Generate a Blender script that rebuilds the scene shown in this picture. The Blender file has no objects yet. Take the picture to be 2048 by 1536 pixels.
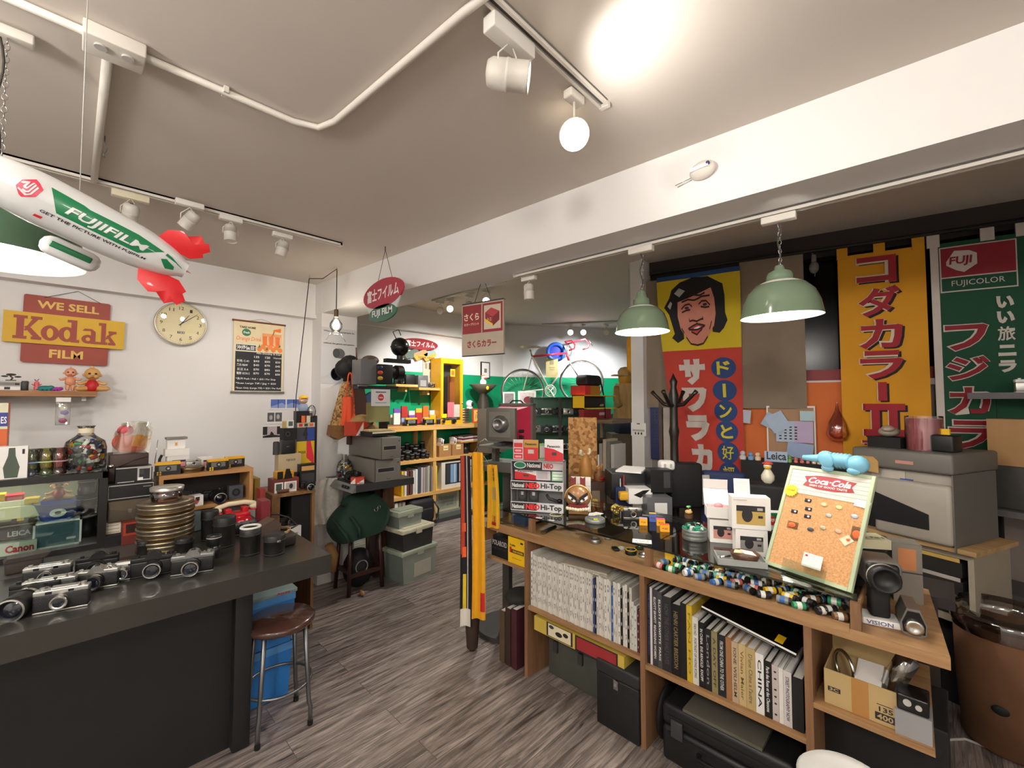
import bpy,bmesh,math,random
from math import sin,cos,pi,radians as rad
from mathutils import Vector as V,Matrix as M
random.seed(7)
SC=bpy.context.scene
COL=SC.collection
# ---------------------------------------------------------------- camera
F,CX,CY,HZ,EYE=865.0,1024.0,768.0,803.0,1.55
HEAD=rad(44.7);PIT=math.atan((HZ-CY)/F)
cd=bpy.data.cameras.new('camera');cam=bpy.data.objects.new('camera',cd);COL.objects.link(cam)
cd.sensor_fit='HORIZONTAL';cd.sensor_width=36;cd.lens=36*F/2048;cd.clip_start=.02
cam.location=(0,0,EYE);cam.rotation_euler=(pi/2+PIT,0,HEAD-pi/2)
SC.camera=cam
vs=SC.view_settings;vs.view_transform='Standard';vs.look='None';vs.gamma=1;vs.use_curve_mapping=False
vs.exposure=0.35
# ---------------------------------------------------------------- world + lights
w=bpy.data.worlds.new('world');SC.world=w;w.use_nodes=True
w.node_tree.nodes['Background'].inputs[0].default_value=(1,.93,.85,1)
w.node_tree.nodes['Background'].inputs[1].default_value=0.15
def kel(c):return{'w':(1,.86,.68),'n':(1,.95,.89),'c':(.93,.96,1)}[c]
def lamp(kind,loc,power,col='n',aim=None,size=.05,ang=60,blend=.5,sx=None):
 ld=bpy.data.lights.new(kind.lower()+'_light',kind);o=bpy.data.objects.new(kind.lower()+'_light',ld);COL.objects.link(o)
 ld.energy=power;ld.color=kel(col)
 if kind=='SPOT':ld.spot_size=rad(ang);ld.spot_blend=blend;ld.shadow_soft_size=size
 elif kind=='POINT':ld.shadow_soft_size=size
 elif kind=='AREA':ld.shape='RECTANGLE';ld.size=size;ld.size_y=sx or size
 o.location=loc
 if aim is not None:o.rotation_euler=(V(aim)-V(loc)).to_track_quat('-Z','Y').to_euler()
 return o
# wall spots on the left ceiling track
for x,tx,p in((.14,-.1,5),(.48,.3,4),(.71,.85,9),(.98,1.15,7)):
 lamp('SPOT',(x,2.75,2.38),p,'n',(tx,3.95,1.5),.03,80,.8)
# the two spots on the centre track
lamp('SPOT',(.97,.69,2.36),9,'n',(1.36,.40,2.583),.04,130,.8)
lamp('SPOT',(1.07,.72,2.22),60,'w',(.45,.1,1.35),.06,130,.8)
# pendants
lamp('POINT',(1.895,1.04,1.915),22,'n',None,.05)
lamp('POINT',(1.95,.46,1.925),22,'n',None,.05)
lamp('POINT',(-.168,1.795,1.98),12,'n',None,.05)
lamp('POINT',(1.394,3.278,2.13),4,'w',None,.03)
# rear room
lamp('SPOT',(2.9,3.6,2.6),95,'n',(3.3,4.75,1.3),.04,95,.7)
lamp('SPOT',(3.4,3.4,2.6),95,'n',(3.9,4.7,1.2),.04,95,.7)
lamp('SPOT',(5.1,3.6,2.55),50,'c',(5.6,4.2,1.7),.04,110,.7)
lamp('SPOT',(5.4,3.3,2.55),50,'c',(5.9,3.9,1.5),.04,110,.7)
lamp('SPOT',(3.2,2.9,2.6),90,'n',(2.6,2.9,.9),.04,120,.8)
# unseen fill points added behind and above the camera to brighten the shop
for x,y,p in((-1.0,1.2,46),(-.7,-.4,48),(.2,-1.7,20)):
 lamp('POINT',(x,y,2.28),p,'n',None,.12)
# ---------------------------------------------------------------- pixel rays -> points on real planes
_h=V((cos(HEAD),sin(HEAD),0));_r=V((sin(HEAD),-cos(HEAD),0))
_f=cos(PIT)*_h+V((0,0,sin(PIT)));_u=-sin(PIT)*_h+V((0,0,cos(PIT)));EY=V((0,0,EYE))
def ray(x,y):return _f+(x-CX)/F*_r-(y-CY)/F*_u
def onz(x,y,z):d=ray(x,y);return EY+d*((z-EYE)/d.z)
def ony(x,y,v):d=ray(x,y);return EY+d*(v/d.y)
def onx(x,y,v):d=ray(x,y);return EY+d*(v/d.x)
def ond(x,y,dep):return EY+ray(x,y)*dep
def onp(x,y,p,n):
 d=ray(x,y);n=V(n);return EY+d*((V(p)-EY).dot(n)/d.dot(n))
def mpp(p):return(V(p)-EY).dot(_f)/F
def facing(p):return math.atan2(-p[0],p[1])
def zat(p,y):
 p=V(p);d=(V((p.x,p.y,0))).length;lo,hi=-1,4
 for _ in range(40):
  m=(lo+hi)/2;q=V((p.x,p.y,m))-EY
  if CY-F*q.dot(_u)/q.dot(_f)>y:lo=m
  else:hi=m
 return lo
# ---------------------------------------------------------------- materials
MT={}
def lin(h):
 h=h.lstrip('#');c=[int(h[i:i+2],16)/255 for i in(0,2,4)]
 return tuple(x/12.92 if x<=.04045 else((x+.055)/1.055)**2.4 for x in c)+(1,)
def nt(name):
 m=bpy.data.materials.new(name);m.use_nodes=True;t=m.node_tree
 return m,t,t.nodes['Principled BSDF']
def mt(h,rough=.5,metal=0,var=.10,scale=14,bump=0,bscale=60,emit=0,spec=.5,trans=0,alpha=1,coat=0):
 k=(h,rough,metal,var,scale,bump,bscale,emit,spec,trans,alpha,coat)
 if k in MT:return MT[k]
 m,t,b=nt('surface_'+h.lstrip('#'));N=t.nodes.new;L=t.links.new
 c=lin(h);b.inputs['Roughness'].default_value=rough;b.inputs['Metallic'].default_value=metal
 b.inputs['Specular IOR Level'].default_value=spec
 if coat:b.inputs['Coat Weight'].default_value=coat
 tc=N('ShaderNodeTexCoord');no=N('ShaderNodeTexNoise');no.inputs['Scale'].default_value=scale;no.inputs['Detail'].default_value=3
 L(tc.outputs['Object'],no.inputs['Vector'])
 mx=N('ShaderNodeMix');mx.data_type='RGBA'
 mx.inputs[6].default_value=tuple(max(0,x*(1-var))for x in c[:3])+(1,);mx.inputs[7].default_value=tuple(min(1,x*(1+var))for x in c[:3])+(1,)
 L(no.outputs['Fac'],mx.inputs[0]);L(mx.outputs[2],b.inputs['Base Color'])
 if bump:
  n2=N('ShaderNodeTexNoise');n2.inputs['Scale'].default_value=bscale;L(tc.outputs['Object'],n2.inputs['Vector'])
  bp=N('ShaderNodeBump');bp.inputs['Strength'].default_value=bump;bp.inputs['Distance'].default_value=.004
  L(n2.outputs['Fac'],bp.inputs['Height']);L(bp.outputs['Normal'],b.inputs['Normal'])
 if emit:b.inputs['Emission Color'].default_value=c;b.inputs['Emission Strength'].default_value=emit
 if trans:b.inputs['Transmission Weight'].default_value=trans
 if alpha<1:b.inputs['Alpha'].default_value=alpha
 MT[k]=m;return m
def glassy(h,ref=.12,tint=.9,rough=.03):
 k=('g',h,ref,tint,rough)
 if k in MT:return MT[k]
 m,t,b=nt('clear_'+h.lstrip('#'));N=t.nodes.new;L=t.links.new;t.nodes.remove(b)
 tr=N('ShaderNodeBsdfTransparent');c=lin(h);tr.inputs[0].default_value=tuple(1-(1-x)*(1-0)if 0 else x*tint+(1-tint)*0 for x in c[:3])+(1,)
 gl=N('ShaderNodeBsdfGlossy');gl.inputs['Roughness'].default_value=rough;gl.inputs[0].default_value=(1,1,1,1)
 fr=N('ShaderNodeLayerWeight');fr.inputs[0].default_value=.25
 no=N('ShaderNodeTexNoise');no.inputs['Scale'].default_value=6
 ma=N('ShaderNodeMath');ma.operation='MULTIPLY_ADD';ma.inputs[1].default_value=.9;ma.inputs[2].default_value=ref
 L(fr.outputs['Fresnel'],ma.inputs[0]);mx=N('ShaderNodeMixShader');L(ma.outputs[0],mx.inputs[0]);L(tr.outputs[0],mx.inputs[1]);L(gl.outputs[0],mx.inputs[2])
 L(mx.outputs[0],t.nodes['Material Output'].inputs[0]);MT[k]=m;return m
def wood(h1,h2,axis='X',sc=6,rough=.5,stretch=.08,bump=.05):
 k=('w',h1,h2,axis,sc,rough)
 if k in MT:return MT[k]
 m,t,b=nt('wood_'+h1.lstrip('#'));N=t.nodes.new;L=t.links.new
 tc=N('ShaderNodeTexCoord');mp=N('ShaderNodeMapping');s=[sc*4]*3;s['XYZ'.index(axis)]=sc*stretch*4
 mp.inputs['Scale'].default_value=s;L(tc.outputs['Object'],mp.inputs[0])
 no=N('ShaderNodeTexNoise');no.inputs['Scale'].default_value=1.6;no.inputs['Detail'].default_value=6;no.inputs['Roughness'].default_value=.65;no.inputs['Distortion'].default_value=.6
 L(mp.outputs[0],no.inputs['Vector']);cr=N('ShaderNodeValToRGB');cr.color_ramp.elements[0].position=.3;cr.color_ramp.elements[1].position=.7
 cr.color_ramp.elements[0].color=lin(h1);cr.color_ramp.elements[1].color=lin(h2)
 L(no.outputs['Fac'],cr.inputs[0]);L(cr.outputs[0],b.inputs['Base Color']);b.inputs['Roughness'].default_value=rough
 bp=N('ShaderNodeBump');bp.inputs['Strength'].default_value=bump;L(no.outputs['Fac'],bp.inputs['Height']);L(bp.outputs[0],b.inputs['Normal'])
 MT[k]=m;return m
def speckle(h1,h2,sc=90,rough=.8,th=.5,wide=.15,vor=False,bump=.2):
 k=('s',h1,h2,sc,rough,th,wide,vor)
 if k in MT:return MT[k]
 m,t,b=nt('speckle_'+h1.lstrip('#'));N=t.nodes.new;L=t.links.new
 tc=N('ShaderNodeTexCoord');no=N('ShaderNodeTexVoronoi' if vor else 'ShaderNodeTexNoise');no.inputs['Scale'].default_value=sc
 L(tc.outputs['Object'],no.inputs['Vector']);cr=N('ShaderNodeValToRGB')
 cr.color_ramp.elements[0].position=max(0,th-wide);cr.color_ramp.elements[1].position=min(1,th+wide);cr.color_ramp.elements[0].color=lin(h1);cr.color_ramp.elements[1].color=lin(h2)
 L(no.outputs['Color' if vor else 'Fac'],cr.inputs[0]);L(cr.outputs[0],b.inputs['Base Color']);b.inputs['Roughness'].default_value=rough
 bp=N('ShaderNodeBump');bp.inputs['Strength'].default_value=bump;bp.inputs['Distance'].default_value=.003;L(no.outputs[0],bp.inputs['Height']);L(bp.outputs[0],b.inputs['Normal'])
 MT[k]=m;return m
def floor_mat():
 m,t,b=nt('floor_planks');N=t.nodes.new;L=t.links.new;tc=N('ShaderNodeTexCoord')
 br=N('ShaderNodeTexBrick');br.offset=.37;br.inputs['Scale'].default_value=1;br.inputs['Brick Width'].default_value=1.15;br.inputs['Row Height'].default_value=.145
 br.inputs['Mortar Size'].default_value=.0016;br.inputs['Mortar Smooth'].default_value=.3;br.inputs['Bias'].default_value=0
 br.inputs['Color1'].default_value=(.62,.62,.62,1);br.inputs['Color2'].default_value=(1,1,1,1);br.inputs['Mortar'].default_value=(.12,.12,.12,1)
 L(tc.outputs['Object'],br.inputs['Vector'])
 mp=N('ShaderNodeMapping');mp.inputs['Scale'].default_value=(2.4,30,1);L(tc.outputs['Object'],mp.inputs[0])
 # shift the grain plank by plank
 va=N('ShaderNodeVectorMath');va.operation='MULTIPLY_ADD';va.inputs[1].default_value=(23,9,0);L(br.outputs['Color'],va.inputs[0]);L(mp.outputs[0],va.inputs[2])
 no=N('ShaderNodeTexNoise');no.inputs['Scale'].default_value=1.5;no.inputs['Detail'].default_value=8;no.inputs['Roughness'].default_value=.68;no.inputs['Distortion'].default_value=.9;L(va.outputs[0],no.inputs['Vector'])
 cr=N('ShaderNodeValToRGB');e=cr.color_ramp.elements;e[0].position=.32;e[0].color=lin('#3a322f');e[1].position=.72;e[1].color=lin('#bdb0a8')
 q=e.new(.5);q.color=lin('#857a74');L(no.outputs['Fac'],cr.inputs[0])
 mx=N('ShaderNodeMix');mx.data_type='RGBA';mx.blend_type='MULTIPLY';mx.inputs[0].default_value=.75;L(cr.outputs[0],mx.inputs[6]);L(br.outputs['Color'],mx.inputs[7])
 L(mx.outputs[2],b.inputs['Base Color']);b.inputs['Roughness'].default_value=.42
 bp=N('ShaderNodeBump');bp.inputs['Strength'].default_value=.15;L(no.outputs['Fac'],bp.inputs['Height']);L(bp.outputs[0],b.inputs['Normal']);return m
WHITE='#e6e4e2'
PAINT=mt(WHITE,.75,var=.02,scale=3,bump=.12,bscale=40)
CEIL=mt('#cfc6bc',.85,var=.03,scale=2,bump=.1,bscale=30)
BLK=mt('#141414',.45);BLKM=mt('#101011',.7);BLKG=mt('#0d0d0e',.25);DGREY=mt('#3a3a3b',.5);GREY=mt('#7f7d79',.5);LGREY=mt('#b5b2ad',.5)
CHR=mt('#c9c9c6',.22,1,var=.04);ALU=mt('#a9a9a6',.35,.9,var=.05);STEEL=mt('#7b7d80',.35,.9);WHT=mt('#eeece8',.5,var=.03);CREAM=mt('#e3d9b8',.55)
RED=mt('#c3252b',.45);DRED=mt('#8e2229',.5);YEL=mt('#eec01c',.45);ORG=mt('#e8632a',.5);BLU=mt('#2350a8',.4);GRN=mt('#137a4c',.45);PNK=mt('#e79aa0',.5);KRAFT=mt('#b18a5e',.8)
PAPER=mt('#eceae6',.7,var=.02);INK=mt('#26242a',.6)
GLS=glassy('#f3f8f6',.045,1);GLSM=glassy('#e3e8e3',.07,1)
LIT=mt('#fff6e6',.5,emit=14);LITW=mt('#ffffff',.5,emit=9)
# ---------------------------------------------------------------- mesh builder
def RZ(a):return M.Rotation(a,4,'Z')
def RX(a):return M.Rotation(a,4,'X')
def RY(a):return M.Rotation(a,4,'Y')
def TR(x,y=0,z=0):return M.Translation((x,y,z)if not hasattr(x,'__len__')else x)
class G:
 def __init__(s):s.v=[];s.f=[];s.mi=[];s.sm=[];s.ms=[]
 def add(s,vs,fs,m,T=None,smooth=False):
  if m not in s.ms:s.ms.append(m)
  k=s.ms.index(m);o=len(s.v);vs=[V(v)for v in vs]
  if T is not None:vs=[T@v for v in vs]
  s.v+=vs
  for f in fs:s.f.append([i+o for i in f]);s.mi.append(k);s.sm.append(smooth)
  return s
 def box(s,x0,y0,z0,x1,y1,z1,m,bev=0,T=None):
  if bev<=0:
   vs=[(x,y,z)for z in(z0,z1)for y in(y0,y1)for x in(x0,x1)]
   return s.add(vs,[(0,2,3,1),(4,5,7,6),(0,1,5,4),(2,6,7,3),(0,4,6,2),(1,3,7,5)],m,T)
  bm=bmesh.new();bmesh.ops.create_cube(bm,size=1)
  for v in bm.verts:v.co=V(((x0+x1)/2+v.co.x*(x1-x0),(y0+y1)/2+v.co.y*(y1-y0),(z0+z1)/2+v.co.z*(z1-z0)))
  bmesh.ops.bevel(bm,geom=bm.edges[:],offset=bev,segments=3,profile=.5,affect='EDGES',clamp_overlap=True)
  bm.verts.index_update();s.add([v.co.copy()for v in bm.verts],[[v.index for v in f.verts]for f in bm.faces],m,T,True);bm.free();return s
 def b(s,w,d,h,m,x=0,y=0,z=0,bev=0,T=None):
  return s.box(x-w/2,y-d/2,z,x+w/2,y+d/2,z+h,m,bev,T)
 def lathe(s,pr,m,seg=20,T=None,smooth=True,cap=True):
  vs=[];fs=[]
  for r,z in pr:
   for i in range(seg):a=2*pi*i/seg;vs.append((r*cos(a),r*sin(a),z))
  for j in range(len(pr)-1):
   for i in range(seg):
    k=(i+1)%seg;fs.append((j*seg+i,j*seg+k,(j+1)*seg+k,(j+1)*seg+i))
  s.add(vs,fs,m,T,smooth)
  if cap:
   if pr[0][0]>1e-5:s.add(vs[:seg],[tuple(range(seg))[::-1]],m,T)
   if pr[-1][0]>1e-5:s.add(vs[-seg:],[tuple(range(seg))],m,T)
  return s
 def cyl(s,r,z0,z1,m,seg=20,T=None,r1=None,e=0):
  r1=r if r1 is None else r1
  pr=[(r,z0),(r1,z1)]if not e else[(r-e,z0),(r,z0+e),(r1,z1-e),(r1-e,z1)]
  return s.lathe(pr,m,seg,T,True)
 def sph(s,c,r,m,T=None,seg=16):
  r=(r,r,r)if not hasattr(r,'__len__')else r;n=seg//2
  vs=[];fs=[]
  for j in range(n+1):
   p=pi*j/n
   for i in range(seg):a=2*pi*i/seg;vs.append((c[0]+r[0]*sin(p)*cos(a),c[1]+r[1]*sin(p)*sin(a),c[2]-r[2]*cos(p)))
  for j in range(n):
   for i in range(seg):k=(i+1)%seg;fs.append((j*seg+i,j*seg+k,(j+1)*seg+k,(j+1)*seg+i))
  return s.add(vs,fs,m,T,True)
 def tube(s,pts,r,m,seg=8,T=None,closed=False,r1=None):
  pts=[V(p)for p in pts];n=len(pts);vs=[];fs=[];up=V((0,0,1));prev=None
  for i,p in enumerate(pts):
   if closed:d=pts[(i+1)%n]-pts[i-1]
   else:d=pts[min(i+1,n-1)]-pts[max(i-1,0)]
   d.normalize()
   if prev is None:a=d.cross(up);a=a if a.length>.01 else d.cross(V((1,0,0)))
   else:a=prev-d*prev.dot(d)
   a.normalize();prev=a;bb=d.cross(a)
   rr=r if r1 is None else r+(r1-r)*i/max(1,n-1)
   if hasattr(r,'__len__'):rr=r[i]
   for k in range(seg):t=2*pi*k/seg;vs.append(p+a*(rr*cos(t))+bb*(rr*sin(t)))
  for i in range(n if closed else n-1):
   j=(i+1)%n
   for k in range(seg):q=(k+1)%seg;fs.append((i*seg+k,i*seg+q,j*seg+q,j*seg+k))
  if not closed:fs+=[tuple(range(seg))[::-1],tuple((n-1)*seg+k for k in range(seg))]
  return s.add(vs,fs,m,T,True)
 def ring(s,R,r,m,T=None,n=28,seg=8,sy=1):return s.tube([(R*cos(2*pi*i/n),sy*R*sin(2*pi*i/n),0)for i in range(n)],r,m,seg,T,True)
 def prism(s,ol,y0,y1,m,T=None,side=None):
  n=len(ol);vs=[(x,y0,z)for x,z in ol]+[(x,y1,z)for x,z in ol]
  s.add(vs,[tuple(range(n)),tuple(range(n,2*n))[::-1]],m,T)
  return s.add(vs,[(i,i+n,(i+1)%n+n,(i+1)%n)for i in range(n)],side or m,T)
 def surf(s,fn,nu,nv,m,th=.002,T=None,back=None,wrap=False):
  vs=[V(fn(i/nu,j/nv))for j in range(nv+1)for i in range(nu+1)];n=nu+1
  fs=[(j*n+i,j*n+i+1,(j+1)*n+i+1,(j+1)*n+i)for j in range(nv)for i in range(nu)]
  s.add(vs,fs,m,T,True)
  if th:
   v2=[]
   for j in range(nv+1):
    for i in range(nu+1):
     a=vs[j*n+min(i+1,nu)]-vs[j*n+max(i-1,0)];b=vs[min(j+1,nv)*n+i]-vs[max(j-1,0)*n+i]
     q=a.cross(b);q=q.normalized()if q.length>1e-9 else V((0,0,1));v2.append(vs[j*n+i]-q*th)
   s.add(v2,[f[::-1]for f in fs],back or m,T,True)
   rim=[i for i in range(n)]+[j*n+nu for j in range(1,nv+1)]+[nv*n+i for i in range(nu-1,-1,-1)]+[j*n for j in range(nv-1,0,-1)]
   K=len(rim);s.add([vs[i]for i in rim]+[v2[i]for i in rim],[(i,i+K,(i+1)%K+K,(i+1)%K)for i in range(K)],m,T)
  return s
 def txt(s,st,x0,z0,x1,z1,y,m,bold=.02,ext=.0006,T=None,shear=0,keep=False):
  vs,fs,(ax,ay,bx_,by)=glyphs(st,bold,shear)
  if not vs:return s
  sx=(x1-x0)/max(1e-6,bx_-ax);sz=(z1-z0)/max(1e-6,by-ay);ox=0
  if keep:k=min(sx,sz);ox=((x1-x0)-k*(bx_-ax))/2;sx=k;sz=k
  v2=[(x0+ox+(v[0]-ax)*sx,y-ext*(1 if v[2]>0 else 0),z0+(v[1]-ay)*sz)for v in vs]
  return s.add(v2,fs,m,T)
 def mesh(s,name):
  me=bpy.data.meshes.new(name);me.from_pydata([tuple(v)for v in s.v],[],s.f)
  for m in s.ms:me.materials.append(m)
  me.polygons.foreach_set('material_index',s.mi);me.polygons.foreach_set('use_smooth',s.sm);me.update()
  bm=bmesh.new();bm.from_mesh(me);bmesh.ops.recalc_face_normals(bm,faces=bm.faces);bm.to_mesh(me);bm.free()
  return me
TX={}
def glyphs(st,bold,shear):
 k=(st,bold,shear)
 if k in TX:return TX[k]
 c=bpy.data.curves.new('lettering','FONT');c.body=st;c.offset=bold;c.extrude=.01;c.shear=shear;c.resolution_u=2;c.space_line=.95
 o=bpy.data.objects.new('lettering',c);COL.objects.link(o);dg=bpy.context.evaluated_depsgraph_get();dg.update()
 me=bpy.data.meshes.new_from_object(o.evaluated_get(dg));bpy.data.objects.remove(o);bpy.data.curves.remove(c)
 vs=[tuple(v.co)for v in me.vertices];fs=[tuple(p.vertices)for p in me.polygons if p.normal.z>-.5]
 bpy.data.meshes.remove(me)
 bb=(min(v[0]for v in vs),min(v[1]for v in vs),max(v[0]for v in vs),max(v[1]for v in vs))if vs else(0,0,1,1)
 TX[k]=(vs,fs,bb);return TX[k]
# ---------------------------------------------------------------- scene graph helpers
def props(o,label,cat,group=None,kind=None):
 if label:o['label']=label
 if cat:o['category']=cat
 if group:o['group']=group
 if kind:o['kind']=kind
 return o
def thing(name,label,cat,loc=(0,0,0),rz=0,group=None):
 o=bpy.data.objects.new(name,None);COL.objects.link(o);o.empty_display_size=.05
 o.location=loc;o.rotation_euler=(0,0,rz);return props(o,label,cat,group)
def part(par,name,g,label=None,kind=None):
 o=bpy.data.objects.new(name,g if isinstance(g,bpy.types.Mesh)else g.mesh(name));COL.objects.link(o);o.parent=par
 if label:o['label']=label
 if kind:o['kind']=kind
 return o
def solo(name,g,label,cat,loc=(0,0,0),rz=0,group=None,kind=None):
 o=bpy.data.objects.new(name,g if isinstance(g,bpy.types.Mesh)else g.mesh(name));COL.objects.link(o)
 o.location=loc;o.rotation_euler=(0,0,rz);return props(o,label,cat,group,kind)
def struct(name,g):return solo(name,g,None,None,kind='structure')
def clone(root,loc,rz,label=None,group=None):
 r=root.copy();COL.objects.link(r);r.location=loc;r.rotation_euler=(0,0,rz)
 if label:r['label']=label
 if group:r['group']=group
 def kids(a,b):
  for ch in list(a.children):
   c=ch.copy();COL.objects.link(c);c.parent=b;c.matrix_parent_inverse=ch.matrix_parent_inverse;kids(ch,c)
 kids(root,r);return r
def tilt(o,rx=0,ry=0,rz=None):
 o.rotation_euler=(rx,ry,o.rotation_euler[2]if rz is None else rz);return o
def bx(name,label,cat,loc,rz,size,m,front=(),top=(),side=(),group=None,bev=0,pn='print',body='body'):
 """a carton, sign, card or book: body + printed faces given in 0..1 face coordinates"""
 w_,d,h=size;g=G().b(w_,d,h,m,bev=bev)
 deco=[]
 def face(items,T,W,H):
  if not items:return
  q=G()
  for k,it in enumerate(items):
   e=.0004+.0002*k
   if it[0]=='r':_,x0,z0,x1,z1,mm=it;q.box(W*x0,-e,H*z0,W*x1,0,H*z1,mm,T=T)
   elif it[0]=='t':_,st,x0,z0,x1,z1,mm=it[:7];q.txt(st,W*x0,H*z0,W*x1,H*z1,-e,mm,T=T,*(it[7:]and[it[7]]or[]))
   elif it[0]=='e':
    _,cx,cz,rx,rz_,mm=it;q.prism([(W*(cx+rx*cos(2*pi*i/24)),H*(cz+rz_*sin(2*pi*i/24)))for i in range(24)],-e,0,mm,T=T)
   elif it[0]=='p':q.prism([(W*a,H*b)for a,b in it[1]],-e,0,it[2],T=T)
  deco.append(q)
 face(front,TR(-w_/2,-d/2,0),w_,h)
 face(side,TR(-w_/2,d/2,0)@RZ(-pi/2),d,h)
 face(top,TR(-w_/2,-d/2,h)@RX(-pi/2),w_,d)
 if not deco:return solo(name,g,label,cat,loc,rz,group)
 t=thing(name,label,cat,loc,rz,group);part(t,body,g)
 for q in deco:part(t,pn,q)
 return t
# ---------------------------------------------------------------- placing helpers
def nrm(rz):return V((sin(rz),-cos(rz),0))
def frm(x0,x1,yt,yb,p0,rz):
 xc=(x0+x1)/2;n=nrm(rz);a=onp(x0,yb,p0,n);b=onp(x1,yb,p0,n);c=onp(xc,yb,p0,n);t=onp(xc,yt,p0,n)
 wd=(V((b.x,b.y,0))-V((a.x,a.y,0))).length
 return c,wd,t.z-c.z
def bxp(name,label,cat,x0,x1,yt,yb,z,rz,d,m,**k):
 p0=onz((x0+x1)/2,yb,z);c,w_,h=frm(x0,x1,yt,yb,p0,rz);h=h if 'h' not in k else k.pop('h')
 c=c-nrm(rz)*(d/2);return bx(name,label,cat,(c.x,c.y,z),rz,(w_,d,h),m,**k)
def bxw(name,label,cat,x0,x1,yt,yb,p0,rz,d,m,**k):
 c,w_,h=frm(x0,x1,yt,yb,V(p0),rz);c=c-nrm(rz)*(d/2)
 return bx(name,label,cat,tuple(c),rz,(w_,d,h),m,**k)
def at(x,y,z,rz=0,d=0):return onz(x,y,z)-nrm(rz)*(d/2)
WEST=-pi/2
# ---------------------------------------------------------------- setting
ZC,ZC2,ZBM=2.583,2.77,2.315
struct('floor',G().box(-2.0,-2.4,-.05,7.4,5.2,0,floor_mat()))
def bX(y):return 1.48-.0778*(y-3.785)
struct('ceiling',G().prism([(-2.0,-2.4),(bX(-2.4)+.12,-2.4),(bX(3.98)+.12,3.98),(-2.0,3.98)],ZC,ZC+.1,CEIL,T=M(((1,0,0,0),(0,0,1,0),(0,1,0,0),(0,0,0,1)))))
struct('ceiling_rear',G().box(1.45,-2.4,ZC2,7.4,5.2,ZC2+.1,CEIL))
SW=M(((1,0,0,0),(0,0,1,0),(0,1,0,0),(0,0,0,1)))
struct('trim_1',G().prism([(bX(-2.4),-2.4),(bX(-2.4)+.285,-2.4),(bX(3.9)+.285,3.9),(bX(3.9),3.9)],ZBM,2.86,PAINT,T=SW))
struct('wall_left',G().box(-2.0,3.98,0,1.49,4.08,2.65,PAINT))
struct('trim_2',G().box(-2.0,3.90,2.288,1.48,3.98,ZC,PAINT).box(-2.0,3.882,2.279,1.48,3.98,2.296,PAINT))
struct('wall_corner',G().box(1.48,3.775,0,1.80,4.95,2.86,PAINT))
GREEN=mt('#0f9a68',.35,var=.04,scale=3,coat=.3)
struct('wall_rear',G().box(1.75,4.9,0,4.85,5.0,2.86,PAINT).box(1.80,4.892,0,4.76,4.9,1.94,GREEN))
struct('trim_3',G().box(1.80,4.82,2.464,4.72,4.9,2.77,PAINT))
DA,DB=V((4.75,4.9,0)),V((7.0,3.43,0));DRZ=math.atan2(DB.y-DA.y,DB.x-DA.x);DL=(DB-DA).length
struct('wall_diagonal',G().box(0,0,0,DL,.1,2.86,PAINT,T=TR(DA)@RZ(DRZ)).box(0,-.008,0,DL,0,1.94,GREEN,T=TR(DA)@RZ(DRZ)))
struct('wall_far',G().box(7.0,1.8,0,7.1,3.5,2.86,PAINT))
struct('wall_partition',G().box(3.56,1.83,0,7.1,1.93,2.86,PAINT))
struct('wall_column',G().box(3.40,1.79,0,3.60,1.905,2.86,PAINT))
struct('wall_back',G().box(-2.0,-2.5,0,5.2,-2.4,2.86,PAINT))
struct('wall_entrance',G().box(-2.1,-2.5,0,-2.0,4.08,2.65,PAINT))
# window wall: slightly askew
W0=V((3.50,1.79,0));WU=V((.206,-.978,0)).normalized();WRZ=math.atan2(WU.y,WU.x);WN=nrm(WRZ)
def wpt(x,y,off=0):return onp(x,y,W0+WN*off,WN)
WT=TR(W0)@RZ(WRZ);DW=mt('#8a7f78',.8)
g=G().box(0,.03,0,4.4,.13,1.70,DW,T=WT).box(0,.03,2.66,4.4,.13,2.86,mt('#3c3633',.8),T=WT)  # lintel above the window coloured dark for the shade under the ceiling
struct('wall_window',g)
t=solo('window_1',G().box(0,.05,1.70,4.4,.10,1.78,DRED,T=WT).box(0,.045,2.60,4.4,.10,2.66,BLK,T=WT).box(1.0,.05,1.70,1.06,.10,2.66,BLK,T=WT).box(2.2,.05,1.7,2.26,.10,2.66,BLK,T=WT),None,None,kind='structure')
part(t,'pane',G().box(0,.07,1.78,4.4,.076,2.60,mt('#060607',.18,var=.02,spec=.2)))
t.children[0].matrix_local=WT
part(t,'sill',G().box(0,.0,1.66,4.4,.06,1.70,mt('#d9c8c6',.4),T=WT))
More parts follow.
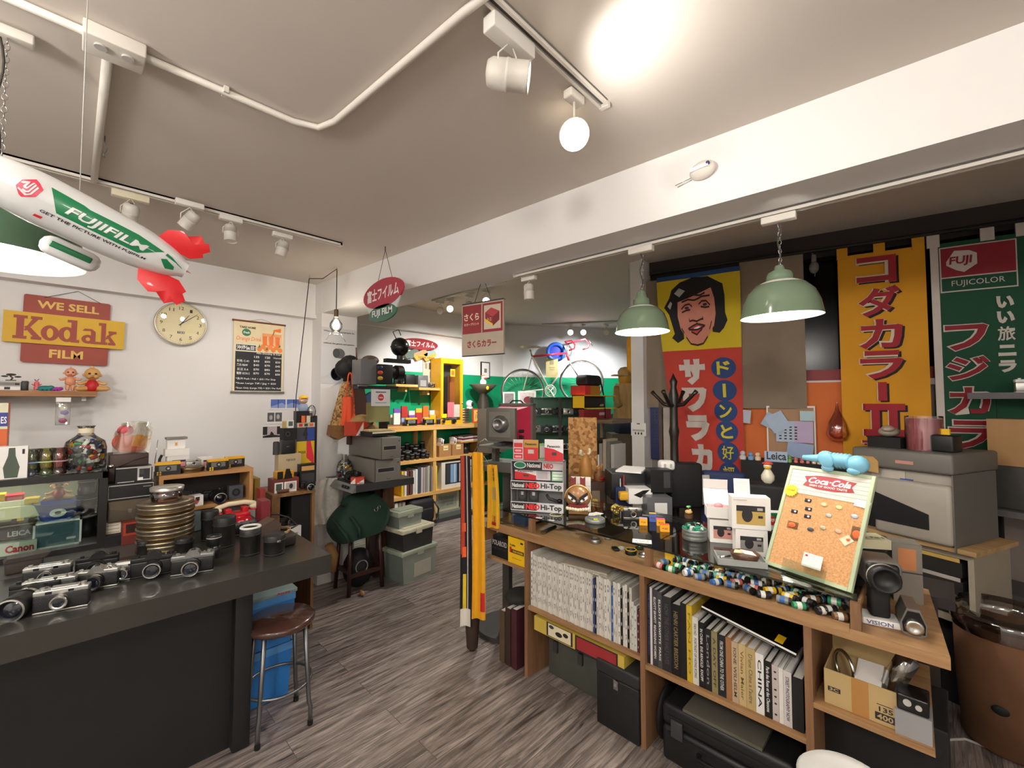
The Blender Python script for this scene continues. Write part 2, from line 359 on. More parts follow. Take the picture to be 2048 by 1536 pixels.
# ---------------------------------------------------------------- ceiling fittings
CW=mt('#d8d2c8',.6,var=.03)
t=thing('ceiling_conduit','white painted conduit running over the ceiling to a square junction box','conduit',(0,0,0));zc=ZC-.014
part(t,'pipe',G().tube([(-1.9,1.652,zc),(.53,1.646,zc),(.61,1.617,zc),(.637,1.537,zc),(.688,.86,zc),(.70,.76,zc)],.0115,CW))
part(t,'pipe',G().tube([(.04,1.652,zc),(.034,2.75,zc)],.0125,CW))
part(t,'junction_box',G().b(.132,.098,.04,CW,.052,1.652,ZC-.041,bev=.004).cyl(.014,ZC-.046,ZC-.039,LGREY,T=TR(.023,1.64,0)).cyl(.014,ZC-.046,ZC-.039,LGREY,T=TR(.08,1.64,0)))
for q in((.32,1.648),(.66,1.285)):part(t,'clip',G().b(.014,.04,.02,CW,q[0],q[1],ZC-.022))
def track(name,label,a,b,zt,w_=.034):
 a=V((a[0],a[1],0));b=V((b[0],b[1],0));L_=(b-a).length;T=TR(a.x,a.y,zt)@RZ(math.atan2(b.y-a.y,b.x-a.x))
 t=thing(name,label,'track light rail');d=mt('#5a5856',.5)
 part(t,'rail',G().box(0,-w_/2,-.02,L_,-w_/2+.009,0,CW,T=T).box(0,w_/2-.009,-.02,L_,w_/2,0,CW,T=T).box(0,-w_/2,-.008,L_,w_/2,0,d,T=T).box(-.004,-w_/2,-.021,.012,w_/2,0,CW,T=T).box(L_-.012,-w_/2,-.021,L_+.004,w_/2,0,CW,T=T));return t
track('lighting_track','long white lighting track on the ceiling above the wall clock',(-1.3,2.753),(1.197,2.753),ZC)
track('lighting_track','white lighting track at the top centre carrying the glowing lamps',(.40,.774),(1.262,.795),ZC)
track('lighting_track','white lighting track along the beam carrying two green pendants',(bX(1.80)+.215,1.80),(bX(-1.3)+.215,-1.3),ZBM)
def spot(label,loc,aim,lit=False,adapter=(.10,.034,.03),arz=0,big=1.0,zt=ZC,beige=False):
 t=thing('track_spotlight',label,'spotlight',(loc[0],loc[1],zt));pc=mt('#d9d0b4' if beige else '#dedad2',.5,var=.03);bd=mt('#cfcac0',.45,var=.03)
 part(t,'adapter',G().b(adapter[0],adapter[1],adapter[2],pc,z=-.02-adapter[2]+.006,bev=.004,T=RZ(arz)))
 L_=.085*big;R_=.031*big;hz_=-.045-adapter[2]-.04*big
 q=(V(aim)-V((loc[0],loc[1],zt+hz_))).to_track_quat('-Z','Y').to_matrix().to_4x4();T=TR(0,0,hz_)@q
 part(t,'yoke',G().tube([(-R_*1.15,0,0),(-R_*1.15,0,.03*big),(0,0,-hz_-.045),(R_*1.15,0,.03*big),(R_*1.15,0,0)],.0025,pc,6,T=TR(0,0,hz_)))
 h=part(t,'lamp_head',G().lathe([(R_*.3,L_*.62),(R_*.8,L_*.58),(R_,L_*.45),(R_,L_*.1),(R_*1.04,L_*.1),(R_*1.04,L_*.02),(R_,0),(R_,-L_*.45),(R_*1.05,-L_*.5),(R_*.9,-L_*.5),(R_*.88,-L_*.42)],bd,22,T=T,cap=False))
 part(t,'bulb',G().cyl(R_*.9,-L_*.46,-L_*.40,LIT if lit else mt('#e9e2cf',.2),T=T),'glowing bulb' if lit else None)
 return t
spot('white track spotlight half hidden behind the nose of the inflatable blimp',onz(262,380,ZC),(.1,3.4,1.5),beige=True,adapter=(.14,.036,.035))
spot('white track spotlight tilted to the left beside the blimp tail',onz(380,398,ZC),(-.1,3.2,1.7),adapter=(.12,.034,.028))
spot('white track spotlight pointing straight down above the wall clock',onz(462,428,ZC),(.62,2.5,0),adapter=(.11,.034,.028))
spot('white track spotlight nearest the end of the wall-side track',onz(565,462,ZC),(.55,3.0,1.0),adapter=(.11,.034,.028))
a=onz(1020,52,ZC);spot('bright white spotlight on the ribbed driver box at top centre',(a.x,a.y),(1.7,-.15,2.25),True,(.16,.045,.045),big=1.25)
# the round glowing disc lamp
a=onz(1148,178,ZC);a.z=ZC
t=thing('track_spotlight','round glowing white lamp hanging lowest from the centre track','spotlight',a)
part(t,'adapter',G().b(.075,.036,.03,CW,z=-.045,bev=.006))
q=(V((.50,.0,1.35))-V((a.x,a.y,2.26))).to_track_quat('-Z','Y').to_matrix().to_4x4();T=TR(0,0,-.155)@q
part(t,'stem',G().tube([(0,0,-.04),(0,0,-.11)],.004,CW))
part(t,'lamp_head',G().lathe([(.02,.07),(.03,.06),(.048,.012),(.051,0),(.049,-.004)],CW,24,T=T,cap=False))
part(t,'bulb',G().lathe([(.0,-.014),(.02,-.012),(.038,-.006),(.049,.0),(.049,.004)],mt('#fff3e0',.5,emit=16),24,T=T),'glowing front disc')
# spots under the beam and in the rear room
a=onz(1058,548,ZBM);spot('white spotlight hanging at the far end of the beam track',(a.x,a.y),(2.0,1.7,0),adapter=(.10,.034,.028),zt=ZBM,arz=1.65)
track('lighting_track','white lighting track on the rear ceiling behind the hanging signs',onz(866,600,ZC2),onz(1010,560,ZC2),ZC2)
for(x,y,tx,lit,lb)in((880,600,890,0,'grey-white spotlight turned away on the rear track, leftmost of its track'),(900,596,915,1,'lit white spotlight on the rear track left of the red and white hanging sign'),(938,588,930,0,'unlit spotlight just left of the red and white hanging sign'),(972,578,985,1,'lit spotlight on the rear track above the red and white hanging sign')):
 a=onz(x,y,ZC2);spot(lb,(a.x,a.y),ond(tx,640 if lit else 720,2.6),bool(lit),zt=ZC2,big=1.3)
a,b=onz(1085,648,ZC2),onz(1262,640,ZC2)
track('lighting_track','white lighting track high on the rear wall above the racing bicycle',a,b,ZC2)
for x,lit,lb in((1140,1,'glowing spotlight directly above the bicycle handlebar, left of a pair'),(1166,1,'glowing spotlight above the bicycle, right of a pair'),(1212,0,'dark unlit spotlight on the rear track beside the green pendant shade')):
 p=onz(x,646,ZC2);spot(lb,(p.x,p.y),(2.0,1.0,.9),bool(lit),zt=ZC2,big=1.5)
# green enamel pendants
ENA=mt('#748870',.18,var=.04,coat=.5);ENI=mt('#f4f2ea',.3,var=.02)
def pendant(label,loc,R_,rim,ztop,neck,ry=0,mat=ENA,arz=1.65):
 t=thing('pendant_lamp',label,'pendant lamp',(loc[0],loc[1],rim));k=R_
 pr=[(k,0),(k*.975,k*.12),(k*.93,k*.38),(k*.82,k*.66),(k*.62,k*.88),(k*.40,k*.98),(k*.34,k*1.02)]
 if neck==2:pr+=[(k*.31,k*1.06),(k*.30,k*1.24),(k*.22,k*1.30),(k*.17,k*1.50),(k*.06,k*1.62)];top=k*1.62
 else:pr+=[(k*.33,k*1.10),(k*.30,k*1.22),(k*.14,k*1.30),(k*.10,k*1.42)];top=k*1.42
 T=RY(ry)
 part(t,'lamp_shade',G().lathe(pr,mat,40,T=T,cap=False));inn=[(r*.975,z+.001)for r,z in pr[:6]]
 part(t,'shade_lining',G().lathe([(k,0)]+inn+[(.02,k*.97)],ENI,40,T=T,cap=False))
 part(t,'bulb',G().lathe([(.0,-.005),(.03,.004),(.042,.03),(.034,.06),(.018,.085),(.016,.12)],LIT,20,T=T),'glowing bulb')
 zt=ztop-rim;n=11
 cable=[(.006*sin(i*.9)+.5*top*sin(ry)*(1-i/n),.004*cos(i),top*.98+(zt-.03-top)*i/n)for i in range(n+1)]
 part(t,'cord',G().tube(cable,.0028,mt('#39342f',.6),6))
 ch=G();L_=(zt-.03-top);m_=max(4,int(L_/.017))
 for i in range(m_):ch.ring(.0055,.0012,CHR,T=TR(.010,0,top+L_*(i+.5)/m_)@RZ(pi/2*(i%2))@RX(pi/2),n=10,seg=5,sy=1.7)
 part(t,'chain',ch)
 part(t,'ceiling_adapter',G().b(.12,.034,.028,CW,z=zt-.03,bev=.004,T=RZ(arz)));return t
pendant('sage green enamel pendant lamp beside the red portrait banner',onx(1284,664,1.895),.126,1.880,ZBM-.022,2)
pendant('larger sage green enamel pendant lamp in front of the beige curtain',onx(1562,636,1.95),.143,1.883,ZBM-.022,1,rad(-2))
tp=onz(-18,515,1.935);pendant('dark green pendant lamp cut by the left edge under the blimp',(tp.x,tp.y),.185,1.935,ZC-.004,1,0,mt('#3e5a44',.2,coat=.4),0)
# bare bulb on a hooked cord
t=thing('bulb_pendant','bare glass bulb on dark cord hung from a ceiling hook before the corner poster','pendant lamp',(1.394,3.278,0));QZ=lambda z:1.55+(z-1.55)*1.147
part(t,'cord',G().tube([(-.07,.66,.8),(-.068,.62,1.6),(-.07,.37,2.56),(-.065,.36,2.555),(-.035,.18,2.525),(0,0,2.572),(0,0,QZ(2.16))],.0035,BLK))
part(t,'hook',G().tube([(.0,.0,2.583),(0,.012,2.568),(0,0,2.562),(0,-.008,2.572)],.002,CHR));part(t,'hook',G().tube([(-.07,.36,2.583),(-.07,.37,2.568),(-.07,.36,2.56)],.002,CHR))
part(t,'socket',G().cyl(.016,QZ(2.115),QZ(2.165),mt('#5c4a33',.4,.4)))
part(t,'bulb',G().lathe([(0,QZ(2.012)),(.028,QZ(2.018)),(.047,QZ(2.045)),(.045,QZ(2.072)),(.023,QZ(2.10)),(.015,QZ(2.118))],glassy('#ffffff',.06,1)),'clear glass bulb')
part(t,'filament',G().sph((0,0,QZ(2.06)),.025,mt('#fff1d8',.5,emit=40)),'glowing filament')
part(t,'wire_guard',G().ring(.045,.002,CHR,T=TR(0,0,QZ(2.005))).tube([(-.04,0,QZ(2.005)),(-.075,0,QZ(1.955))],.002,CHR).tube([(.04,0,QZ(2.005)),(.075,0,QZ(1.955))],.002,CHR))
# smoke detector style sensor on the beam
p=onx(1408,343,bX(.63));t=thing('emergency_sensor','white oval sensor with two thin aerials on the beam face','sensor',(bX(p.y)-.001,p.y,p.z),WEST-.0778)
part(t,'housing',G().sph((0,-.012,0),(.052,.026,.036),CW));part(t,'window',G().b(.07,.012,.014,mt('#f4f4f4',.2),y=-.036,z=-.004))
part(t,'lens',G().cyl(.008,-.046,-.036,mt('#3a3f70',.2),T=TR(.03,0,.008)@RX(-pi/2)@TR(0,0,0))if False else G().sph((.032,-.036,.008),.008,mt('#3a3f70',.2)))
part(t,'aerial',G().tube([(-.05,-.01,-.012),(-.11,-.02,-.022)],.0013,CHR));part(t,'aerial',G().tube([(-.045,-.01,-.02),(-.10,-.02,-.032)],.0013,CHR))
t=solo('ceiling_hook',G().tube([(0,0,0),(0,0,-.03),(.008,0,-.045),(.004,0,-.06),(-.004,0,-.075),(.002,0,-.085)],.0016,STEEL),'small twisted wire hook in the ceiling left of the conduit drop','hook',onz(210,272,ZC))
# ================================================================ LEFT ZONE
# ---- blimp hung from the ceiling
SILV=mt('#d6d8d8',.28,.0,var=.03,bump=.25,bscale=14,coat=.4);BGRN=mt('#0d7a4a',.3,coat=.3);BRED=mt('#d81f26',.35,coat=.3);BPNK=mt('#d8405a',.35)
A_,B_=ond(-95,312,.80),ond(371,541,1.06);ax=(B_-A_);BLN=ax.length;ax.normalize()
tow=-(ray(150,440)-ray(150,440).dot(ax)*ax).normalized();upv=ax.cross(tow)*1;upv=upv if upv.z>0 else-upv
t=thing('inflatable_blimp','silver inflatable blimp with green lettering panel and red fins hung from the ceiling','blimp',tuple(A_))
def brad(u):return .0545*max(.12,(1-abs((u-.42)/.60)**3.4)if u>.42 else(1-abs((u-.42)/.43)**2.6))**.55*(1-.10*u)
def bpt(u,a,k=1.0):r=brad(min(max(u,0),.985))*k;return ax*(u*BLN)+tow*(r*cos(a))+upv*(r*sin(a))
part(t,'envelope',G().surf(lambda u,v:bpt(u*1.0,v*2*pi,1+.012*sin(9*v*2*pi)*(u>.7)),46,40,SILV,0))
def wrap(poly,m,k,n=10,q=None):
 q=q or G();bm=bmesh.new();vs=[bm.verts.new((a,b,0))for a,b in poly];bm.faces.new(vs)
 for i in range(1,34):bmesh.ops.bisect_plane(bm,geom=bm.verts[:]+bm.edges[:]+bm.faces[:],plane_co=(i/34,0,0),plane_no=(1,0,0))
 for i in range(-12,13):bmesh.ops.bisect_plane(bm,geom=bm.verts[:]+bm.edges[:]+bm.faces[:],plane_co=(0,i*.13,0),plane_no=(0,1,0))
 bm.verts.index_update();q.add([bpt(v.co.x,v.co.y,k)for v in bm.verts],[[v.index for v in f.verts]for f in bm.faces],m,None,True);bm.free();return q
g=wrap([(.335,.62),(.47,.56),(.50,.50),(.72,.55),(.86,.42),(.80,.0),(.755,-.25),(.40,-.22)],BGRN,1.012)
wrap([(.875,.45),(.905,.40),(.965,.1),(.98,-.05),(.93,.18),(.87,.28)],BGRN,1.012,q=g);wrap([(.86,-.02),(.885,.12),(.935,-.15),(.94,-.42),(.90,-.5)],BGRN,1.014,q=g)
part(t,'panel',g,'green printed panels')
def wtxt(q,st,u0,u1,a0,a1,m,k,bold,sh):
 vs,fs,bb=glyphs(st,bold,sh);f2=[]
 for v in vs:f2.append(bpt(u0+(u1-u0)*(v[0]-bb[0])/(bb[2]-bb[0]),a0+(a1-a0)*(v[1]-bb[1])/(bb[3]-bb[1]),k))
 return q.add(f2,fs,m)
part(t,'lettering',wtxt(G(),'FUJIFILM',.425,.785,-.17,.26,SILV,1.05,.025,.2),'white lettering')
part(t,'slogan',wtxt(G(),'GET THE PICTURE WITH FUJIFILM',.345,.80,-.47,-.32,INK,1.03,.02,.1),'small black slogan')
HEX=[(-.85,.35),(-.2,.95),(.25,.75),(.85,.35),(.85,-.45),(.1,-.95),(-.2,-.85),(-.85,-.3)]
HEXI=([(-.8,.1),(-.55,.1),(-.3,.35),(-.3,.5),(-.75,.3)],[(-.45,-.05),(-.3,-.2),(-.05,-.2),(.05,.55),(-.1,.5),(-.15,-.05),(-.25,-.05),(-.25,.4),(-.4,.35)],[(.12,.5),(.28,.4),(.25,-.35),(.05,-.5),(-.3,-.4),(-.3,-.28),(.05,-.34),(.12,-.25)],[(.38,.36),(.55,.28),(.52,-.45),(.2,-.72),(-.6,-.45),(-.62,-.32),(.2,-.56),(.38,-.4)])
EM=lambda o:[(.275+.046*x+.012*y,.20+.46*y)for x,y in o]
g=wrap(EM(HEX),BPNK,1.02)
for o in HEXI:wrap(EM(o),SILV,1.035,q=g)
part(t,'emblem',g,'red hexagon emblem')
part(t,'emblem',wrap([(.335,-.62),(.365,-.60),(.36,-.72),(.33,-.74)],BRED,1.014),'small red mark')
def fin(a,sc,lb):
 c=bpt(.90,a,.8);out=(tow*cos(a)+upv*sin(a));side=ax.cross(out);pr=[(-.10,.0),(-.07,.09),(-.01,.125),(.02,.11),(.07,.15),(.10,.12),(.12,.13),(.145,.09),(.12,.06),(.13,.04),(.08,.0)]
 q=G();n=len(pr);P=[c+ax*(x*sc)+out*(z*sc+.002)for x,z in pr];ctr=sum(P,V())/n
 for sgn in(1,-1):q.add(P+[ctr+side*(.008*sgn)],[(i,(i+1)%n,n)for i in range(n)],BRED,None,True)
 part(t,'fin',q,lb)
fin(1.45,.42,'red fin');fin(-1.25,.45,'red fin');fin(pi,.4,'red fin')
gb=ond(142,508,1.0)-A_
Rm=M((ax.to_4d(),tow.to_4d(),upv.to_4d(),(0,0,0,1))).transposed();Rm=M(((ax.x,-tow.x,upv.x,gb.x),(ax.y,-tow.y,upv.y,gb.y),(ax.z,-tow.z,upv.z,gb.z),(0,0,0,1)))
part(t,'gondola',G().b(.105,.05,.044,SILV,z=-.022,bev=.02,T=Rm).b(.072,.012,.014,BGRN,z=-.002,y=-.021,bev=.003,T=Rm))
part(t,'cord',G().tube([tuple(bpt(.42,pi/2,1)),(bpt(.42,pi/2,1).x,bpt(.42,pi/2,1).y,ZC-A_.z)],.001,LGREY))
# ---- wall signs on the left wall
YW=3.98
KR,KY=mt('#a24a3c',.6,var=.06),mt('#dcae22',.55,var=.06)
a,b_=ony(5,650,3.95),ony(248,672,3.95);cx=(a.x+b_.x)/2;W_=b_.x-a.x;zt_=ony(5,620,3.95).z;zb_=ony(3,683,3.95).z;H_=zt_-zb_
t=thing('shop_sign','red and yellow three-board film sign hung by a wire on the left wall','sign',(cx,3.968,zb_));t.rotation_euler=(0,rad(.6),0)
def rr(x0,z0,x1,z1,r,n=5):
 o=[]
 for cx_,cz_,a0 in((x1-r,z0+r,-90),(x1-r,z1-r,0),(x0+r,z1-r,90),(x0+r,z0+r,180)):
  for i in range(n+1):a=rad(a0+90*i/n);o.append((cx_+r*cos(a),cz_+r*sin(a)))
 return o
q=part(t,'board',G().prism(rr(-W_*.36,-H_*.62,W_*.36,H_*1.60,.012),-.012,0,KR),'brick-red rounded backing board')
part(q,'lettering',G().txt('WE SELL',-W_*.255,H_*1.18,W_*.26,H_*1.44,-.0125,mt('#e4bd63',.6),.03).txt('FILM',-W_*.14,-H_*.44,W_*.14,-H_*.16,-.0125,mt('#e4bd63',.6),.03),'yellow lettering')
q=part(t,'board',G().box(-W_/2,-.026,0,W_/2,-.012,H_,KY),'yellow cross board')
g=G();e=-.0266
def gp(o):g.prism([(-W_*.425+x*W_*.01,H_*(.12+z*.0095))for x,z in o],e-.0006-2e-6*len(g.v),-.026,KR)
def gb_(x0,z0,x1,z1):gp([(x0,z0),(x1,z0),(x1,z1),(x0,z1)])
def go(cx_,cz_,rx,rz_,hx,hz_):
 n=22
 for i in range(n):
  a0,a1=2*pi*i/n,2*pi*(i+1)/n;gp([(cx_+rx*cos(a0),cz_+rz_*sin(a0)),(cx_+rx*cos(a1),cz_+rz_*sin(a1)),(cx_+hx*cos(a1),cz_+hz_*sin(a1)),(cx_+hx*cos(a0),cz_+hz_*sin(a0))])
gb_(3,0,10,80);gb_(0,0,13,10);gb_(0,70,13,80);gb_(17,0,27,10);gb_(16,70,27,80);gp([(10,30),(18,72),(24,72),(12,28)]);gp([(10,42),(20,6),(27,6),(14,48)])
go(35,27,9,27,3.2,17);go(52,27,9,27,3.2,17);gb_(56,0,62,80);gb_(52,71,62,80);gb_(58,0,65,10)
go(74,16,7,16,2.4,7);gb_(77,0,82,44);gp([(68,46),(70,54),(78,54),(82,44),(77,44),(76,47),(72,46)]);gb_(79,0,85,9);gb_(88,0,93,80);gb_(85,70,93,80);gb_(85,0,95,9);gb_(96,0,104,9);gp([(93,24),(98,46),(103,46),(94,20)]);gp([(94,34),(100,4),(105,4),(97,36)]);gb_(96,43,105,52)
for i,v in enumerate(g.v):g.v[i]=V((-W_*.425+(v.x+W_*.425)*.81,v.y,v.z))
part(q,'lettering',g,'brick-red slab lettering')
part(t,'wire',G().tube([(-W_*.2,-.014,H_*1.55),(W_*.07,.0,H_*1.92),(W_*.27,-.014,H_*1.58)],.0016,INK))
# ---- clock
c=ony(362,648,3.95);t=thing('wall_clock','round cream wall clock with chrome rim beside the chalk price board','clock',(c.x,YW,c.z));R0=.157;T=RX(pi/2)
part(t,'case',G().lathe([(R0*.96,0),(R0,.012),(R0,.04),(R0*.97,.052),(R0*.94,.05),(R0*.93,.04)],mt('#cfc9b8',.25,.6),48,T=T,cap=False))
part(t,'face',G().cyl(R0*.94,0,.038,mt('#ddd0a4',.4,var=.03),48,T=T));g=G()
for k in range(1,13):
 a=pi/2-k*pi/6;x,z=R0*.73*cos(a),R0*.73*sin(a);wd=.008*(1.8 if k>9 else 1);g.txt(str(k),x-wd,z-.012,x+wd,z+.012,-.0385,INK,.0)
part(t,'numerals',g);g=G()
for k in range(60):a=2*pi*k/60;r2=.90;r1=.86 if k%5 else .84;g.prism([(R0*r1*cos(a-.004),R0*r1*sin(a-.004)),(R0*r1*cos(a+.004),R0*r1*sin(a+.004)),(R0*r2*cos(a+.004),R0*r2*sin(a+.004)),(R0*r2*cos(a-.004),R0*r2*sin(a-.004))],-.0388,-.038,INK)
part(t,'minute_marks',g)
def hand(nm,ang,L_,wd,y):a=rad(90-ang);T=RY(-a);part(t,nm,G().prism([(-L_*.15,-wd),(L_,-wd*.4),(L_,wd*.4),(-L_*.15,wd)],y-.001,y,INK,T=T))
hand('hour_hand',34,R0*.52,.0035,-.040);hand('minute_hand',50,R0*.78,.0028,-.042);hand('second_hand',190,R0*.2,.001,-.043)
part(t,'date_window',G().box(-.021,-.0395,-.072,.021,-.038,-.056,INK).txt('TUE 8',-.017,-.070,.017,-.058,-.0396,WHT,.01))
part(t,'glass',G().lathe([(0,.047),(R0*.5,.0462),(R0*.94,.043)],glassy('#ffffff',.04,1,.02),40,T=T,cap=False))
# ---- chalk price board
c,W_,H_=frm(466,567,643,786,(0,3.965,1),0)
t=thing('price_board','hanging cloth price list with orange juice picture over a handwritten blackboard','price list',(c.x,3.967,c.z));CBL=mt('#2b2d31',.7);CRM=mt('#e9d8b0',.6);JU=mt('#ee7a28',.5);CHK=mt('#f2f0ec',.8)
part(t,'sheet',G().box(-W_/2,-.006,0,W_/2,0,H_,CRM).box(-W_*.46,-.0066,H_*.03,W_*.46,-.006,H_*.565,CBL))
part(t,'rail',G().tube([(-W_*.53,-.004,H_*.985),(W_*.53,-.004,H_*.985)],.008,mt('#7a4436',.6,var=.5,scale=30)),'scuffed top rail');part(t,'rail',G().tube([(-W_*.53,-.004,.006),(W_*.53,-.004,.006)],.008,mt('#8c8a84',.5,var=.4,scale=30)))
part(t,'wire',G().tube([(-W_*.25,0,H_*.99),(W_*.05,.01,H_*1.04),(W_*.3,0,H_*.99)],.001,INK))
g=G();X_=lambda u:-W_/2+W_*u
def tt(st,u0,v0,u1,v1,m,bo=.01,sh=0):g.txt(st,X_(u0),H_*v0,X_(u1),H_*v1,-.0068,m,bo,shear=sh)
tt('TAKE HOME',.11,.885,.42,.915,INK,.03);tt('Orange Drink',.05,.70,.54,.775,JU,.0,.2)
g.prism([(X_(.24+.085*cos(2*pi*i/20)),H_*(.83+.05*sin(2*pi*i/20)))for i in range(20)],-.0068,-.006,mt('#2f7d4f',.5));tt('Fresh',.18,.815,.30,.845,WHT,.03,.2)
part(t,'heading',g);g=G()
for i,u in enumerate((.56,.69,.82)):
 g.prism([(X_(u),H_*.66),(X_(u+.115),H_*.66),(X_(u+.125),H_*.84),(X_(u-.012),H_*.84)],-.0072,-.006,mt('#f0a060',.4));g.prism([(X_(u+.012),H_*.67),(X_(u+.10),H_*.67),(X_(u+.11),H_*.80),(X_(u),H_*.80)],-.0078,-.006,JU)
 g.prism([(X_(u+.09),H_*.68),(X_(u+.1),H_*.68),(X_(u+.108),H_*.80),(X_(u+.096),H_*.80)],-.008,-.006,WHT)
g.prism([(X_(.72),H_*.80),(X_(.76),H_*.8),(X_(.78),H_*.90),(X_(.93),H_*.93),(X_(.93),H_*.87),(X_(.80),H_*.88)],-.0082,-.006,JU)
for i in range(7):u=.50+.07*i;g.prism([(X_(u+.05*cos(2*pi*k/14)),H_*(.615+.035*(i%2)+.035*sin(2*pi*k/14)))for k in range(14)],-.0074-.0003*i,-.006,mt('#f0883a',.5))
for u,v in((.47,.63),(.62,.60),(.88,.65)):g.prism([(X_(u),H_*v),(X_(u+.05),H_*(v+.01)),(X_(u+.03),H_*(v+.05))],-.0098,-.006,GRN)
part(t,'juice_picture',g);g=G()
g.box(X_(.04),-.0074,H_*.575,X_(.44),-.006,H_*.665,WHT).box(X_(.05),-.0078,H_*.582,X_(.43),-.006,H_*.658,CBL);g.txt('沖掃價目!',X_(.06),H_*.59,X_(.42),H_*.65,-.0079,CHK,.02)
for st,u0,v0,u1,v1 in(('Film Develop & Scan',.45,.535,.94,.565),('135',.40,.485,.50,.515),('120',.62,.485,.72,.515),('Disposable',.79,.485,.98,.51),('彩色 C-41',.07,.42,.30,.455),('$43',.39,.425,.50,.455),('$50',.61,.425,.72,.455),('$20',.83,.425,.93,.455),('黑白 B&W',.07,.365,.28,.40),('$45',.39,.37,.50,.40),('$70',.61,.37,.72,.40),('$45',.83,.365,.93,.395),('反正 E-6',.08,.305,.29,.34),('$70',.39,.31,.50,.34),('$82',.61,.31,.72,.34),('$65',.83,.305,.93,.335),('電影 ECN-2',.07,.25,.32,.285),('$70',.39,.255,.50,.285),('$70',.61,.255,.72,.285),('$50',.83,.25,.93,.28),('*急沖 Push / Pull + $25 / Per Stop',.06,.175,.84,.21),('*Scan Large Tiff / Jpg + $20',.06,.115,.85,.145),('*Scan Only (Large Tiff) + $20 / Per Roll',.06,.05,.95,.08)):g.txt(st,X_(u0),H_*v0,X_(u1),H_*v1,-.0067,CHK,.012)
part(t,'price_lines',g,'white chalk price lines')
# ---- photos pinned on the left wall
NB=mt('#5570c0',.5);NL=mt('#93a6dc',.5)
bxw('photo_print','white print with two blue mountain views taped under the price list','photo',540,603,797,819,(0,3.976,1),0,.002,PAPER,front=[('r',.03,.14,.49,.92,NB),('p',[(.03,.14),(.49,.14),(.49,.40),(.38,.62),(.20,.42),(.03,.28)],NL),('r',.25,.14,.27,.92,INK),('r',.53,.14,.98,.92,NB),('p',[(.53,.14),(.98,.14),(.98,.35),(.85,.5),(.70,.60),(.53,.45)],NL),('r',.74,.14,.77,.92,INK)])
bxw('photo_print','small print with two square black and white portraits taped on the wall','photo',532,566,824,848,(0,3.976,1),0,.002,PAPER,front=[('r',.08,.2,.48,.95,mt('#5d5a60',.5,var=.6,scale=60)),('r',.53,.2,.93,.95,mt('#605c62',.5,var=.7,scale=70)),('e',.28,.55,.1,.2,LGREY),('e',.70,.6,.1,.2,LGREY)])
bxw('photo_print','black and white print of a dark room window scene, lowest of the wall photos','photo',524,561,851,877,(0,3.976,1),0,.002,PAPER,front=[('r',.04,.08,.97,.92,mt('#c9b9bf',.5)),('r',.04,.3,.28,.92,INK),('r',.80,.3,.97,.92,INK),('p',[(.04,.08),(.97,.08),(.97,.2),(.5,.32),(.04,.2)],INK),('p',[(.42,.28),(.48,.55),(.6,.42),(.64,.28)],INK)])
# ---- wall shelf and its toys
SHW=wood('#8a5a34','#b98552','X',5);ZS=1.613
t=thing('wall_shelf','short brown wooden wall shelf under the yellow film sign','shelf',(0,0,0));part(t,'board',G().box(-.9,3.72,ZS-.032,.098,3.98,ZS,SHW));part(t,'bracket',G().box(-.35,3.76,ZS-.065,-.33,3.98,ZS-.032,PAINT));part(t,'bracket',G().box(.03,3.78,ZS-.06,.05,3.98,ZS-.032,PAINT))
p=ony(20,776,3.76);t=thing('toy_stereo','miniature silver stereo with black side speakers on the wall shelf','toy',(p.x,p.y+.03,ZS))
part(t,'body',G().b(.082,.05,.052,LGREY,bev=.003).box(-.038,-.0265,.003,.038,-.025,.022,WHT).box(-.038,-.0265,.029,.038,-.025,.046,GREY).box(-.022,-.027,.006,.0,-.026,.02,INK).box(.018,-.027,.032,.034,-.026,.042,INK))
part(t,'speaker',G().b(.026,.05,.056,BLK,-.055,bev=.003));part(t,'speaker',G().b(.026,.05,.056,BLK,.055,bev=.003))
t=thing('bonsai_figure','tiny dark bonsai tree model standing on the miniature stereo','ornament',(p.x,p.y+.03,ZS+.0565));DG=mt('#46493f',.7)
part(t,'tray',G().b(.04,.02,.005,DGREY));part(t,'trunk',G().tube([(0,0,.004),(.006,0,.016),(-.004,0,.028)],.004,DG));part(t,'foliage',G().sph((0,0,.035),(.02,.012,.007),DG).sph((-.024,0,.025),(.014,.01,.005),DG).sph((.026,0,.023),(.014,.01,.005),DG))
p=ony(73,778,3.79);t=thing('toy_figure','small pink standing toy figure with blue head tuft on the shelf','toy',(p.x,3.79,ZS))
part(t,'base',G().b(.034,.02,.004,mt('#c9853a',.6)));part(t,'body',G().lathe([(.010,.004),(.013,.018),(.008,.03),(.012,.04),(.010,.052),(.002,.058)],mt('#e06a72',.5),12).tube([(-.008,0,.03),(-.02,0,.04)],.0035,mt('#e06a72',.5),6).tube([(.008,0,.03),(.02,0,.04)],.0035,mt('#e06a72',.5),6));part(t,'tuft',G().tube([(0,0,.055),(-.010,0,.068)],.0025,BLU,6).tube([(0,0,.055),(.008,0,.070)],.0025,mt('#b04a8a',.5),6))
def blob(label,x0,x1,col,z,yy,sz):
 p=ony((x0+x1)/2,778,yy);g=G().sph((0,0,sz*.45),(sz*1.05,sz*.7,sz*.48),mt(col,.45)).sph((sz*.7,-.004,sz*.55),(sz*.5,sz*.5,sz*.42),mt(col,.45)).sph((-sz*.8,0,sz*.3),(sz*.45,sz*.4,sz*.3),mt(col,.45))
 for s_ in(-.5,0,.5):g.sph((sz*s_,-sz*.5,sz*.2),(sz*.25,sz*.3,sz*.2),mt(col,.45))
 solo('rubber_toy',g,label,'toy',(p.x,yy,z))
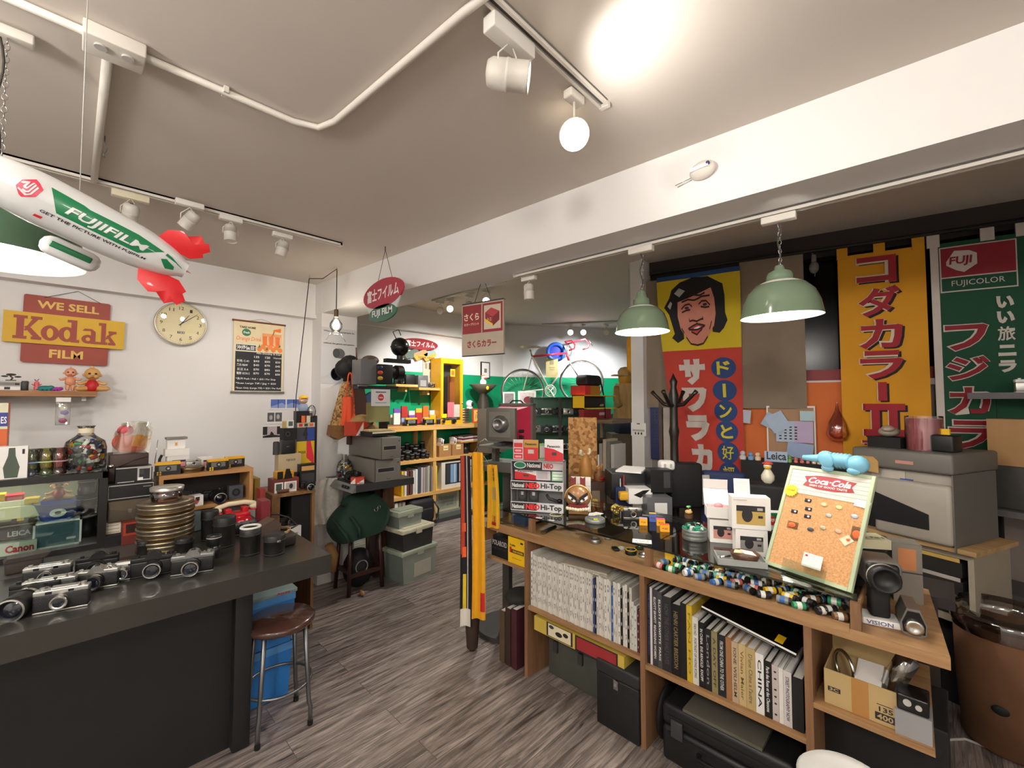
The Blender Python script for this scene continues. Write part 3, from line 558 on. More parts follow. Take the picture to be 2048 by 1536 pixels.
blob('teal crouching rubber toy on the wall shelf',78,102,'#1d7f80',ZS,3.79,.034);blob('magenta rubber toy between the teal toy and the baby dolls',100,124,'#a52ba0',ZS,3.79,.026)
def doll(label,p,s,skin,suit=None,seated=False,rz=0):
 t=thing('baby_doll',label,'doll',p,rz);SK=mt(skin,.4,var=.04);SU=mt(suit,.5)if suit else SK
 zb=.0 if seated else .045*s
 part(t,'torso',G().lathe([(.016*s,zb),(.030*s,zb+.012*s),(.029*s,zb+.035*s),(.020*s,zb+.06*s),(.010*s,zb+.066*s)],SU,16),None if not suit else 'red suit')
 h=part(t,'head',G().sph((0,0,zb+.098*s),(.034*s,.033*s,.036*s),SK).sph((-.034*s,0,zb+.092*s),.008*s,SK).sph((.034*s,0,zb+.092*s),.008*s,SK).sph((0,0,zb+.135*s),(.006*s,.005*s,.009*s),SK).sph((0,-.033*s,zb+.090*s),.004*s,SK).sph((0.014*s,-.026*s,zb+.082*s),.009*s,SK).sph((-.014*s,-.026*s,zb+.082*s),.009*s,SK))
 part(h,'eye',G().sph((-.013*s,-.031*s,zb+.099*s),(.006*s,.003*s,.005*s),INK));part(h,'eye',G().sph((.013*s,-.031*s,zb+.099*s),(.006*s,.003*s,.005*s),INK));part(h,'mouth',G().sph((0,-.032*s,zb+.079*s),(.007*s,.002*s,.002*s),mt('#b0523f',.5)))
 for sg in(-1,1):
  part(t,'arm',G().tube([(sg*.02*s,0,zb+.055*s),(sg*.038*s,-.004*s,zb+.045*s),(sg*.052*s,-.01*s,zb+.042*s),(sg*.06*s,-.012*s,zb+.05*s)],[.010*s,.009*s,.008*s,.005*s],SK))
  if seated:part(t,'leg',G().tube([(sg*.014*s,0,.014*s),(sg*.035*s,-.02*s,.016*s),(sg*.058*s,-.035*s,.014*s),(sg*.066*s,-.04*s,.02*s)],[.015*s,.015*s,.012*s,.012*s],SK))
  else:part(t,'leg',G().tube([(sg*.012*s,0,zb+.012*s),(sg*.015*s,0,.022*s),(sg*.015*s,-.002,.006*s),(sg*.016*s,-.014*s,.006*s)],[.014*s,.012*s,.008*s,.006*s],SK))
doll('bare pink baby doll standing on the wall shelf',(ony(140,778,3.79).x,3.79,ZS),.80,'#e2a07a')
doll('larger tan baby doll in a red suit seated at the shelf end',(ony(184,778,3.80).x,3.80,ZS),1.12,'#d9a662','#c3202a',True)
c,W_,H_=frm(110,140,795,850,(0,3.71,1),0)
t=thing('toy_packet','clear hanging packet with white card and purple toys under the wall shelf','packet',(c.x,3.708,c.z));part(t,'card',G().b(W_,.002,H_*.16,WHT,z=H_*.84));part(t,'bag',G().b(W_,.016,H_*.84,glassy('#eef0f0',.10,.98),bev=.004))
part(t,'contents',G().sph((0,0,H_*.62),(W_*.3,.005,H_*.10),CREAM).sph((W_*.1,0,H_*.45),(W_*.28,.005,H_*.09),mt('#7a68b0',.5)).sph((-W_*.1,0,H_*.32),(W_*.25,.005,H_*.08),WHT).sph((.0,0,H_*.16),(W_*.28,.005,H_*.09),mt('#d9709a',.5)));part(t,'string',G().tube([(0,0,H_),(0,.004,ZS-.032-c.z)],.0008,INK))
bxw('snack_carton','orange and blue upright carton cut by the left edge beside the display cabinet','carton',-40,11,806,945,(0,3.2,1),0,.10,mt('#d9652e',.5),front=[('r',0,.62,1,1,mt('#d8d4b8',.5)),('r',0,.66,1,.86,mt('#2d3a8e',.5)),('t','ES',.72,.70,.96,.80,WHT)])
# ---- black table, wall counter behind it
TB=mt('#34332f',.30,var=.12,scale=5,coat=.15,spec=.4);TB2=mt('#1b1b1b',.5)
t=thing('display_table','long black display table with cameras set out along it','table',(0,0,0))
part(t,'tabletop',G().prism([(-1.8,2.085),(.885,2.095),(.885,2.745),(-1.8,2.745)],.735,.82,TB,T=SW));part(t,'front_panel',G().box(-1.8,2.31,0,.54,2.34,.735,TB2));part(t,'leg',G().box(.53,2.255,0,.60,2.60,.735,TB2,bev=.006))
WC=mt('#4a4844',.5,var=.12,scale=6)
solo('wall_counter',G().box(-1.8,2.755,.0,.40,3.97,.79,TB2).box(-1.8,2.75,.79,.82,3.97,.8195,WC),'dark low counter against the left wall behind the black table','counter')
# ---- stool
c=(onz(527,1500,0)+onz(620,1440,0))/2;c=V((.69,2.31,0));c=V((.735,2.225,0))+V((.0,.09,0));SR=.155
t=thing('bar_stool','round brown seat stool with grey steel legs beside the black table','stool',(c.x,c.y,0));sz=zat((c.x,c.y),1232)
part(t,'seat',G().lathe([(SR*.9,sz-.04),(SR,sz-.028),(SR,sz-.012),(SR*.93,sz-.002),(0,sz)],mt('#4a3028',.25,var=.3,scale=9,coat=.5),36));part(t,'foot_ring',G().ring(SR*.92,.007,STEEL,T=TR(0,0,.20),n=36))
for k in range(4):
 a=rad(222+90*k);d=V((cos(a),sin(a),0));l=part(t,'leg',G().tube([d*(SR*.80)+V((0,0,sz-.035)),d*(SR*.93)+V((0,0,.2)),d*(SR*.97)+V((0,0,.11)),d*(SR*1.02)+V((0,0,.09)),d*(SR*1.02)],.0105,STEEL));part(l,'rubber_foot',G().cyl(.0125,0,.02,BLK,T=TR(d*(SR*1.02))))
# ---- blue bins
BB=mt('#2f7fd0',.35,var=.06,scale=6);BBL=mt('#5a9bdc',.35)
def bin_(label,x,y,z,w_,d,h,lid=None):
 t=thing('storage_bin',label,'bin',(x,y,z));g=G()
 part(t,'tub',G().prism([(-w_*.45,0),(w_*.45,0),(w_*.5,h),(-w_*.5,h)],-d/2,d/2,BB).box(-w_*.5,-d/2-.006,h*.86,w_*.5,d/2+.006,h,BBL))
 if lid:part(t,'lid',G().b(w_*1.04,d+.02,.02,lid,z=h,bev=.004).txt('Anes',w_*.25,h+.004,w_*.42,h+.017,-d/2-.0102,RED,.02));return t
bin_('lower blue plastic bin under the table end behind the stool',.675,2.68,0,.37,.34,.27);bin_('upper blue plastic bin with pale lid under the table end',.675,2.68,.272,.39,.34,.255,mt('#8fa3a0',.5))
# ---- display cabinet on the wall counter
t=thing('display_cabinet','black framed glass display cabinet full of small goods at the left edge','cabinet',(0,0,.8205));X0,X1,Y0,Y1,HC=-1.0,.130,3.0,3.42,.375;ck=mt('#1c1b19',.35)
part(t,'frame',G().box(X0,Y0,0,X1,Y1,.025,ck).box(X0,Y0,HC-.03,X1,Y0+.03,HC,ck).box(X0,Y1-.03,HC-.03,X1,Y1,HC,ck).box(X1-.032,Y0,.025,X1,Y0+.03,HC-.03,ck).box(X1-.032,Y1-.03,.025,X1,Y1,HC-.03,ck).box(X1-.02,Y0,HC-.03,X1,Y1,HC,ck).box(X0,Y1-.01,.02,X1,Y1,HC,mt('#c8cba8',.6)))
part(t,'glass_top',G().box(X0,Y0+.03,HC-.008,X1-.02,Y1-.03,HC-.002,GLS));part(t,'glass_door',G().box(X0,Y0+.008,.025,.02,Y0+.013,HC-.03,GLS));part(t,'glass_door',G().box(-.16,Y0+.018,.025,X1-.034,Y0+.023,HC-.03,GLS));part(t,'glass_shelf',G().box(X0,Y0+.05,.175,-.19,Y1-.03,.181,GLSM));part(t,'side_panel',G().box(X1-.012,Y0+.03,.025,X1-.006,Y1-.03,HC-.03,GLS))
lamp('AREA',(-.25,3.2,.8205+HC-.04),.9,'n',(-.25,3.2,0),.6,sx=.05)
ZK=.8205+.026;ZK2=.8205+.182
def cab(lb,nm,x0,x1,yt,yb,z,m,y=3.09,d=.07,**k):
 a=ony(x0,yb,y);b_=ony(x1,yb,y);h=(yb-yt)*mpp((a+b_)/2);return bx(nm,lb,nm.split('_')[-1],((a.x+b_.x)/2,y+d/2,z),0,(b_.x-a.x,d,h),m,**k)
cab('cream carton with red printed lettering at the cabinet floor, nearest the glass','lens_box',-40,72,1102,1126,ZK,mt('#dfe0cf',.6),y=3.045,front=[('t','Canon',.42,.18,.95,.8,mt('#c23440',.5),.04)])
cab('dark brown carton with silver lettering stacked on the cream one','lens_box',-40,64,1082,1101,ZK+.072,mt('#3a2a26',.5),y=3.06,front=[('t','LEICA',.50,.2,.96,.75,LGREY,.03)])
cab('dark amber carton with two yellow stickers under the glass shelf','film_box',-40,72,1052,1076,ZK+.125,mt('#3c2d1c',.5),y=3.10,front=[('r',.63,.3,.76,.6,YEL),('r',.86,.45,.98,.8,YEL)])
cab('long cream box lying on the glass shelf','paper_box',-30,78,1023,1046,ZK2,mt('#e2dfb0',.6),front=[('r',.02,.2,.35,.8,mt('#efeccb',.6))])
cab('yellow film box standing at the left on the cabinet shelf','film_box',-8,10,970,990,ZK2+.062,YEL,y=3.16)
cab('red film box behind glass on the cabinet shelf','film_box',11,48,972,988,ZK2+.062,RED,y=3.16,front=[('r',.1,.25,.9,.75,mt('#df7c80',.5))])
cab('pale green plain box under the red film box','paper_box',-8,60,990,1020,ZK2+.005,mt('#dfe3c8',.6),y=3.13)
cab('thin yellow box at the right end of the cabinet shelf','film_box',48,78,1010,1019,ZK2+.062,YEL,y=3.10)
a=ony(115,1060,3.12);t=thing('basin','blue plastic basin with white oval label standing on the clear drawer','basin',(a.x,3.12,ZK+.125));part(t,'tub',G().lathe([(.058,0),(.060,.004),(.088,.085),(.092,.085),(.086,.08),(.057,.006)],mt('#1c4fb4',.35),28,cap=True));part(t,'label',G().prism([(.028*cos(2*pi*i/20),.042+.02*sin(2*pi*i/20))for i in range(20)],-.0795,-.074,WHT,T=RX(0)).prism([(.012*cos(2*pi*i/8),.042+.008*sin(2*pi*i/8))for i in range(8)],-.080,-.074,DGREY))
a=ony(115,1090,3.12);t=thing('drawer_box','translucent drawer box with white frame inside the cabinet','drawer box',(a.x,3.12,ZK));part(t,'frame',G().box(-.082,-.06,0,-.074,.07,.124,WHT).box(.074,-.06,0,.082,.07,.124,WHT).box(-.082,-.06,.116,.082,.07,.124,WHT).box(-.082,-.06,0,.082,.07,.008,WHT));part(t,'drawer',G().box(-.073,-.058,.009,.073,.065,.115,mt('#5b7580',.2,var=.2)).box(.03,-.060,.03,.062,-.058,.04,WHT))
doll('toy doll in red clothes and wide tan cap inside the cabinet',(ony(117,1010,3.22).x,3.20,ZK+.206),.78,'#d8a06a','#b02a35',True)
a=ony(117,985,3.20);solo('doll_cap',G().sph((0,0,0),(.046,.04,.024),mt('#c39a63',.6)).sph((0,-.045,-.012),(.045,.03,.006),mt('#b98c55',.6)),'wide tan cap sitting on the cabinet doll','cap',(a.x-.003,3.20,ZK+.206+.104))
for i,(y_,zz,r_,hh,lb)in enumerate(((3.20,ZK,.048,.15,'tall black lens tube standing at the cabinet right end'),(3.16,ZK+.151,.042,.07,'black lens standing on the tall lens tube in the cabinet'),(3.18,ZK+.222,.036,.09,'topmost smoky jar stacked on the lenses in the cabinet'))):
 a=ony(178,1000,y_);t=thing('lens',lb,'lens',(a.x-.01,y_,zz));part(t,'barrel',G().lathe([(r_*.9,0),(r_,.006),(r_,hh*.3),(r_*.92,hh*.35),(r_*.92,hh*.6),(r_,hh*.65),(r_,hh)],BLK if i<2 else mt('#3a3d3c',.15),22));part(t,'ring',G().lathe([(r_*1.01,hh*.7),(r_*1.01,hh*.76)],GREY,22,cap=False))
# ---- on the cabinet top
ZT=.8205+HC+.001
p=at(28,950,ZT);t=bx('bottle_box','white box printed with a dark green bottle on the cabinet top','box',(p.x,3.06,ZT),0,(.098,.06,.148),WHT,front=[('p',[(.30,.03),(.70,.03),(.76,.35),(.62,.70),(.60,.95),(.40,.95),(.38,.70),(.24,.35)],mt('#4c5a4c',.3)),('r',.82,.75,.9,.9,INK)])
def tumbler(lb,x,y,c1,c2,h,r_,rz=0):
 a=ony(x,935,y);t=thing('drinking_glass',lb,'glass',(a.x,y,ZT));part(t,'bowl',G().lathe([(r_*.70,.0),(r_*.72,h*.25),(r_*.95,h*.6),(r_,h),(r_*.95,h),(r_*.88,h*.6),(r_*.62,h*.2)],glassy(c1,.10,.85),22));part(t,'foot',G().lathe([(r_*.85,0),(r_*.85,.008),(r_*.7,.03),(0,.034)],glassy(c2,.12,.8),22));part(t,'pattern',G().ring(r_*.93,.003,mt(c2,.3),T=TR(0,0,h*.5)))
tumbler('blue footed drinking glass on the cabinet top',63,3.10,'#d8dfc8','#8fa4ee',.125,.034);tumbler('yellow green drinking glass, middle of the three on the cabinet',92,3.10,'#f2ecb0','#b9e2a8',.125,.036);tumbler('pink and purple drinking glass beside the film jar',118,3.09,'#f3c8c4','#c0a0ac',.125,.032)
def canister_pile(n,r_,h_,z0,seed,shape):
 rn=random.Random(seed);q=G();cols=['#1b1b1d','#26262a','#e8e6e0','#d9a21c','#2d8a52','#2a3f80','#c9c9c6','#111','#5a5a5c','#b33a30']
 for i in range(n):
  z=z0+h_*rn.random();rr_=r_*shape((z-z0)/h_)*rn.random()**.4;a=rn.random()*6.28
  c=cols[rn.randrange(len(cols))];c='#111111' if c=='#111' else c
  q.cyl(.0095,-.013,.013,mt(c,.35),8,T=TR(rr_*cos(a),rr_*sin(a),z)@M.Rotation(rn.random()*6,4,(rn.random()-.5,rn.random()-.5,.3)))
 return q
a=ony(170,930,3.13);t=thing('film_jar','glass carafe filled with film cassettes on the cabinet top','jar',(a.x,3.14,ZT));jr=.082
part(t,'vessel',G().lathe([(0,.002),(jr*.96,.003),(jr,.02),(jr,.115),(jr*.9,.15),(jr*.5,.175),(jr*.36,.19),(jr*.34,.215),(jr*.45,.228),(jr*.40,.228),(jr*.30,.21)],GLS,30));part(t,'neck_band',G().lathe([(jr*.37,.192),(jr*.37,.216)],CREAM,24,cap=False));part(t,'film_cassettes',canister_pile(150,jr*.86,.13,.014,3,lambda s:1 if s<.75 else .8),'loose film cassettes','stuff')
# ================================================================ CAMERAS AND LENSES
LTH=mt('#1a1a1c',.6,var=.15,bump=.4,bscale=300);SAT=mt('#c2c1bb',.32,.85,var=.05);GLAS=mt('#141824',.05,coat=1)
PRO={}
def camera(label,loc,rz,kind='rf',w=.14,body=None,top=None,group=None):
 k=(kind,round(w,3),body and body.name,top and top.name)
 if k in PRO:return clone(PRO[k],loc,rz,label,group)
 body=body or LTH;top=top or SAT;d=w*.25;h=w*.56
 t=thing('camera',label,'camera',loc,rz,group);PRO[k]=t
 hb=h*.70
 part(t,'body',G().b(w,d,hb,body,z=h*.05,bev=w*.04).b(w*.99,d*.98,h*.07,top,bev=.0015))
 g=G().b(w,d,h*.22,top,z=hb+h*.03,bev=w*.025)
 if kind=='slr':g.prism([(-w*.19,hb+h*.2),(w*.19,hb+h*.2),(w*.12,h*1.10),(w*.06,h*1.16),(-w*.06,h*1.16),(-w*.12,h*1.10)],-d*.55,d*.5,top)
 elif kind=='rf':g.b(w*.52,d*.9,h*.10,top,x=w*.06,z=h*.92,bev=.003)
 part(t,'top_plate',g)
 g=G().cyl(w*.06,h*.95,h*1.06,top,14,T=TR(w*.38,0,0)).cyl(w*.05,h*.95,h*1.04,top,14,T=TR(-w*.36,0,0)).cyl(w*.025,h*.95,h*1.03,CHR,10,T=TR(w*.26,0,0))
 if kind=='slr':g.b(w*.10,d*.5,h*.04,BLK,z=h*1.16)
 part(t,'dials',g)
 if kind!='slr':part(t,'viewfinder',G().b(w*.12,.002,h*.12,GLAS,x=-w*.22 if kind=='rf' else w*.2,y=-d/2,z=hb+h*.08).b(w*.10,.002,h*.10,GLAS,x=w*.18,y=-d/2,z=hb+h*.09))
 R_=w*(.205 if kind=='slr' else .165);L_=w*(.36 if kind=='slr' else .18);zc=h*.44
 if kind=='tele':R_=w*.3;L_=w*1.1
 if kind=='compact':R_=w*.14;L_=w*.10
 T=TR(0,-d/2,zc)@RX(pi/2)
 lm=BLK if kind in('slr','tele')else CHR
 l=part(t,'lens',G().lathe([(R_,0),(R_,L_*.25),(R_*.94,L_*.28),(R_*.94,L_*.5),(R_,L_*.55),(R_,L_*.85),(R_*.96,L_),(R_*.82,L_),(R_*.6,L_*.88)],lm,26,T=T))
 part(l,'front_glass',G().lathe([(R_*.72,L_*.90),(R_*.4,L_*.95),(0,L_*.97)],GLAS,20,T=T,cap=False));part(l,'lens_ring',G().lathe([(R_*1.01,L_*.32),(R_*1.01,L_*.42)],CHR if lm==BLK else BLK,26,T=T,cap=False).lathe([(R_*.97,L_*1.0),(R_*.84,L_*1.005)],CHR,26,T=T,cap=False))
 return t
def lens(label,loc,r=.034,h=.08,kind=0,group=None,rz=0):
 k=('lens',r,h,kind)
 if k in PRO:return clone(PRO[k],loc,rz,label,group)
 t=thing('lens',label,'lens',loc,rz,group);PRO[k]=t
 part(t,'barrel',G().lathe([(r*.82,0),(r*.86,h*.06),(r*.86,h*.18),(r*.97,h*.22),(r*.97,h*.45),(r*.88,h*.48),(r*.88,h*.56),(r,h*.6),(r,h*.97),(r*.97,h),(r*.86,h),(r*.7,h*.93),(0,h*.93)],BLK if kind!=2 else SAT,24))
 part(t,'ring',G().lathe([(r*.885,h*.49),(r*.9,h*.52),(r*.885,h*.55)],CHR if kind else GREY,24,cap=False).lathe([(r*1.005,h*.9),(r*1.005,h*.94)],LGREY,24,cap=False))
 part(t,'cap' if kind==3 else 'front_glass',G().lathe([(r*.7,h*.94),(r*.4,h*.97),(0,h*.98)],BLK if kind==3 else GLAS,20,cap=False));return t
def case(label,loc,r,h,rz=0,m=None,clasp=False,fur=False,name='lens_case'):
 m=m or mt('#1d1c1b',.5,bump=.3,bscale=200);t=thing(name,label,'lens case',loc,rz)
 part(t,'body',G().lathe([(r*.97,0),(r,.004),(r*1.02,h*.72),(r*1.05,h*.73)],m,28));part(t,'lid',G().lathe([(r*1.07,h*.70),(r*1.07,h*.96),(r,h),(0,h*1.01)]if not fur else[(r*1.07,h*.70),(r*1.07,h*.98),(r*.9,h),(r*.8,h*.93),(0,h*.9)],m,28))
 part(t,'stitching',G().ring(r*1.075,.0012,mt('#3c3a36',.6),T=TR(0,0,h*.74)).ring(r*1.0,.0012,mt('#3c3a36',.6),T=TR(0,0,.008)))
 if clasp:part(t,'clasp',G().b(.016,.006,.012,CHR,y=-r*1.08,z=h*.66,bev=.002))
 if fur:part(t,'fur_rim',G().ring(r*.95,.006,mt('#d9d6d0',.9),T=TR(0,0,h*.985)))
 return t
# ---- cameras along the black table
ZB=.8205
def tc(label,x,y,rz,kind,w_,body=None,top=None,dy=.02,z=ZB):
 p=at(x,y,z,rz,dy*2);return camera(label,(p.x,p.y,z),rz,kind,w_,body,top)
tc('big black camera with a wide front lens at the left edge of the black table',14,1246,rad(-20),'tele',.135,BLK,BLK,.17)
tc('silver topped rangefinder camera nearest the black table front edge',120,1222,rad(-14),'rf',.142)
tc('silver topped rangefinder standing just behind the front silver rangefinder',93,1204,rad(-14),'rf',.142,None,None,.03)
tc('silver topped camera third back in the row of rangefinders',92,1170,rad(-12),'rf',.138)
tc('silver reflex camera left of centre on the black table',190,1178,rad(-16),'slr',.130)
tc('black reflex camera with silver lens ring behind the silver reflex',192,1150,rad(-10),'slr',.135,BLK,BLK,.03)
tc('small silver and black camera between the reflexes and the film can stack',244,1162,rad(-16),'rf',.128)
tc('black reflex camera in front of the film can stack',306,1152,rad(-12),'slr',.150,BLK,BLK)
tc('silver topped reflex camera right of the film can stack',384,1148,rad(-18),'slr',.150,BLK,mt('#8e8f8f',.35,.7))
LB=mt('#3a322c',.55,bump=.3,bscale=200)
p=at(45,1150,ZB);solo('camera_case',G().b(.11,.07,.055,LB,bev=.008).prism([(-.06,.05),(.06,.05),(.075,.068),(-.05,.068)],-.04,.035,LB),'open dark leather camera case behind the cameras at the left edge','camera case',(p.x,p.y+.07,ZB),.1)
case('black upright leather case at the left foot of the film can stack',at(288,1112,ZB),.026,.075);case('black leather case at the right foot of the film can stack',at(367,1106,ZB),.034,.075)
case('tall black lens case, farthest left of the lens row',tuple(at(421,1082,ZB)+V((0,.03,0))),.037,.155);case('tall black lens case in the middle of the lens row',tuple(at(450,1094,ZB)+V((0,.02,0))),.046,.150)
lens('black lens with silver front ring before the tall lens cases',at(427,1116,ZB),.030,.105,1)
case('round black case with a pale fur rim standing open on the table',at(500,1108,ZB),.042,.13,fur=True);case('short black lens case with a silver clasp near the table corner',at(548,1108,ZB),.045,.095,rz=.1,clasp=True)
p=at(577,1092,ZB);solo('leather_pouch',G().b(.07,.06,.055,mt('#2c2522',.5),bev=.012),'small dark brown leather pouch nearest the black table right end','pouch',(p.x,p.y+.02,ZB),.2)
p=at(540,1072,ZB);solo('leather_case',G().prism([(-.05,0),(.05,0),(.055,.05),(.02,.085),(-.045,.06)],-.04,.04,mt('#5b4a40',.55,bump=.3,bscale=200)),'brown leather flap case behind the lens row','camera case',(p.x,p.y+.05,ZB),.2)
tc('small black camera on a neck strap behind the fur rimmed case',497,1070,rad(5),'rf',.115,BLK,mt('#7e7f80',.35,.7),.05)
# strap
p0=at(515,1062,ZB);solo('neck_strap',G().tube([tuple(p0+V((a,b,c)))for a,b,c in((0,.02,.05),(.05,.05,.075),(.12,.06,.06),(.17,.02,.04),(.19,-.06,.006),(.15,-.10,.006),(.08,-.08,.006))],.005,BLK,6),'black neck strap looping over the brown leather case','strap')
p=at(555,1055,ZB);solo('coiled_cable',G().ring(.075,.004,mt('#b58a5c',.5),T=TR(0,0,.004)).ring(.075,.004,mt('#b58a5c',.5),T=TR(.006,.004,.011)),'tan cable ring lying at the far right end of the table','cable',(.80,2.65,ZB))
# ---- film can stack
CANM=mt('#9c8f78',.3,.85,var=.25,scale=3);CAND=mt('#6e5a3c',.35,.8,var=.3,scale=4)
def can(label,x,y,z,r,h,m,group=None):
 k=('can',round(r,3),round(h,3),m.name)
 if k in PRO:return clone(PRO[k],(x,y,z),random.random()*3,label,group)
 t=thing('film_can',label,'film can',(x,y,z),0,group);PRO[k]=t
 part(t,'base',G().lathe([(r*.96,0),(r*.965,h*.6)],m,40));part(t,'lid',G().lathe([(r*.985,h*.30),(r,h*.34),(r,h*.93),(r*.98,h),(r*.80,h),(r*.78,h*.95),(0,h*.95)],m,40));return t
p=at(337,1108,ZB);p=V((p.x,p.y+.105,ZB));rr_=46*mpp(p+V((0,0,.2)));z=ZB+.001;hs=(zat((p.x,p.y),1000)-ZB)/12
for i in range(12):can('flat round metal film can in the tall stack on the black table',p.x+.003*sin(i*2.1),p.y+.003*cos(i*1.7),z,rr_,hs-.0008,CANM if i%3 else CAND,'film cans in the tall stack');z+=hs
t=thing('plastic_tub','clear round tub with silver lid on top of the film can stack','tub',(p.x,p.y,z));part(t,'tub',G().lathe([(.058,0),(.062,.004),(.066,.05),(.063,.05)],glassy('#d9c9d4',.12,.9),30));part(t,'lid',G().lathe([(.068,.05),(.069,.066),(.064,.068),(0,.068)],SAT,30))
# ---- red telephone
p=at(492,1068,ZB);t=thing('rotary_telephone','red rotary telephone with cream banded handset behind the lens row','telephone',(p.x-.02,p.y+.11,ZB),.05);TR_=mt('#c8202c',.25,coat=.5)
part(t,'body',G().prism([(-.085,0),(.085,0),(.08,.03),(.045,.085),(-.045,.085),(-.08,.03)],-.07,.08,TR_).b(.11,.10,.02,TR_,z=.085,bev=.006).b(.03,.06,.028,TR_,-.042,.02,.10,bev=.006).b(.03,.06,.028,TR_,.042,.02,.10,bev=.006))
part(t,'dial',(lambda q:([q.sph((.036*cos(a),.036*sin(a),.006),(.0065,.0065,.004),WHT)for a in[2*pi*i/11 for i in range(11)]],q)[1])(G().cyl(.048,0,.004,TR_,30).cyl(.022,0,.008,mt('#d9808a',.3),20)),'dial with white finger dots')
t.children[1].matrix_local=TR(0,-.074,.048)@RX(rad(58))
part(t,'handset',G().tube([(-.105,.02,.125),(-.09,.02,.138),(-.04,.02,.150),(.04,.02,.150),(.09,.02,.138),(.105,.02,.125)],.013,CREAM,12).sph((-.102,.02,.122),(.034,.028,.020),CREAM).sph((.102,.02,.122),(.034,.028,.020),CREAM),'cream handset');part(t,'band',G().ring(.034,.005,TR_,T=TR(-.102,.02,.108)).ring(.034,.005,TR_,T=TR(.102,.02,.108)))
# ---- leather-case stack between cabinet and crate
BRC=mt('#43302a',.55,var=.15,bump=.2,bscale=120)
bxp('red_album','red boxed album with framed picture at the bottom of the case stack','album',243,300,1042,1086,ZB,0,.2,mt('#6d2a20',.5),front=[('r',.05,.40,.98,.97,mt('#a8402c',.45)),('r',.14,.5,.9,.9,mt('#3a2018',.4)),('e',.62,.70,.14,.14,mt('#c09050',.4))])
bxp('index_card','cream handwritten card leaning beside the red album','card',209,242,1045,1072,ZB+.04,0,.004,mt('#d8d2bc',.7),front=[('r',.1,.25,.9,.3,GREY),('r',.1,.5,.9,.54,GREY),('r',.1,.75,.85,.79,GREY)])
bxp('black_case','low black box under the cream card','box',209,244,1072,1093,ZB,0,.12,BLKM)
za=zat(at(250,1088,ZB)+V((0,.0,0)),1040)
def stk(nm,lb,cat,x0,x1,yt,yb,m,yy,d,**k):
 a,b_=ony(x0,yb,yy),ony(x1,yb,yy);q=ony((x0+x1)/2,yb,yy);tp=ony((x0+x1)/2,yt,yy);return bx(nm,lb,cat,((a.x+b_.x)/2,yy+d/2,q.z),0,(b_.x-a.x,d,tp.z-q.z),m,**k)
YS=3.02
t=stk('leather_camera_bag','worn olive brown leather bag with a clasp in the case stack','bag',214,300,999,1042,mt('#4d4336',.55,var=.2,bump=.3,bscale=120),YS,.2,bev=.01,front=[('p',[(.06,.62),(.5,.48),(.94,.62),(.98,.95),(.02,.95)],mt('#5a4f40',.5)),('r',.47,.40,.55,.56,CHR)])
stk('audio_deck','flat black deck with silver trim in the case stack','audio deck',214,308,966,998,BLK,YS,.2,front=[('r',.02,.08,.98,.12,LGREY),('r',.02,.88,.98,.93,LGREY),('r',.02,.08,.03,.93,LGREY),('r',.97,.08,.98,.93,LGREY),('r',.75,.68,.93,.74,GREY)])
t=stk('portable_radio','black and silver portable radio with raised aerial on the case stack','radio',231,304,934,965,BLK,YS,.10,front=[('r',.0,.93,1,1,LGREY),('r',.58,.1,.97,.92,LGREY),('r',.63,.18,.93,.85,INK),('r',.64,.5,.76,.8,DGREY),('r',.6,.12,.74,.3,WHT),('r',.05,.05,.5,.1,LGREY)])
q=t.location;hR=ony(268,934,YS).z-ony(268,965,YS).z;part(t,'aerial',G().tube([(.09,.03,hR),(.10,.03,hR+.13)],.002,CHR,6));part(t,'knob',G().sph((-.09,-.01,hR+.008),.012,CHR));part(t,'strap',G().tube([(-.06,0,hR),(-.0,0,hR+.03),(.06,0,hR+.045)],.003,BLK,6))
t=stk('brown_case','dark brown hard case behind the portable radio','case',216,296,908,965,BRC,YS+.12,.18,bev=.006)
a=ony(262,912,YS+.16);zq=ony(256,908,YS+.12).z;t=thing('toy_bag','clear plastic bag holding red and yellow soft toys on the brown case','bag',(a.x,YS+.19,zq))
part(t,'bag',G().surf(lambda u,v:((u-.5)*(.15+.02*v-.05*(v>.8))+.02*v,-.045+.02*sin(u*9)*v,v*.165+.012*sin(u*3.1)*v),10,8,glassy('#f3f2ee',.12,1),.0015).surf(lambda u,v:((u-.5)*(.15+.02*v-.05*(v>.8))+.02*v,.04+.01*sin(u*7),v*.165),8,6,glassy('#f3f2ee',.12,1),.0015))
part(t,'soft_toys',G().sph((-.025,-.01,.125),(.036,.03,.030),mt('#d65a64',.6)).sph((-.03,0,.06),(.05,.03,.05),mt('#e0684a',.6)).sph((.03,0,.05),(.045,.03,.05),mt('#e8a53c',.6)).sph((.0,-.01,.02),(.06,.03,.02),mt('#d9542f',.6)).sph((.055,0,.075),(.03,.02,.015),mt('#eab54c',.6)))
# ---- wooden crate shelf on the counter
CW1=wood('#a87443','#d2a468','X',4);YC=3.06;a,b_=ony(318,960,YC),ony(507,935,YC);zt=.0;ztop=ony(507,935,YC).z;zbot=ony(507,1003,YC).z
t=thing('crate_shelf','small open pine crate shelf holding black cameras beside the case stack','crate');xl,xr=a.x,b_.x
part(t,'top_board',G().box(xl,YC,ztop-.022,xr,YC+.24,ztop,CW1));part(t,'bottom_board',G().box(xl,YC,zbot,xr,YC+.24,zbot+.02,CW1));CWV=wood('#a87443','#d2a468','Z',4)
part(t,'side_board',G().box(xl,YC,zbot+.02,xl+.02,YC+.24,ztop-.022,CWV));part(t,'side_board',G().box(xr-.02,YC,zbot+.02,xr,YC+.24,ztop-.022,CWV));part(t,'back_board',G().box(xl,YC+.23,zbot+.02,xr,YC+.24,ztop-.022,mt('#2a2320',.6)))
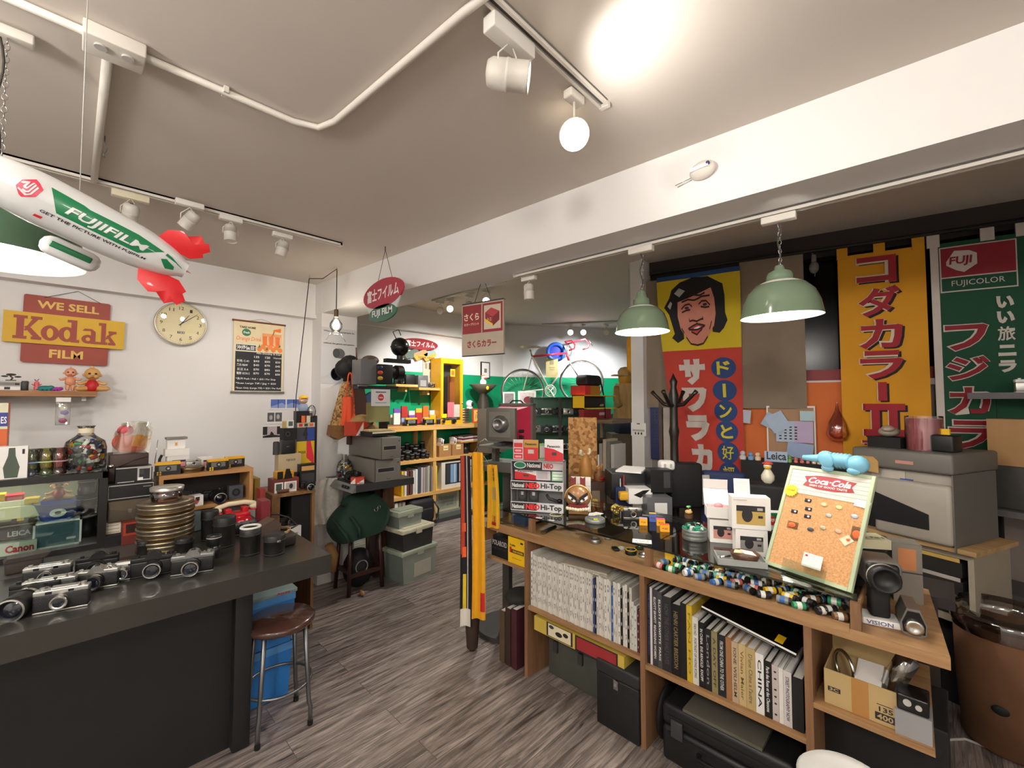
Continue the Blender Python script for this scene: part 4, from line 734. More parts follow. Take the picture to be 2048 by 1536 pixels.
solo('grey_plinth',G().box(xl+.06,YC+.05,ZB,xr-.01,YC+.24,zbot-.001,mt('#4c4b4a',.6)),'dark grey plinth carrying the pine crate shelf','plinth')
zi=zbot+.0205
camera('big black studio camera with round vented front inside the pine crate',(ony(437,1000,YC).x,YC+.12,zi),.05,'tele',.115,BLK,BLK)
camera('black folding camera deep at the left inside the pine crate',(ony(378,1000,YC).x,YC+.12,zi),.0,'slr',.12,BLK,BLK)
bx('camera_box','small grey box printed with a camera inside the crate right end','box',(ony(476,995,YC).x,YC+.07,zi),0,(.075,.05,.085),mt('#4a4f56',.4),front=[('e',.5,.5,.3,.28,BLK),('e',.5,.5,.15,.14,DGREY)])
a=ony(392,1018,YC);bx('gift_box','small white cube box with a red and black portrait on the crate floor','box',(a.x,YC+.032,zi),.15,(.062,.06,.06),WHT,front=[('p',[(.3,.25),(.5,.15),(.66,.4),(.66,.8),(.35,.8)],mt('#c05a5a',.5)),('p',[(.45,.5),(.7,.5),(.7,.85),(.38,.85)],INK)])
ZQ=ztop+.0008
def disposable(label,x,y,rz,w_=.115,loc=None):
 p=V(loc)if loc else V((ony(x,y,YC+.03).x,YC+.06,ZQ));t=thing('disposable_camera_box',label,'film camera box',p,rz);h=w_*.62
 part(t,'body',G().b(w_,.04,h*.82,mt('#17171a',.35)).prism([(-w_/2,h*.78),(w_/2,h*.78),(w_/2*.96,h),(-w_/2*.96,h)],-.0205,.0205,mt('#e8ae1e',.4)))
 part(t,'print',G().box(-w_*.34,-.0212,h*.30,w_*.34,-.02,h*.72,mt('#6f6f6c',.4)).prism([(w_*.02+.013*cos(2*pi*i/16),h*.5+.013*sin(2*pi*i/16))for i in range(16)],-.0220,-.02,BLK).prism([(w_*.02+.006*cos(2*pi*i/12),h*.5+.006*sin(2*pi*i/12))for i in range(12)],-.0224,-.02,LGREY))
 part(t,'badge',(lambda q:([q.prism([(-w_*.33+dx+.0045*cos(2*pi*i/10),h*.14+dz+.0045*sin(2*pi*i/10))for i in range(10)],-.0216,-.02,YEL)for dx,dz in((-.006,.006),(.006,.006),(-.006,-.005),(.006,-.005))],q)[1])(G()));return t
disposable('yellow topped disposable camera box at the right end of the crate top',470,930,.06,.105,(ony(470,930,YC+.1).x,YC+.12,ZQ));disposable('yellow topped disposable camera box left of its twin on the crate top',438,940,.02,.105,(ony(436,940,YC+.04).x,YC+.055,ZQ));disposable('yellow topped disposable camera box leaning at the crate left end beside the radio',334,950,-.12,.115,(ony(337,950,YC+.02).x,YC+.05,ZQ))
p=V((ony(384,945,YC+.05).x,YC+.09,ZQ));can('flat brass film can lying on the crate top',p.x,p.y,ZQ,.068,.028,CAND);camera('small silver compact camera on the brass film can',(p.x+.01,p.y-.01,ZQ+.0285),.05,'compact',.075,SAT,SAT)
bx('camera_box','white box with a pink camera picture behind the brass film can','box',(ony(411,920,YC+.16).x,YC+.18,ZQ),0,(.075,.05,.07),WHT,front=[('r',.35,.25,.98,.75,PNK),('r',.35,.6,.98,.75,INK)])
a=V((ony(356,935,YC+.16).x,YC+.19,ZQ));bx('camera_box','white box with a salmon camera picture under the white lens hood stack','box',a,0,(.105,.07,.09),WHT,front=[('r',.22,.25,.85,.7,PNK),('r',.22,.6,.85,.72,INK),('e',.45,.46,.1,.18,INK)])
t=bx('camera_box','white box holding an orange instant camera above the salmon box','box',(a.x-.005,a.y,ZQ+.0905),0,(.115,.075,.04),WHT,front=());bx('open_box','topmost white open box with grey lid on the box pile','box',(a.x-.01,a.y+.01,ZQ+.131),0,(.085,.06,.055),WHT,front=[('r',.42,.3,.58,.7,mt('#e9c08a',.5)),('e',.5,.5,.03,.05,RED)]);bx('box_lid','tilted grey lid on the topmost white box','lid',(a.x-.008,a.y+.005,ZQ+.187),0,(.10,.07,.012),GREY)  # the tilted grey piece on top is a loose box lid
solo('camera_strap',G().tube([(0,0,0),(-.012,0,.03),(-.010,.0,.07),(.0,.0,.095)],.007,BLK,8),'black camera strap standing up left of the white boxes','strap',(a.x-.075,a.y-.02,ZQ+.005))
t=thing('magnifier','round blue grey glass magnifier leaning under the crate','magnifier',(ony(402,1060,2.86).x,2.98,ZB));part(t,'glass',G().cyl(.055,-.003,.003,mt('#8fa9ad',.08,trans=.3),30,T=TR(0,0,.062)@RX(rad(75))));part(t,'rim',G().ring(.056,.004,DGREY,T=TR(0,0,.062)@RX(rad(75))));part(t,'stand',G().tube([(.05,.0,.02),(.07,.02,.0)],.004,DGREY))
bxp('book','yellow book standing at the right end of the pine crate','book',508,519,957,1012,ZB+.06,0,.15,mt('#8f7a22',.6));bxp('red_tin','red tin standing right of the yellow book','tin',519,530,978,1040,ZB,0,.08,mt('#8e2a2a',.5),bev=.004);bxp('red_box','low red box on the counter end beside the corner cabinet','box',522,540,1002,1062,ZB,0,.1,mt('#7d2830',.5))
# ---- corner cabinet with instant cameras
XC0=ony(540,980,3.14).x;XC1=1.20;YCC=3.10;zt=ony(590,984,YCC).z;CB=wood('#6b4a2c','#9a7142','Z',4)
t=thing('corner_cabinet','brown wooden corner cabinet standing against the left wall and pillar','cabinet');XC1=ony(630,980,YCC).x
part(t,'top_board',G().box(XC0,YCC-.01,zt-.02,XC1,3.45,zt,CB));part(t,'side_board',G().box(XC0,YCC,.0,XC0+.05,3.45,zt-.02,CB));part(t,'side_board',G().box(XC1-.018,YCC,0,XC1,3.45,zt-.02,CB));part(t,'shelf_board',G().box(XC0+.05,YCC+.01,.52,XC1-.018,3.45,.54,CB));part(t,'back_board',G().box(XC0+.05,3.43,.0,XC1-.018,3.45,zt-.02,BLKM))
zsh=.541
t=bx('speaker','black loudspeaker standing inside the corner cabinet','speaker',((XC0+XC1)/2+.065,YCC+.12,zsh),0,(.14,.18,zt-.023-zsh-.01),BLKM);a=ony(579,1040,YCC+.01)
bx('paper_box','white carton with vertical black writing inside the corner cabinet','box',(XC0+.05+.072,YCC+.08,zsh),0,(.135,.14,.17),WHT,front=[('t','Unique Steak',.15,.52,.85,.6,INK),('t','House Cameras',.15,.7,.85,.78,INK),('t','Chatting Camera',.15,.25,.85,.33,INK),('r',.1,.48,.9,.49,GREY)])
camera('black camera resting on the white carton inside the corner cabinet',(XC0+.125,YCC+.08,zsh+.1705),.1,'slr',.11,BLK,BLK)
ZE=zt+.0008
def cc(x,y):return V((ony(x,960,y).x,y,ZE))
t=camera('black instant camera with big round vented front on the corner cabinet',tuple(cc(614,3.17)),-.1,'tele',.085,BLK,BLK)
bx('wooden_top_camera','tan leather covered folding camera behind the round vented camera','camera',tuple(cc(612,3.26)),0,(.11,.07,.16),BLK,front=[('r',.1,.72,.9,.92,mt('#d0a25c',.5)),('r',.1,.1,.9,.6,DGREY)])
bx('paper_box','red brown flat box under the photo frames on the corner cabinet','box',tuple(cc(567,3.22)),0,(.16,.12,.085),mt('#7a352c',.5));
bx('small_photo','small dark instant photo leaning on the red brown box','photo',tuple(cc(558,3.135)),0,(.052,.004,.068),PAPER,front=[('r',.15,.25,.85,.88,mt('#4a5a50',.4,var=.5))]);bx('small_photo','small grey instant photo leaning right of the dark one','photo',tuple(cc(581,3.135)),0,(.078,.004,.068),PAPER,front=[('r',.12,.2,.9,.9,mt('#b9b5ac',.5,var=.4)),('e',.55,.55,.15,.25,INK)])
solo('leather_roll',G().cyl(.012,-.035,.035,mt('#5b3a26',.5),14,T=RY(pi/2)),'small brown leather roll before the instant photos','leather roll',tuple(cc(566,3.125)+V((0,-.005,.012))))
q=cc(567,3.2)+V((0,0,.0855));t=thing('instant_camera','yellow and black folded instant camera on the red brown box','camera',q,.1);part(t,'body',G().b(.11,.07,.05,mt('#d9981e',.45),bev=.006));part(t,'face',G().box(-.055,-.038,.0,-.02,-.034,.05,BLK).prism([(-.012,0),(.04,0),(.02,.065),(.0,.065)],-.045,-.034,BLK));part(t,'lens',G().cyl(.012,.034,.042,BLKG,16,T=TR(.025,0,.022)@RX(pi/2)))
bx('film_box','beige film carton behind the yellow instant camera','box',tuple(cc(575,3.32)),0,(.15,.08,.235),mt('#b9a888',.6),front=[('t','FUJICOLOR',.35,.78,.75,.86,mt('#5a5348',.6)),('r',.6,.1,.85,.45,DGREY)])
q=cc(572,3.33)+V((0,0,.236));bx('speaker_cube','black cube speaker on the beige film carton','speaker',(q.x+.005,q.y,q.z),.0,(.085,.075,.10),BLK,bev=.004,front=[('r',.3,.5,.5,.54,GREY)]);bx('black_camera_box','black boxed camera with round lens on the cube speaker','box',(q.x+.01,q.y,q.z+.1008),.05,(.09,.075,.08),BLKM,front=[('e',.3,.5,.18,.22,DGREY),('e',.3,.5,.1,.12,BLKG)]);bx('small_photo','tiny framed photo on top of the black boxed camera','photo',(q.x+.016,q.y-.02,q.z+.182),.0,(.042,.005,.055),PAPER,front=[('r',.15,.25,.85,.85,mt('#55605a',.4))]);bx('small_photo','tiny tan card on the black boxed camera beside the tiny photo','card',(q.x-.022,q.y-.01,q.z+.182),.3,(.03,.004,.05),mt('#c2a76a',.6))
solo('lens_tube',G().cyl(.021,0,.085,DGREY,18).cyl(.017,.085,.09,BLK,18),'dark lens tube standing left of the black cube speaker','lens',(q.x-.075,q.y-.02,q.z))
u=cc(607,3.36);bx('film_carton','yellow film carton with a red corner on the corner cabinet','box',(u.x,3.37,ZE),0,(.125,.08,.315),mt('#d2b01f',.5),front=[('p',[(.55,1),(.78,1),(.98,.62),(.98,.45),(.55,.62)],mt('#d9283c',.5)),('t','FUJICOLOR',.1,.70,.5,.78,INK)])
bx('film_carton','dark grey and blue carton with a large 4 above the yellow film carton','box',(u.x,3.37,ZE+.3158),0,(.125,.08,.135),mt('#3b3f46',.5),front=[('r',.58,.05,.98,.72,mt('#27408f',.5)),('t','4',.32,.08,.6,.78,INK,.04),('r',0,.75,1,1,mt('#c8b9a0',.5)),('r',.1,.8,.3,.95,RED),('r',.4,.8,.6,.95,DGREY),('r',.7,.8,.9,.95,ORG)])
z5=ZE+.4515;bx('film_display','black box with a row of coloured film rolls above the big 4 carton','box',(u.x-.005,3.38,z5),0,(.115,.06,.085),BLK)
for i,c in enumerate(('#e8682a','#d9d2c2')):solo('film_roll',G().cyl(.014,0,.05,mt(c,.4),14).cyl(.006,.05,.056,BLK,10),('orange','pale')[i]+' film roll standing before the black display box','film roll',(u.x-.018+.035*i,3.335,z5))
t=thing('toy_figure','toy figure in yellow cap with hamburger face on the topmost box','toy',(u.x-.005,3.38,z5+.0855));part(t,'body',G().lathe([(.03,0),(.036,.02),(.030,.045),(.012,.056)],mt('#8fa0b8',.5),18));part(t,'head',G().sph((0,0,.082),(.032,.03,.030),mt('#d8936a',.5)));part(t,'mouth',G().sph((0,-.018,.076),(.026,.018,.010),WHT).sph((0,-.02,.076),(.022,.018,.004),RED));part(t,'cap',G().sph((0,0,.100),(.030,.03,.018),YEL).sph((.0,-.03,.096),(.028,.02,.004),YEL))
solo('plastic_wrap',G().sph((0,0,.05),(.03,.025,.05),glassy('#f2f4f6',.2,1)),'crumpled clear plastic beside the toy figure','plastic bag',(u.x+.05,3.36,z5+.03));solo('black_tube',G().b(.028,.03,.50,BLK,bev=.006),'tall black flash grip leaning behind the film cartons','flash',(u.x+.085,3.39,ZE))
# ================================================================ PILLAR, DESK AND REAR ROOM
def bxc(name,label,cat,xc,yb,yt,C,xl,xr,m,**k):
 C=V(C);w_=ony(xr,yb,C.y).x-C.x;d=onx(xl,yb,C.x).y-C.y;h=zat((C.x,C.y),yt)-C.z
 return bx(name,label,cat,(C.x+w_/2,C.y+d/2,C.z),0,(w_,d,h),m,**k)
bxw('wall_poster','tall white poster with lens pictures on the corner pillar','poster',642,713,657,768,(0,3.772,1),0,.003,mt('#d2d2d4',.6,var=.02),front=[('t','What would photography be',.06,.915,.93,.95,INK),('t','without the genius and passion',.06,.70,.93,.735,INK),('t','of Leica',.40,.335,.60,.365,INK),('e',.50,.55,.16,.09,mt('#8e9092',.3,.6)),('e',.42,.55,.10,.085,mt('#55575a',.3)),('e',.44,.18,.17,.12,mt('#24272e',.3)),('e',.38,.18,.09,.09,mt('#0c0d12',.2))])
# hat and bags on a hook
hk=ony(712,725,3.62);t=thing('wall_hook','dark double hook on the corner pillar carrying the hat and the bags','hook',(hk.x-.02,3.775,1.80));part(t,'plate',G().b(.05,.012,.14,BLK,0,-.006,-.07));part(t,'arm',G().tube([(0,-.01,.05),(-.02,-.12,.05),(-.03,-.15,.09)],.008,BLK));part(t,'arm',G().tube([(0,-.01,-.04),(.03,-.10,-.04),(.04,-.13,0)],.008,BLK))
c=ony(700,736,3.6);s_=26*mpp(c);solo('felt_hat',G().sph((0,0,0),(s_*.9,s_*.7,s_*1.0),BLKM).sph((-s_*.35,-.01,-.01),(s_*.85,s_*.6,s_*.78),BLKM).sph((.02,0,-s_*.7),(s_*.8,s_*.55,s_*.3),BLKM),'black felt hat hanging above the woven bag','hat',tuple(c))
WOV=speckle('#6b4a2a','#cfa468',70,.8,.45,.18,True,.6);c=ony(683,815,3.58);W_=26*mpp(c);H_=62*mpp(c)
t=thing('woven_bag','large tan woven bag hanging below the black hat','bag',tuple(c));part(t,'body',G().prism([(-W_*.95,-H_*.88),(-W_*.4,-H_),(W_*.7,-H_*.8),(W_*.95,-H_*.5),(W_*.75,H_*.45),(W_*.35,H_*.85),(W_*.05,H_*.7),(-W_*.45,-H_*.1)],-.05,.04,WOV));part(t,'band',G().prism([(-W_*.95,-H_*.86),(-W_*.85,-H_*.55),(W_*.3,-H_*.6),(W_*.85,-H_*.5),(W_*.8,-H_*.82),(-W_*.4,-H_*1.02)],-.055,.045,mt('#8a6238',.8,var=.3,scale=40)))
c=ony(697,808,3.50);W_=14*mpp(c);H_=42*mpp(c);OB=mt('#e9552a',.7,var=.12,scale=20);t=thing('tote_bag','bright orange cloth tote hanging over the woven bag','bag',tuple(c))
part(t,'body',G().surf(lambda u,v:((u-.5)*2*W_*(1-.25*v),-.03*sin(u*pi)-.01*sin(u*14)*(1-v),-H_+1.35*H_*v),14,8,OB,.004).surf(lambda u,v:((u-.5)*2*W_*(1-.25*v),.02*sin(u*pi),-H_+1.35*H_*v),8,6,OB,.004));part(t,'handle',G().tube([(-W_*.5,-.015,H_*.3),(-W_*.1,.0,H_*1.35),(W_*.1,0,H_*1.5)],.006,OB,6));part(t,'handle',G().tube([(W_*.55,-.015,H_*.3),(W_*.4,.0,H_*1.4),(W_*.2,0,H_*1.5)],.006,OB,6))
c=ony(709,815,3.64);solo('jacket',G().prism([(-.05,-.32),(.08,-.30),(.10,.05),(.05,.28),(-.04,.24)],-.03,.04,mt('#4a2c22',.7)).prism([(.07,-.10),(.15,-.02),(.15,.14),(.09,.1)],-.02,.03,mt('#3a5a80',.8)),'brown and denim jackets bunched behind the orange tote','jacket',tuple(c))
# desk with two grey printers
SB=mt('#3c3c3d',.4,var=.08);C=onz(712,986,.85);xr=ony(828,960,C.y).x;yl=3.76
t=thing('printer_desk','dark grey slab desk on a brown panel carrying the two grey printers','desk');part(t,'worktop',G().box(C.x,C.y,.85,xr,yl,.905,SB));part(t,'panel',G().box(1.96,3.56,0,xr+.02,3.60,.85,wood('#3d2416','#5b3822','Z',5)));part(t,'leg',G().box(1.90,3.58,0,1.95,3.72,.85,mt('#3a1c1a',.5)))
t=part(t,'control_panel',G().prism([(0,.0),(.0,.054),(-.030,.0)],C.y,yl-.01,mt('#8b8d8e',.35,.6),T=TR(C.x,0,.85)),'silver front strip with knobs');part(t,'knob',G().cyl(.012,0,.02,BLK,12,T=TR(C.x-.012,C.y+.10,.875)@RY(rad(-60))));part(t,'knob',G().cyl(.012,0,.02,BLK,12,T=TR(C.x-.012,C.y+.14,.875)@RY(rad(-60))));part(t,'knob',G().cyl(.012,0,.02,BLK,12,T=TR(C.x-.012,C.y+.18,.875)@RY(rad(-60))))
PG=mt('#7d7972',.5,var=.04);DK=mt('#4b4844',.5);pf=[('r',.12,.42,.74,.62,DK),('r',.10,.40,.76,.64,mt('#8f8b84',.5)),('r',.13,.44,.73,.60,INK),('r',.45,.1,.6,.12,DK),('r',.0,.0,.03,1,DK),('e',.90,.82,.03,.03,DK)]
P1=onz(749,966,.906);bxc('photo_printer','lower grey photo printer standing on the dark slab desk','printer',749,966,921,P1,688,801,PG,bev=.006,front=pf)
z1=zat((P1.x,P1.y),919);P2=onz(762,920,z1+.004);bxc('photo_printer','upper grey photo printer stacked on its twin','printer',762,920,876,P2,697,802,PG,bev=.006,front=pf)
z2=zat((P2.x,P2.y),874);px_,py_=P2.x,P2.y
bx('paper_box','flat black paper box with cream lid on the upper printer','box',(px_+.05,py_+.14,z2+.003),.1,(.22,.17,.035),BLK,front=[('r',0,.6,1,1,CREAM)]);bx('paper_pile','loose tan papers lying on the flat black paper box','paper',(px_+.04,py_+.15,z2+.039),-.1,(.18,.14,.012),mt('#cbb98a',.8))
t=bx('photo_paper_box','red and white triangular patterned box at the left on the upper printer','box',(px_-.07,py_+.28,z2+.003),.35,(.14,.12,.11),mt('#c8402c',.5),front=[('p',[(.05,.02),(.62,.02),(.62,.98)],WHT),('r',.25,.06,.5,.12,INK)])
t=thing('tan_bag','crumpled tan canvas bag with strap behind the paper pile','bag',(px_+.0,py_+.33,z2));part(t,'body',G().sph((0,0,.08),(.11,.07,.09),mt('#a98a58',.8,bump=.3)).sph((.08,0,.05),(.07,.06,.06),mt('#a98a58',.8,bump=.3)));part(t,'strap',G().tube([(-.06,-.07,.09),(-.02,-.09,.06),(.04,-.08,.08),(.07,-.07,.11)],.007,mt('#5c4a30',.7),6))
# studio camera on a stand
cp=ony(755,745,py_+.22);t=thing('studio_camera','grey and black studio camera head on a black column above the printers','camera',(cp.x,cp.y,cp.z));k=mpp(cp)
part(t,'body',G().box(-42*k,-.05,-25*k,-8*k,.10,24*k,mt('#68686a',.4),.004).box(-8*k,-.06,-23*k,26*k,.09,16*k,BLK,.004));g=G()
part(t,'colour_dial',G().sph((-2*k,-.062,9*k),(6*k,.006,4*k),mt('#2b2b55',.4)));part(t,'colour_dial',G().sph((-2*k,-.062,-1*k),(6*k,.006,4*k),mt('#c0442a',.4)));part(t,'colour_dial',G().sph((-2*k,-.062,-12*k),(6*k,.006,4*k),mt('#b59a2a',.4)))
part(t,'lens',G().cyl(12*k,0,26*k,BLK,20,T=TR(20*k,0,2*k)@RY(pi/2)).cyl(15*k,20*k,34*k,BLK,20,T=TR(20*k,0,2*k)@RY(pi/2)));part(t,'base_plate',G().box(-45*k,-.05,-33*k,40*k,.06,-27*k,BLK).box(-46*k,-.06,-29*k,-28*k,-.04,-26*k,CHR))
lo=(z2+.003-cp.z);part(t,'column',G().box(8*k,-.03,lo,20*k,.03,-27*k,BLK));part(t,'pin',G().tube([(-44*k,0,22*k),(-45*k,0,46*k)],.006,mt('#4a2c26',.5)));part(t,'top_cap',G().sph((-12*k,.03,24*k),(18*k,.05,10*k),mt('#4c3d36',.5)))
bx('dealer_sign','white card sign with a red dot hung on the camera column','sign',(cp.x-2*k,cp.y-.075,cp.z-67*k),0,(40*k,.006,33*k),mt('#cfcfd0',.5),front=[('e',.5,.52,.16,.2,RED),('t','Leica',.39,.46,.61,.58,WHT),('t','Authorized Camera Dealer',.22,.80,.78,.88,INK),('t','Hong Kong Limited',.2,.18,.8,.23,INK)])
solo('canvas_flap',G().box(-22*k,0,-.16,22*k,.05,0,mt('#8f8a5a',.8)),'olive canvas bag hanging behind the white card sign','bag',(cp.x,cp.y-.06,cp.z-60*k)).location.y+=.02
bl=ony(800,694,py_+.24);r_=18*mpp(bl);t=thing('darkroom_lamp','round black globe lamp on a bracket at the right of the studio camera','lamp',tuple(bl));part(t,'globe',G().sph((0,0,0),(r_,r_,r_*1.05),BLKG,seg=24).ring(r_*1.0,.004,BLK));part(t,'neck',G().cyl(r_*.35,-r_*1.5,-r_*.9,BLK,16).box(-r_*1.8,-.03,-r_*1.8,r_*1.2,.03,-r_*1.4,BLK));part(t,'handle',G().tube([(-r_*.5,0,r_*.9),(-r_*.9,0,r_*1.6),(-r_*.2,0,r_*1.9),(r_*.1,0,r_*1.3)],.004,BLK,6));part(t,'lever',G().tube([(r_*.3,-.02,-r_*1.4),(r_*1.1,-.02,-r_*1.2)],.003,BLK,6))
# things at the left end of the desk
ZD=.9055;jp=at(694,958,ZD);t=thing('film_jar','stoppered glass jar of film cassettes on the dark slab desk','jar',(C.x+.08,jp.y+.05,ZD));part(t,'vessel',G().lathe([(0,.002),(.062,.003),(.066,.02),(.066,.10),(.05,.14),(.026,.16),(.024,.19),(.034,.20),(.034,.205)],GLS,26));part(t,'film_cassettes',canister_pile(60,.055,.11,.014,9,lambda s:1 if s<.7 else .7),None,'stuff')
camera('black camera lying before the jar on the dark slab desk',(C.x+.08,C.y+.22,ZD),rad(-60),'slr',.13,BLK,BLK);p=V((C.x+.055,C.y+.085,ZD));bx('film_box','small red and white box at the slab desk corner','box',p,rad(-35),(.10,.05,.05),mt('#cf3f2a',.5),front=[('p',[(0,0),(.35,0),(.35,.9),(0,.2)],WHT),('p',[(.45,0),(1,.7),(1,0)],WHT),('r',.6,.08,.95,.18,INK)]);solo('film_can_pot',G().cyl(.016,0,.04,BLK,14,e=.002),'black film pot on the small red and white box','film pot',(p.x,p.y+.02,ZD+.0505))
# fur cloth hanging from the desk end
c=ony(652,1000,3.60);FUR=mt('#d3cfc6',.95,var=.2,scale=40,bump=1,bscale=90);solo('fur_cloth',G().surf(lambda u,v:((u-.5)*(.16+.10*sin(v*3))+.05*v*v,.02*sin(u*12+v*3),-.19+.36*v),18,12,FUR,.03),'white shaggy fur cloth draped at the desk left end','cloth',tuple(c))
# dark stool with green bag
DWD=mt('#3a2019',.4,var=.15);t=thing('wooden_stool','dark red wooden stool under the green bag','stool',(1.715,3.50,0));hs=.52
for sx in(-1,1):
 for sy in(-1,1):part(t,'leg',G().tube([(sx*.12,sy*.10,hs-.02),(sx*.145,sy*.125,0)],.017,DWD,4))
for sx,sy in((0,-.118),(0,.118)):part(t,'stretcher',G().box(-.13,sy-.01,.14,.13,sy+.01,.17,DWD))
part(t,'stretcher',G().box(-.138,-.11,.16,-.12,.11,.19,DWD));part(t,'stretcher',G().box(.12,-.11,.16,.138,.11,.19,DWD));part(t,'seat',G().box(-.15,-.13,hs-.03,.15,.13,hs,DWD,.006))
GB=mt('#1c3a2c',.8,var=.15,scale=10,bump=.3,bscale=50);t=thing('duffel_bag','dark green canvas bag flopped on the dark stool','bag',(1.70,3.48,hs));g=G()
g.surf(lambda u,v:(.26*(abs(cos(2*pi*u))**.5)*(1 if cos(2*pi*u)>0 else-1)*(.75+.3*sin(pi*min(1,v*1.1))-.25*v),.17*(abs(sin(2*pi*u))**.6)*(1 if sin(2*pi*u)>0 else-1)*(1-.55*v*v),-.06+.30*v+.035*cos(2*pi*u)),36,12,GB,0);g.sph((0,0,.20),(.16,.08,.07),GB);part(t,'body',g)
part(t,'strap',G().tube([(-.24,-.05,.10),(-.20,-.19,.0),(-.17,-.20,-.06)],.014,GB,6));part(t,'strap',G().tube([(-.14,-.15,.12),(-.10,-.21,.03),(-.09,-.20,-.04)],.014,GB,6));part(t,'buckle',G().ring(.014,.003,CHR,T=TR(.07,-.155,.14)@RX(1.2)).ring(.012,.003,CHR,T=TR(.10,-.15,.155)@RX(1.2)))
solo('black_bundle',G().sph((0,0,.16),(.13,.11,.16),BLKM).ring(.05,.005,GREY,T=TR(-.03,-.12,.20)@RX(pi/2)),'black gear bundle with grey ring stored under the dark stool','bundle',(1.72,3.52,.0));solo('jute_roll',G().tube([(-.02,0,.0),(.0,0,.12),(-.05,-.02,.22)],.035,mt('#a07a48',.8),10),'tan rolled cloth standing left of the dark stool','roll',(1.53,3.56,.17));solo('shoe_tree',G().sph((0,0,.02),(.016,.035,.02),mt('#b08050',.5)),'small pale wooden shoe tree on the floor by the dark stool','shoe tree',(1.66,3.33,0))
# plastic boxes on the floor
PB=mt('#8f9c92',.25,var=.06,trans=.35);t0=onz(778,1160,0)
def pbox(label,x,y,z,rz,w_,d,h,lid,body=PB,lidh=.035,inner=None):
 t=thing('plastic_box',label,'box',(x,y,z),rz);part(t,'tub',G().prism([(-w_*.46,0),(w_*.46,0),(w_*.5,h),(-w_*.5,h)],-d/2,d/2,body));part(t,'lid',G().b(w_*1.06,d*1.08,lidh,lid,z=h-.004,bev=.006).b(w_*.8,d*.8,.006,lid,z=h+lidh-.004));part(t,'latch',G().b(.06,.01,.04,lid,0,-d*.54,h-.02))
 if inner:part(t,'contents',G().b(w_*.5,.002,h*.5,inner,.03,-d/2-.0015,.03))
 return t
LDG,LDC=mt('#a9b39f',.4),mt('#d8d3b8',.4)
pbox('bottom clear storage box with papers beside the brown desk panel',2.16,3.42,0,.12,.38,.26,.235,LDG,inner=mt('#b9b5a5',.6));pbox('middle dark storage box with wide cream lid, second of the floor stack',2.15,3.42,.2665,.12,.34,.24,.15,LDC,mt('#3a3a39',.4));pbox('top small clear lidded box on the floor stack',2.11,3.44,.4505,.12,.26,.16,.10,LDG,lidh=.045)
# ---------------------------------------------------------------- rear bookcase
PINE=wood('#b98546','#e2b870','X',4);PINV=wood('#b98546','#e2b870','Z',4);YB=4.60;XB0,XB1=2.55,4.20
t=thing('bookcase','long pine bookcase against the green rear wall','bookcase')
for z0,z1,nm in((1.19,1.25,'top_board'),(.79,.83,'shelf_board'),(.37,.41,'shelf_board'),(.0,.05,'plinth')):part(t,nm,G().box(XB0,YB,z0,XB1,4.88,z1,PINE if z0 else DGREY))
for x in(XB0,3.23,4.06):part(t,'upright',G().box(x,YB+.004,.05,x+.045,4.88,.37,PINV).box(x,YB+.004,.41,x+.045,4.88,.79,PINV).box(x,YB+.004,.83,x+.045,4.88,1.19,PINV))
part(t,'post',G().box(3.10,4.84,.83,3.15,4.88,1.19,PINV))
def book(label,loc,rz,th,h,d,m,title=None,tm=None,group=None,lean=0,name='book',pages=True):
 t=thing(name,label,'book' if name=='book' else name,loc,rz,group);b_=min(.003,th*.2)
 part(t,'cover',G().box(-th/2,-d/2,0,th/2,-d/2+b_,h,m).box(-th/2,-d/2+b_,0,-th/2+b_,d/2,h,m).box(th/2-b_,-d/2+b_,0,th/2,d/2,h,m));part(t,'pages',G().box(-th/2+b_,-d/2+b_,.003,th/2-b_,d/2-.004,h-.004,PAPER))
 if title:L_=h*.8;part(t,'lettering',G().txt(title,-L_/2,-th*.22,L_/2,th*.22,0,tm or WHT,.01,T=TR(0,-d/2,h*.5)@RY(pi/2)))
 if lean:t.rotation_euler=(0,lean,rz)
 return t
rb=[(805,'#d8b52a'),(811,'#d9d4cc'),(816,'#5b3a38'),(822,'#5e3b35'),(828,'#cfcdca'),(833,'#dcd9d4'),(838,'#3f4c5c'),(844,'#b9a8a6'),(849,'#9b9690'),(854,'#8d887e'),(858,'#b4ada2'),(861,'#6b665f'),(864,'#a9a59b'),(868,'#c08a84'),(872,'#e3cf3c')]
rl=['yellow','off-white','maroon','dark brown','pale grey','plain white','slate blue','pinkish grey','mid grey','olive grey','light stone','charcoal','soft grey','dusty pink','bright yellow']
rn=random.Random(4)
for i,(x,c)in enumerate(rb):a=ony(x,985,YB+.02);book('%s spined photo book on the middle shelf of the pine bookcase'%rl[i],(a.x,YB+.13,.4105),0,.030,.29+.03*rn.random()+(.02 if i>8 else 0),.22,mt(c,.5,var=.05),group='photo books in the rear bookcase')
bx('record_frame','white crate of upright booklets right of the photo books','crate',(3.62,YB+.12,.4105),0,(.50,.2,.345),mt('#d9d3c4',.5),front=[('r',.12,.16,.95,.95,INK),('r',.16,.2,.28,.9,DGREY),('r',.29,.2,.50,.9,mt('#7d9ec0',.5)),('r',.42,.2,.44,.9,WHT),('r',.58,.2,.66,.9,mt('#b7b0ae',.5)),('r',.70,.2,.78,.9,WHT),('r',.84,.2,.92,.9,mt('#a9a5ae',.5))])
for i,x in enumerate((2.72,2.77,2.82)):book(('white','grey','tan')[i]+' magazine file beside the backpack at the bookcase floor',(x,YB+.12,.0505),0,.04,.29,.2,mt(('#d8d6d2','#8a8078','#9a8c7c')[i],.5))
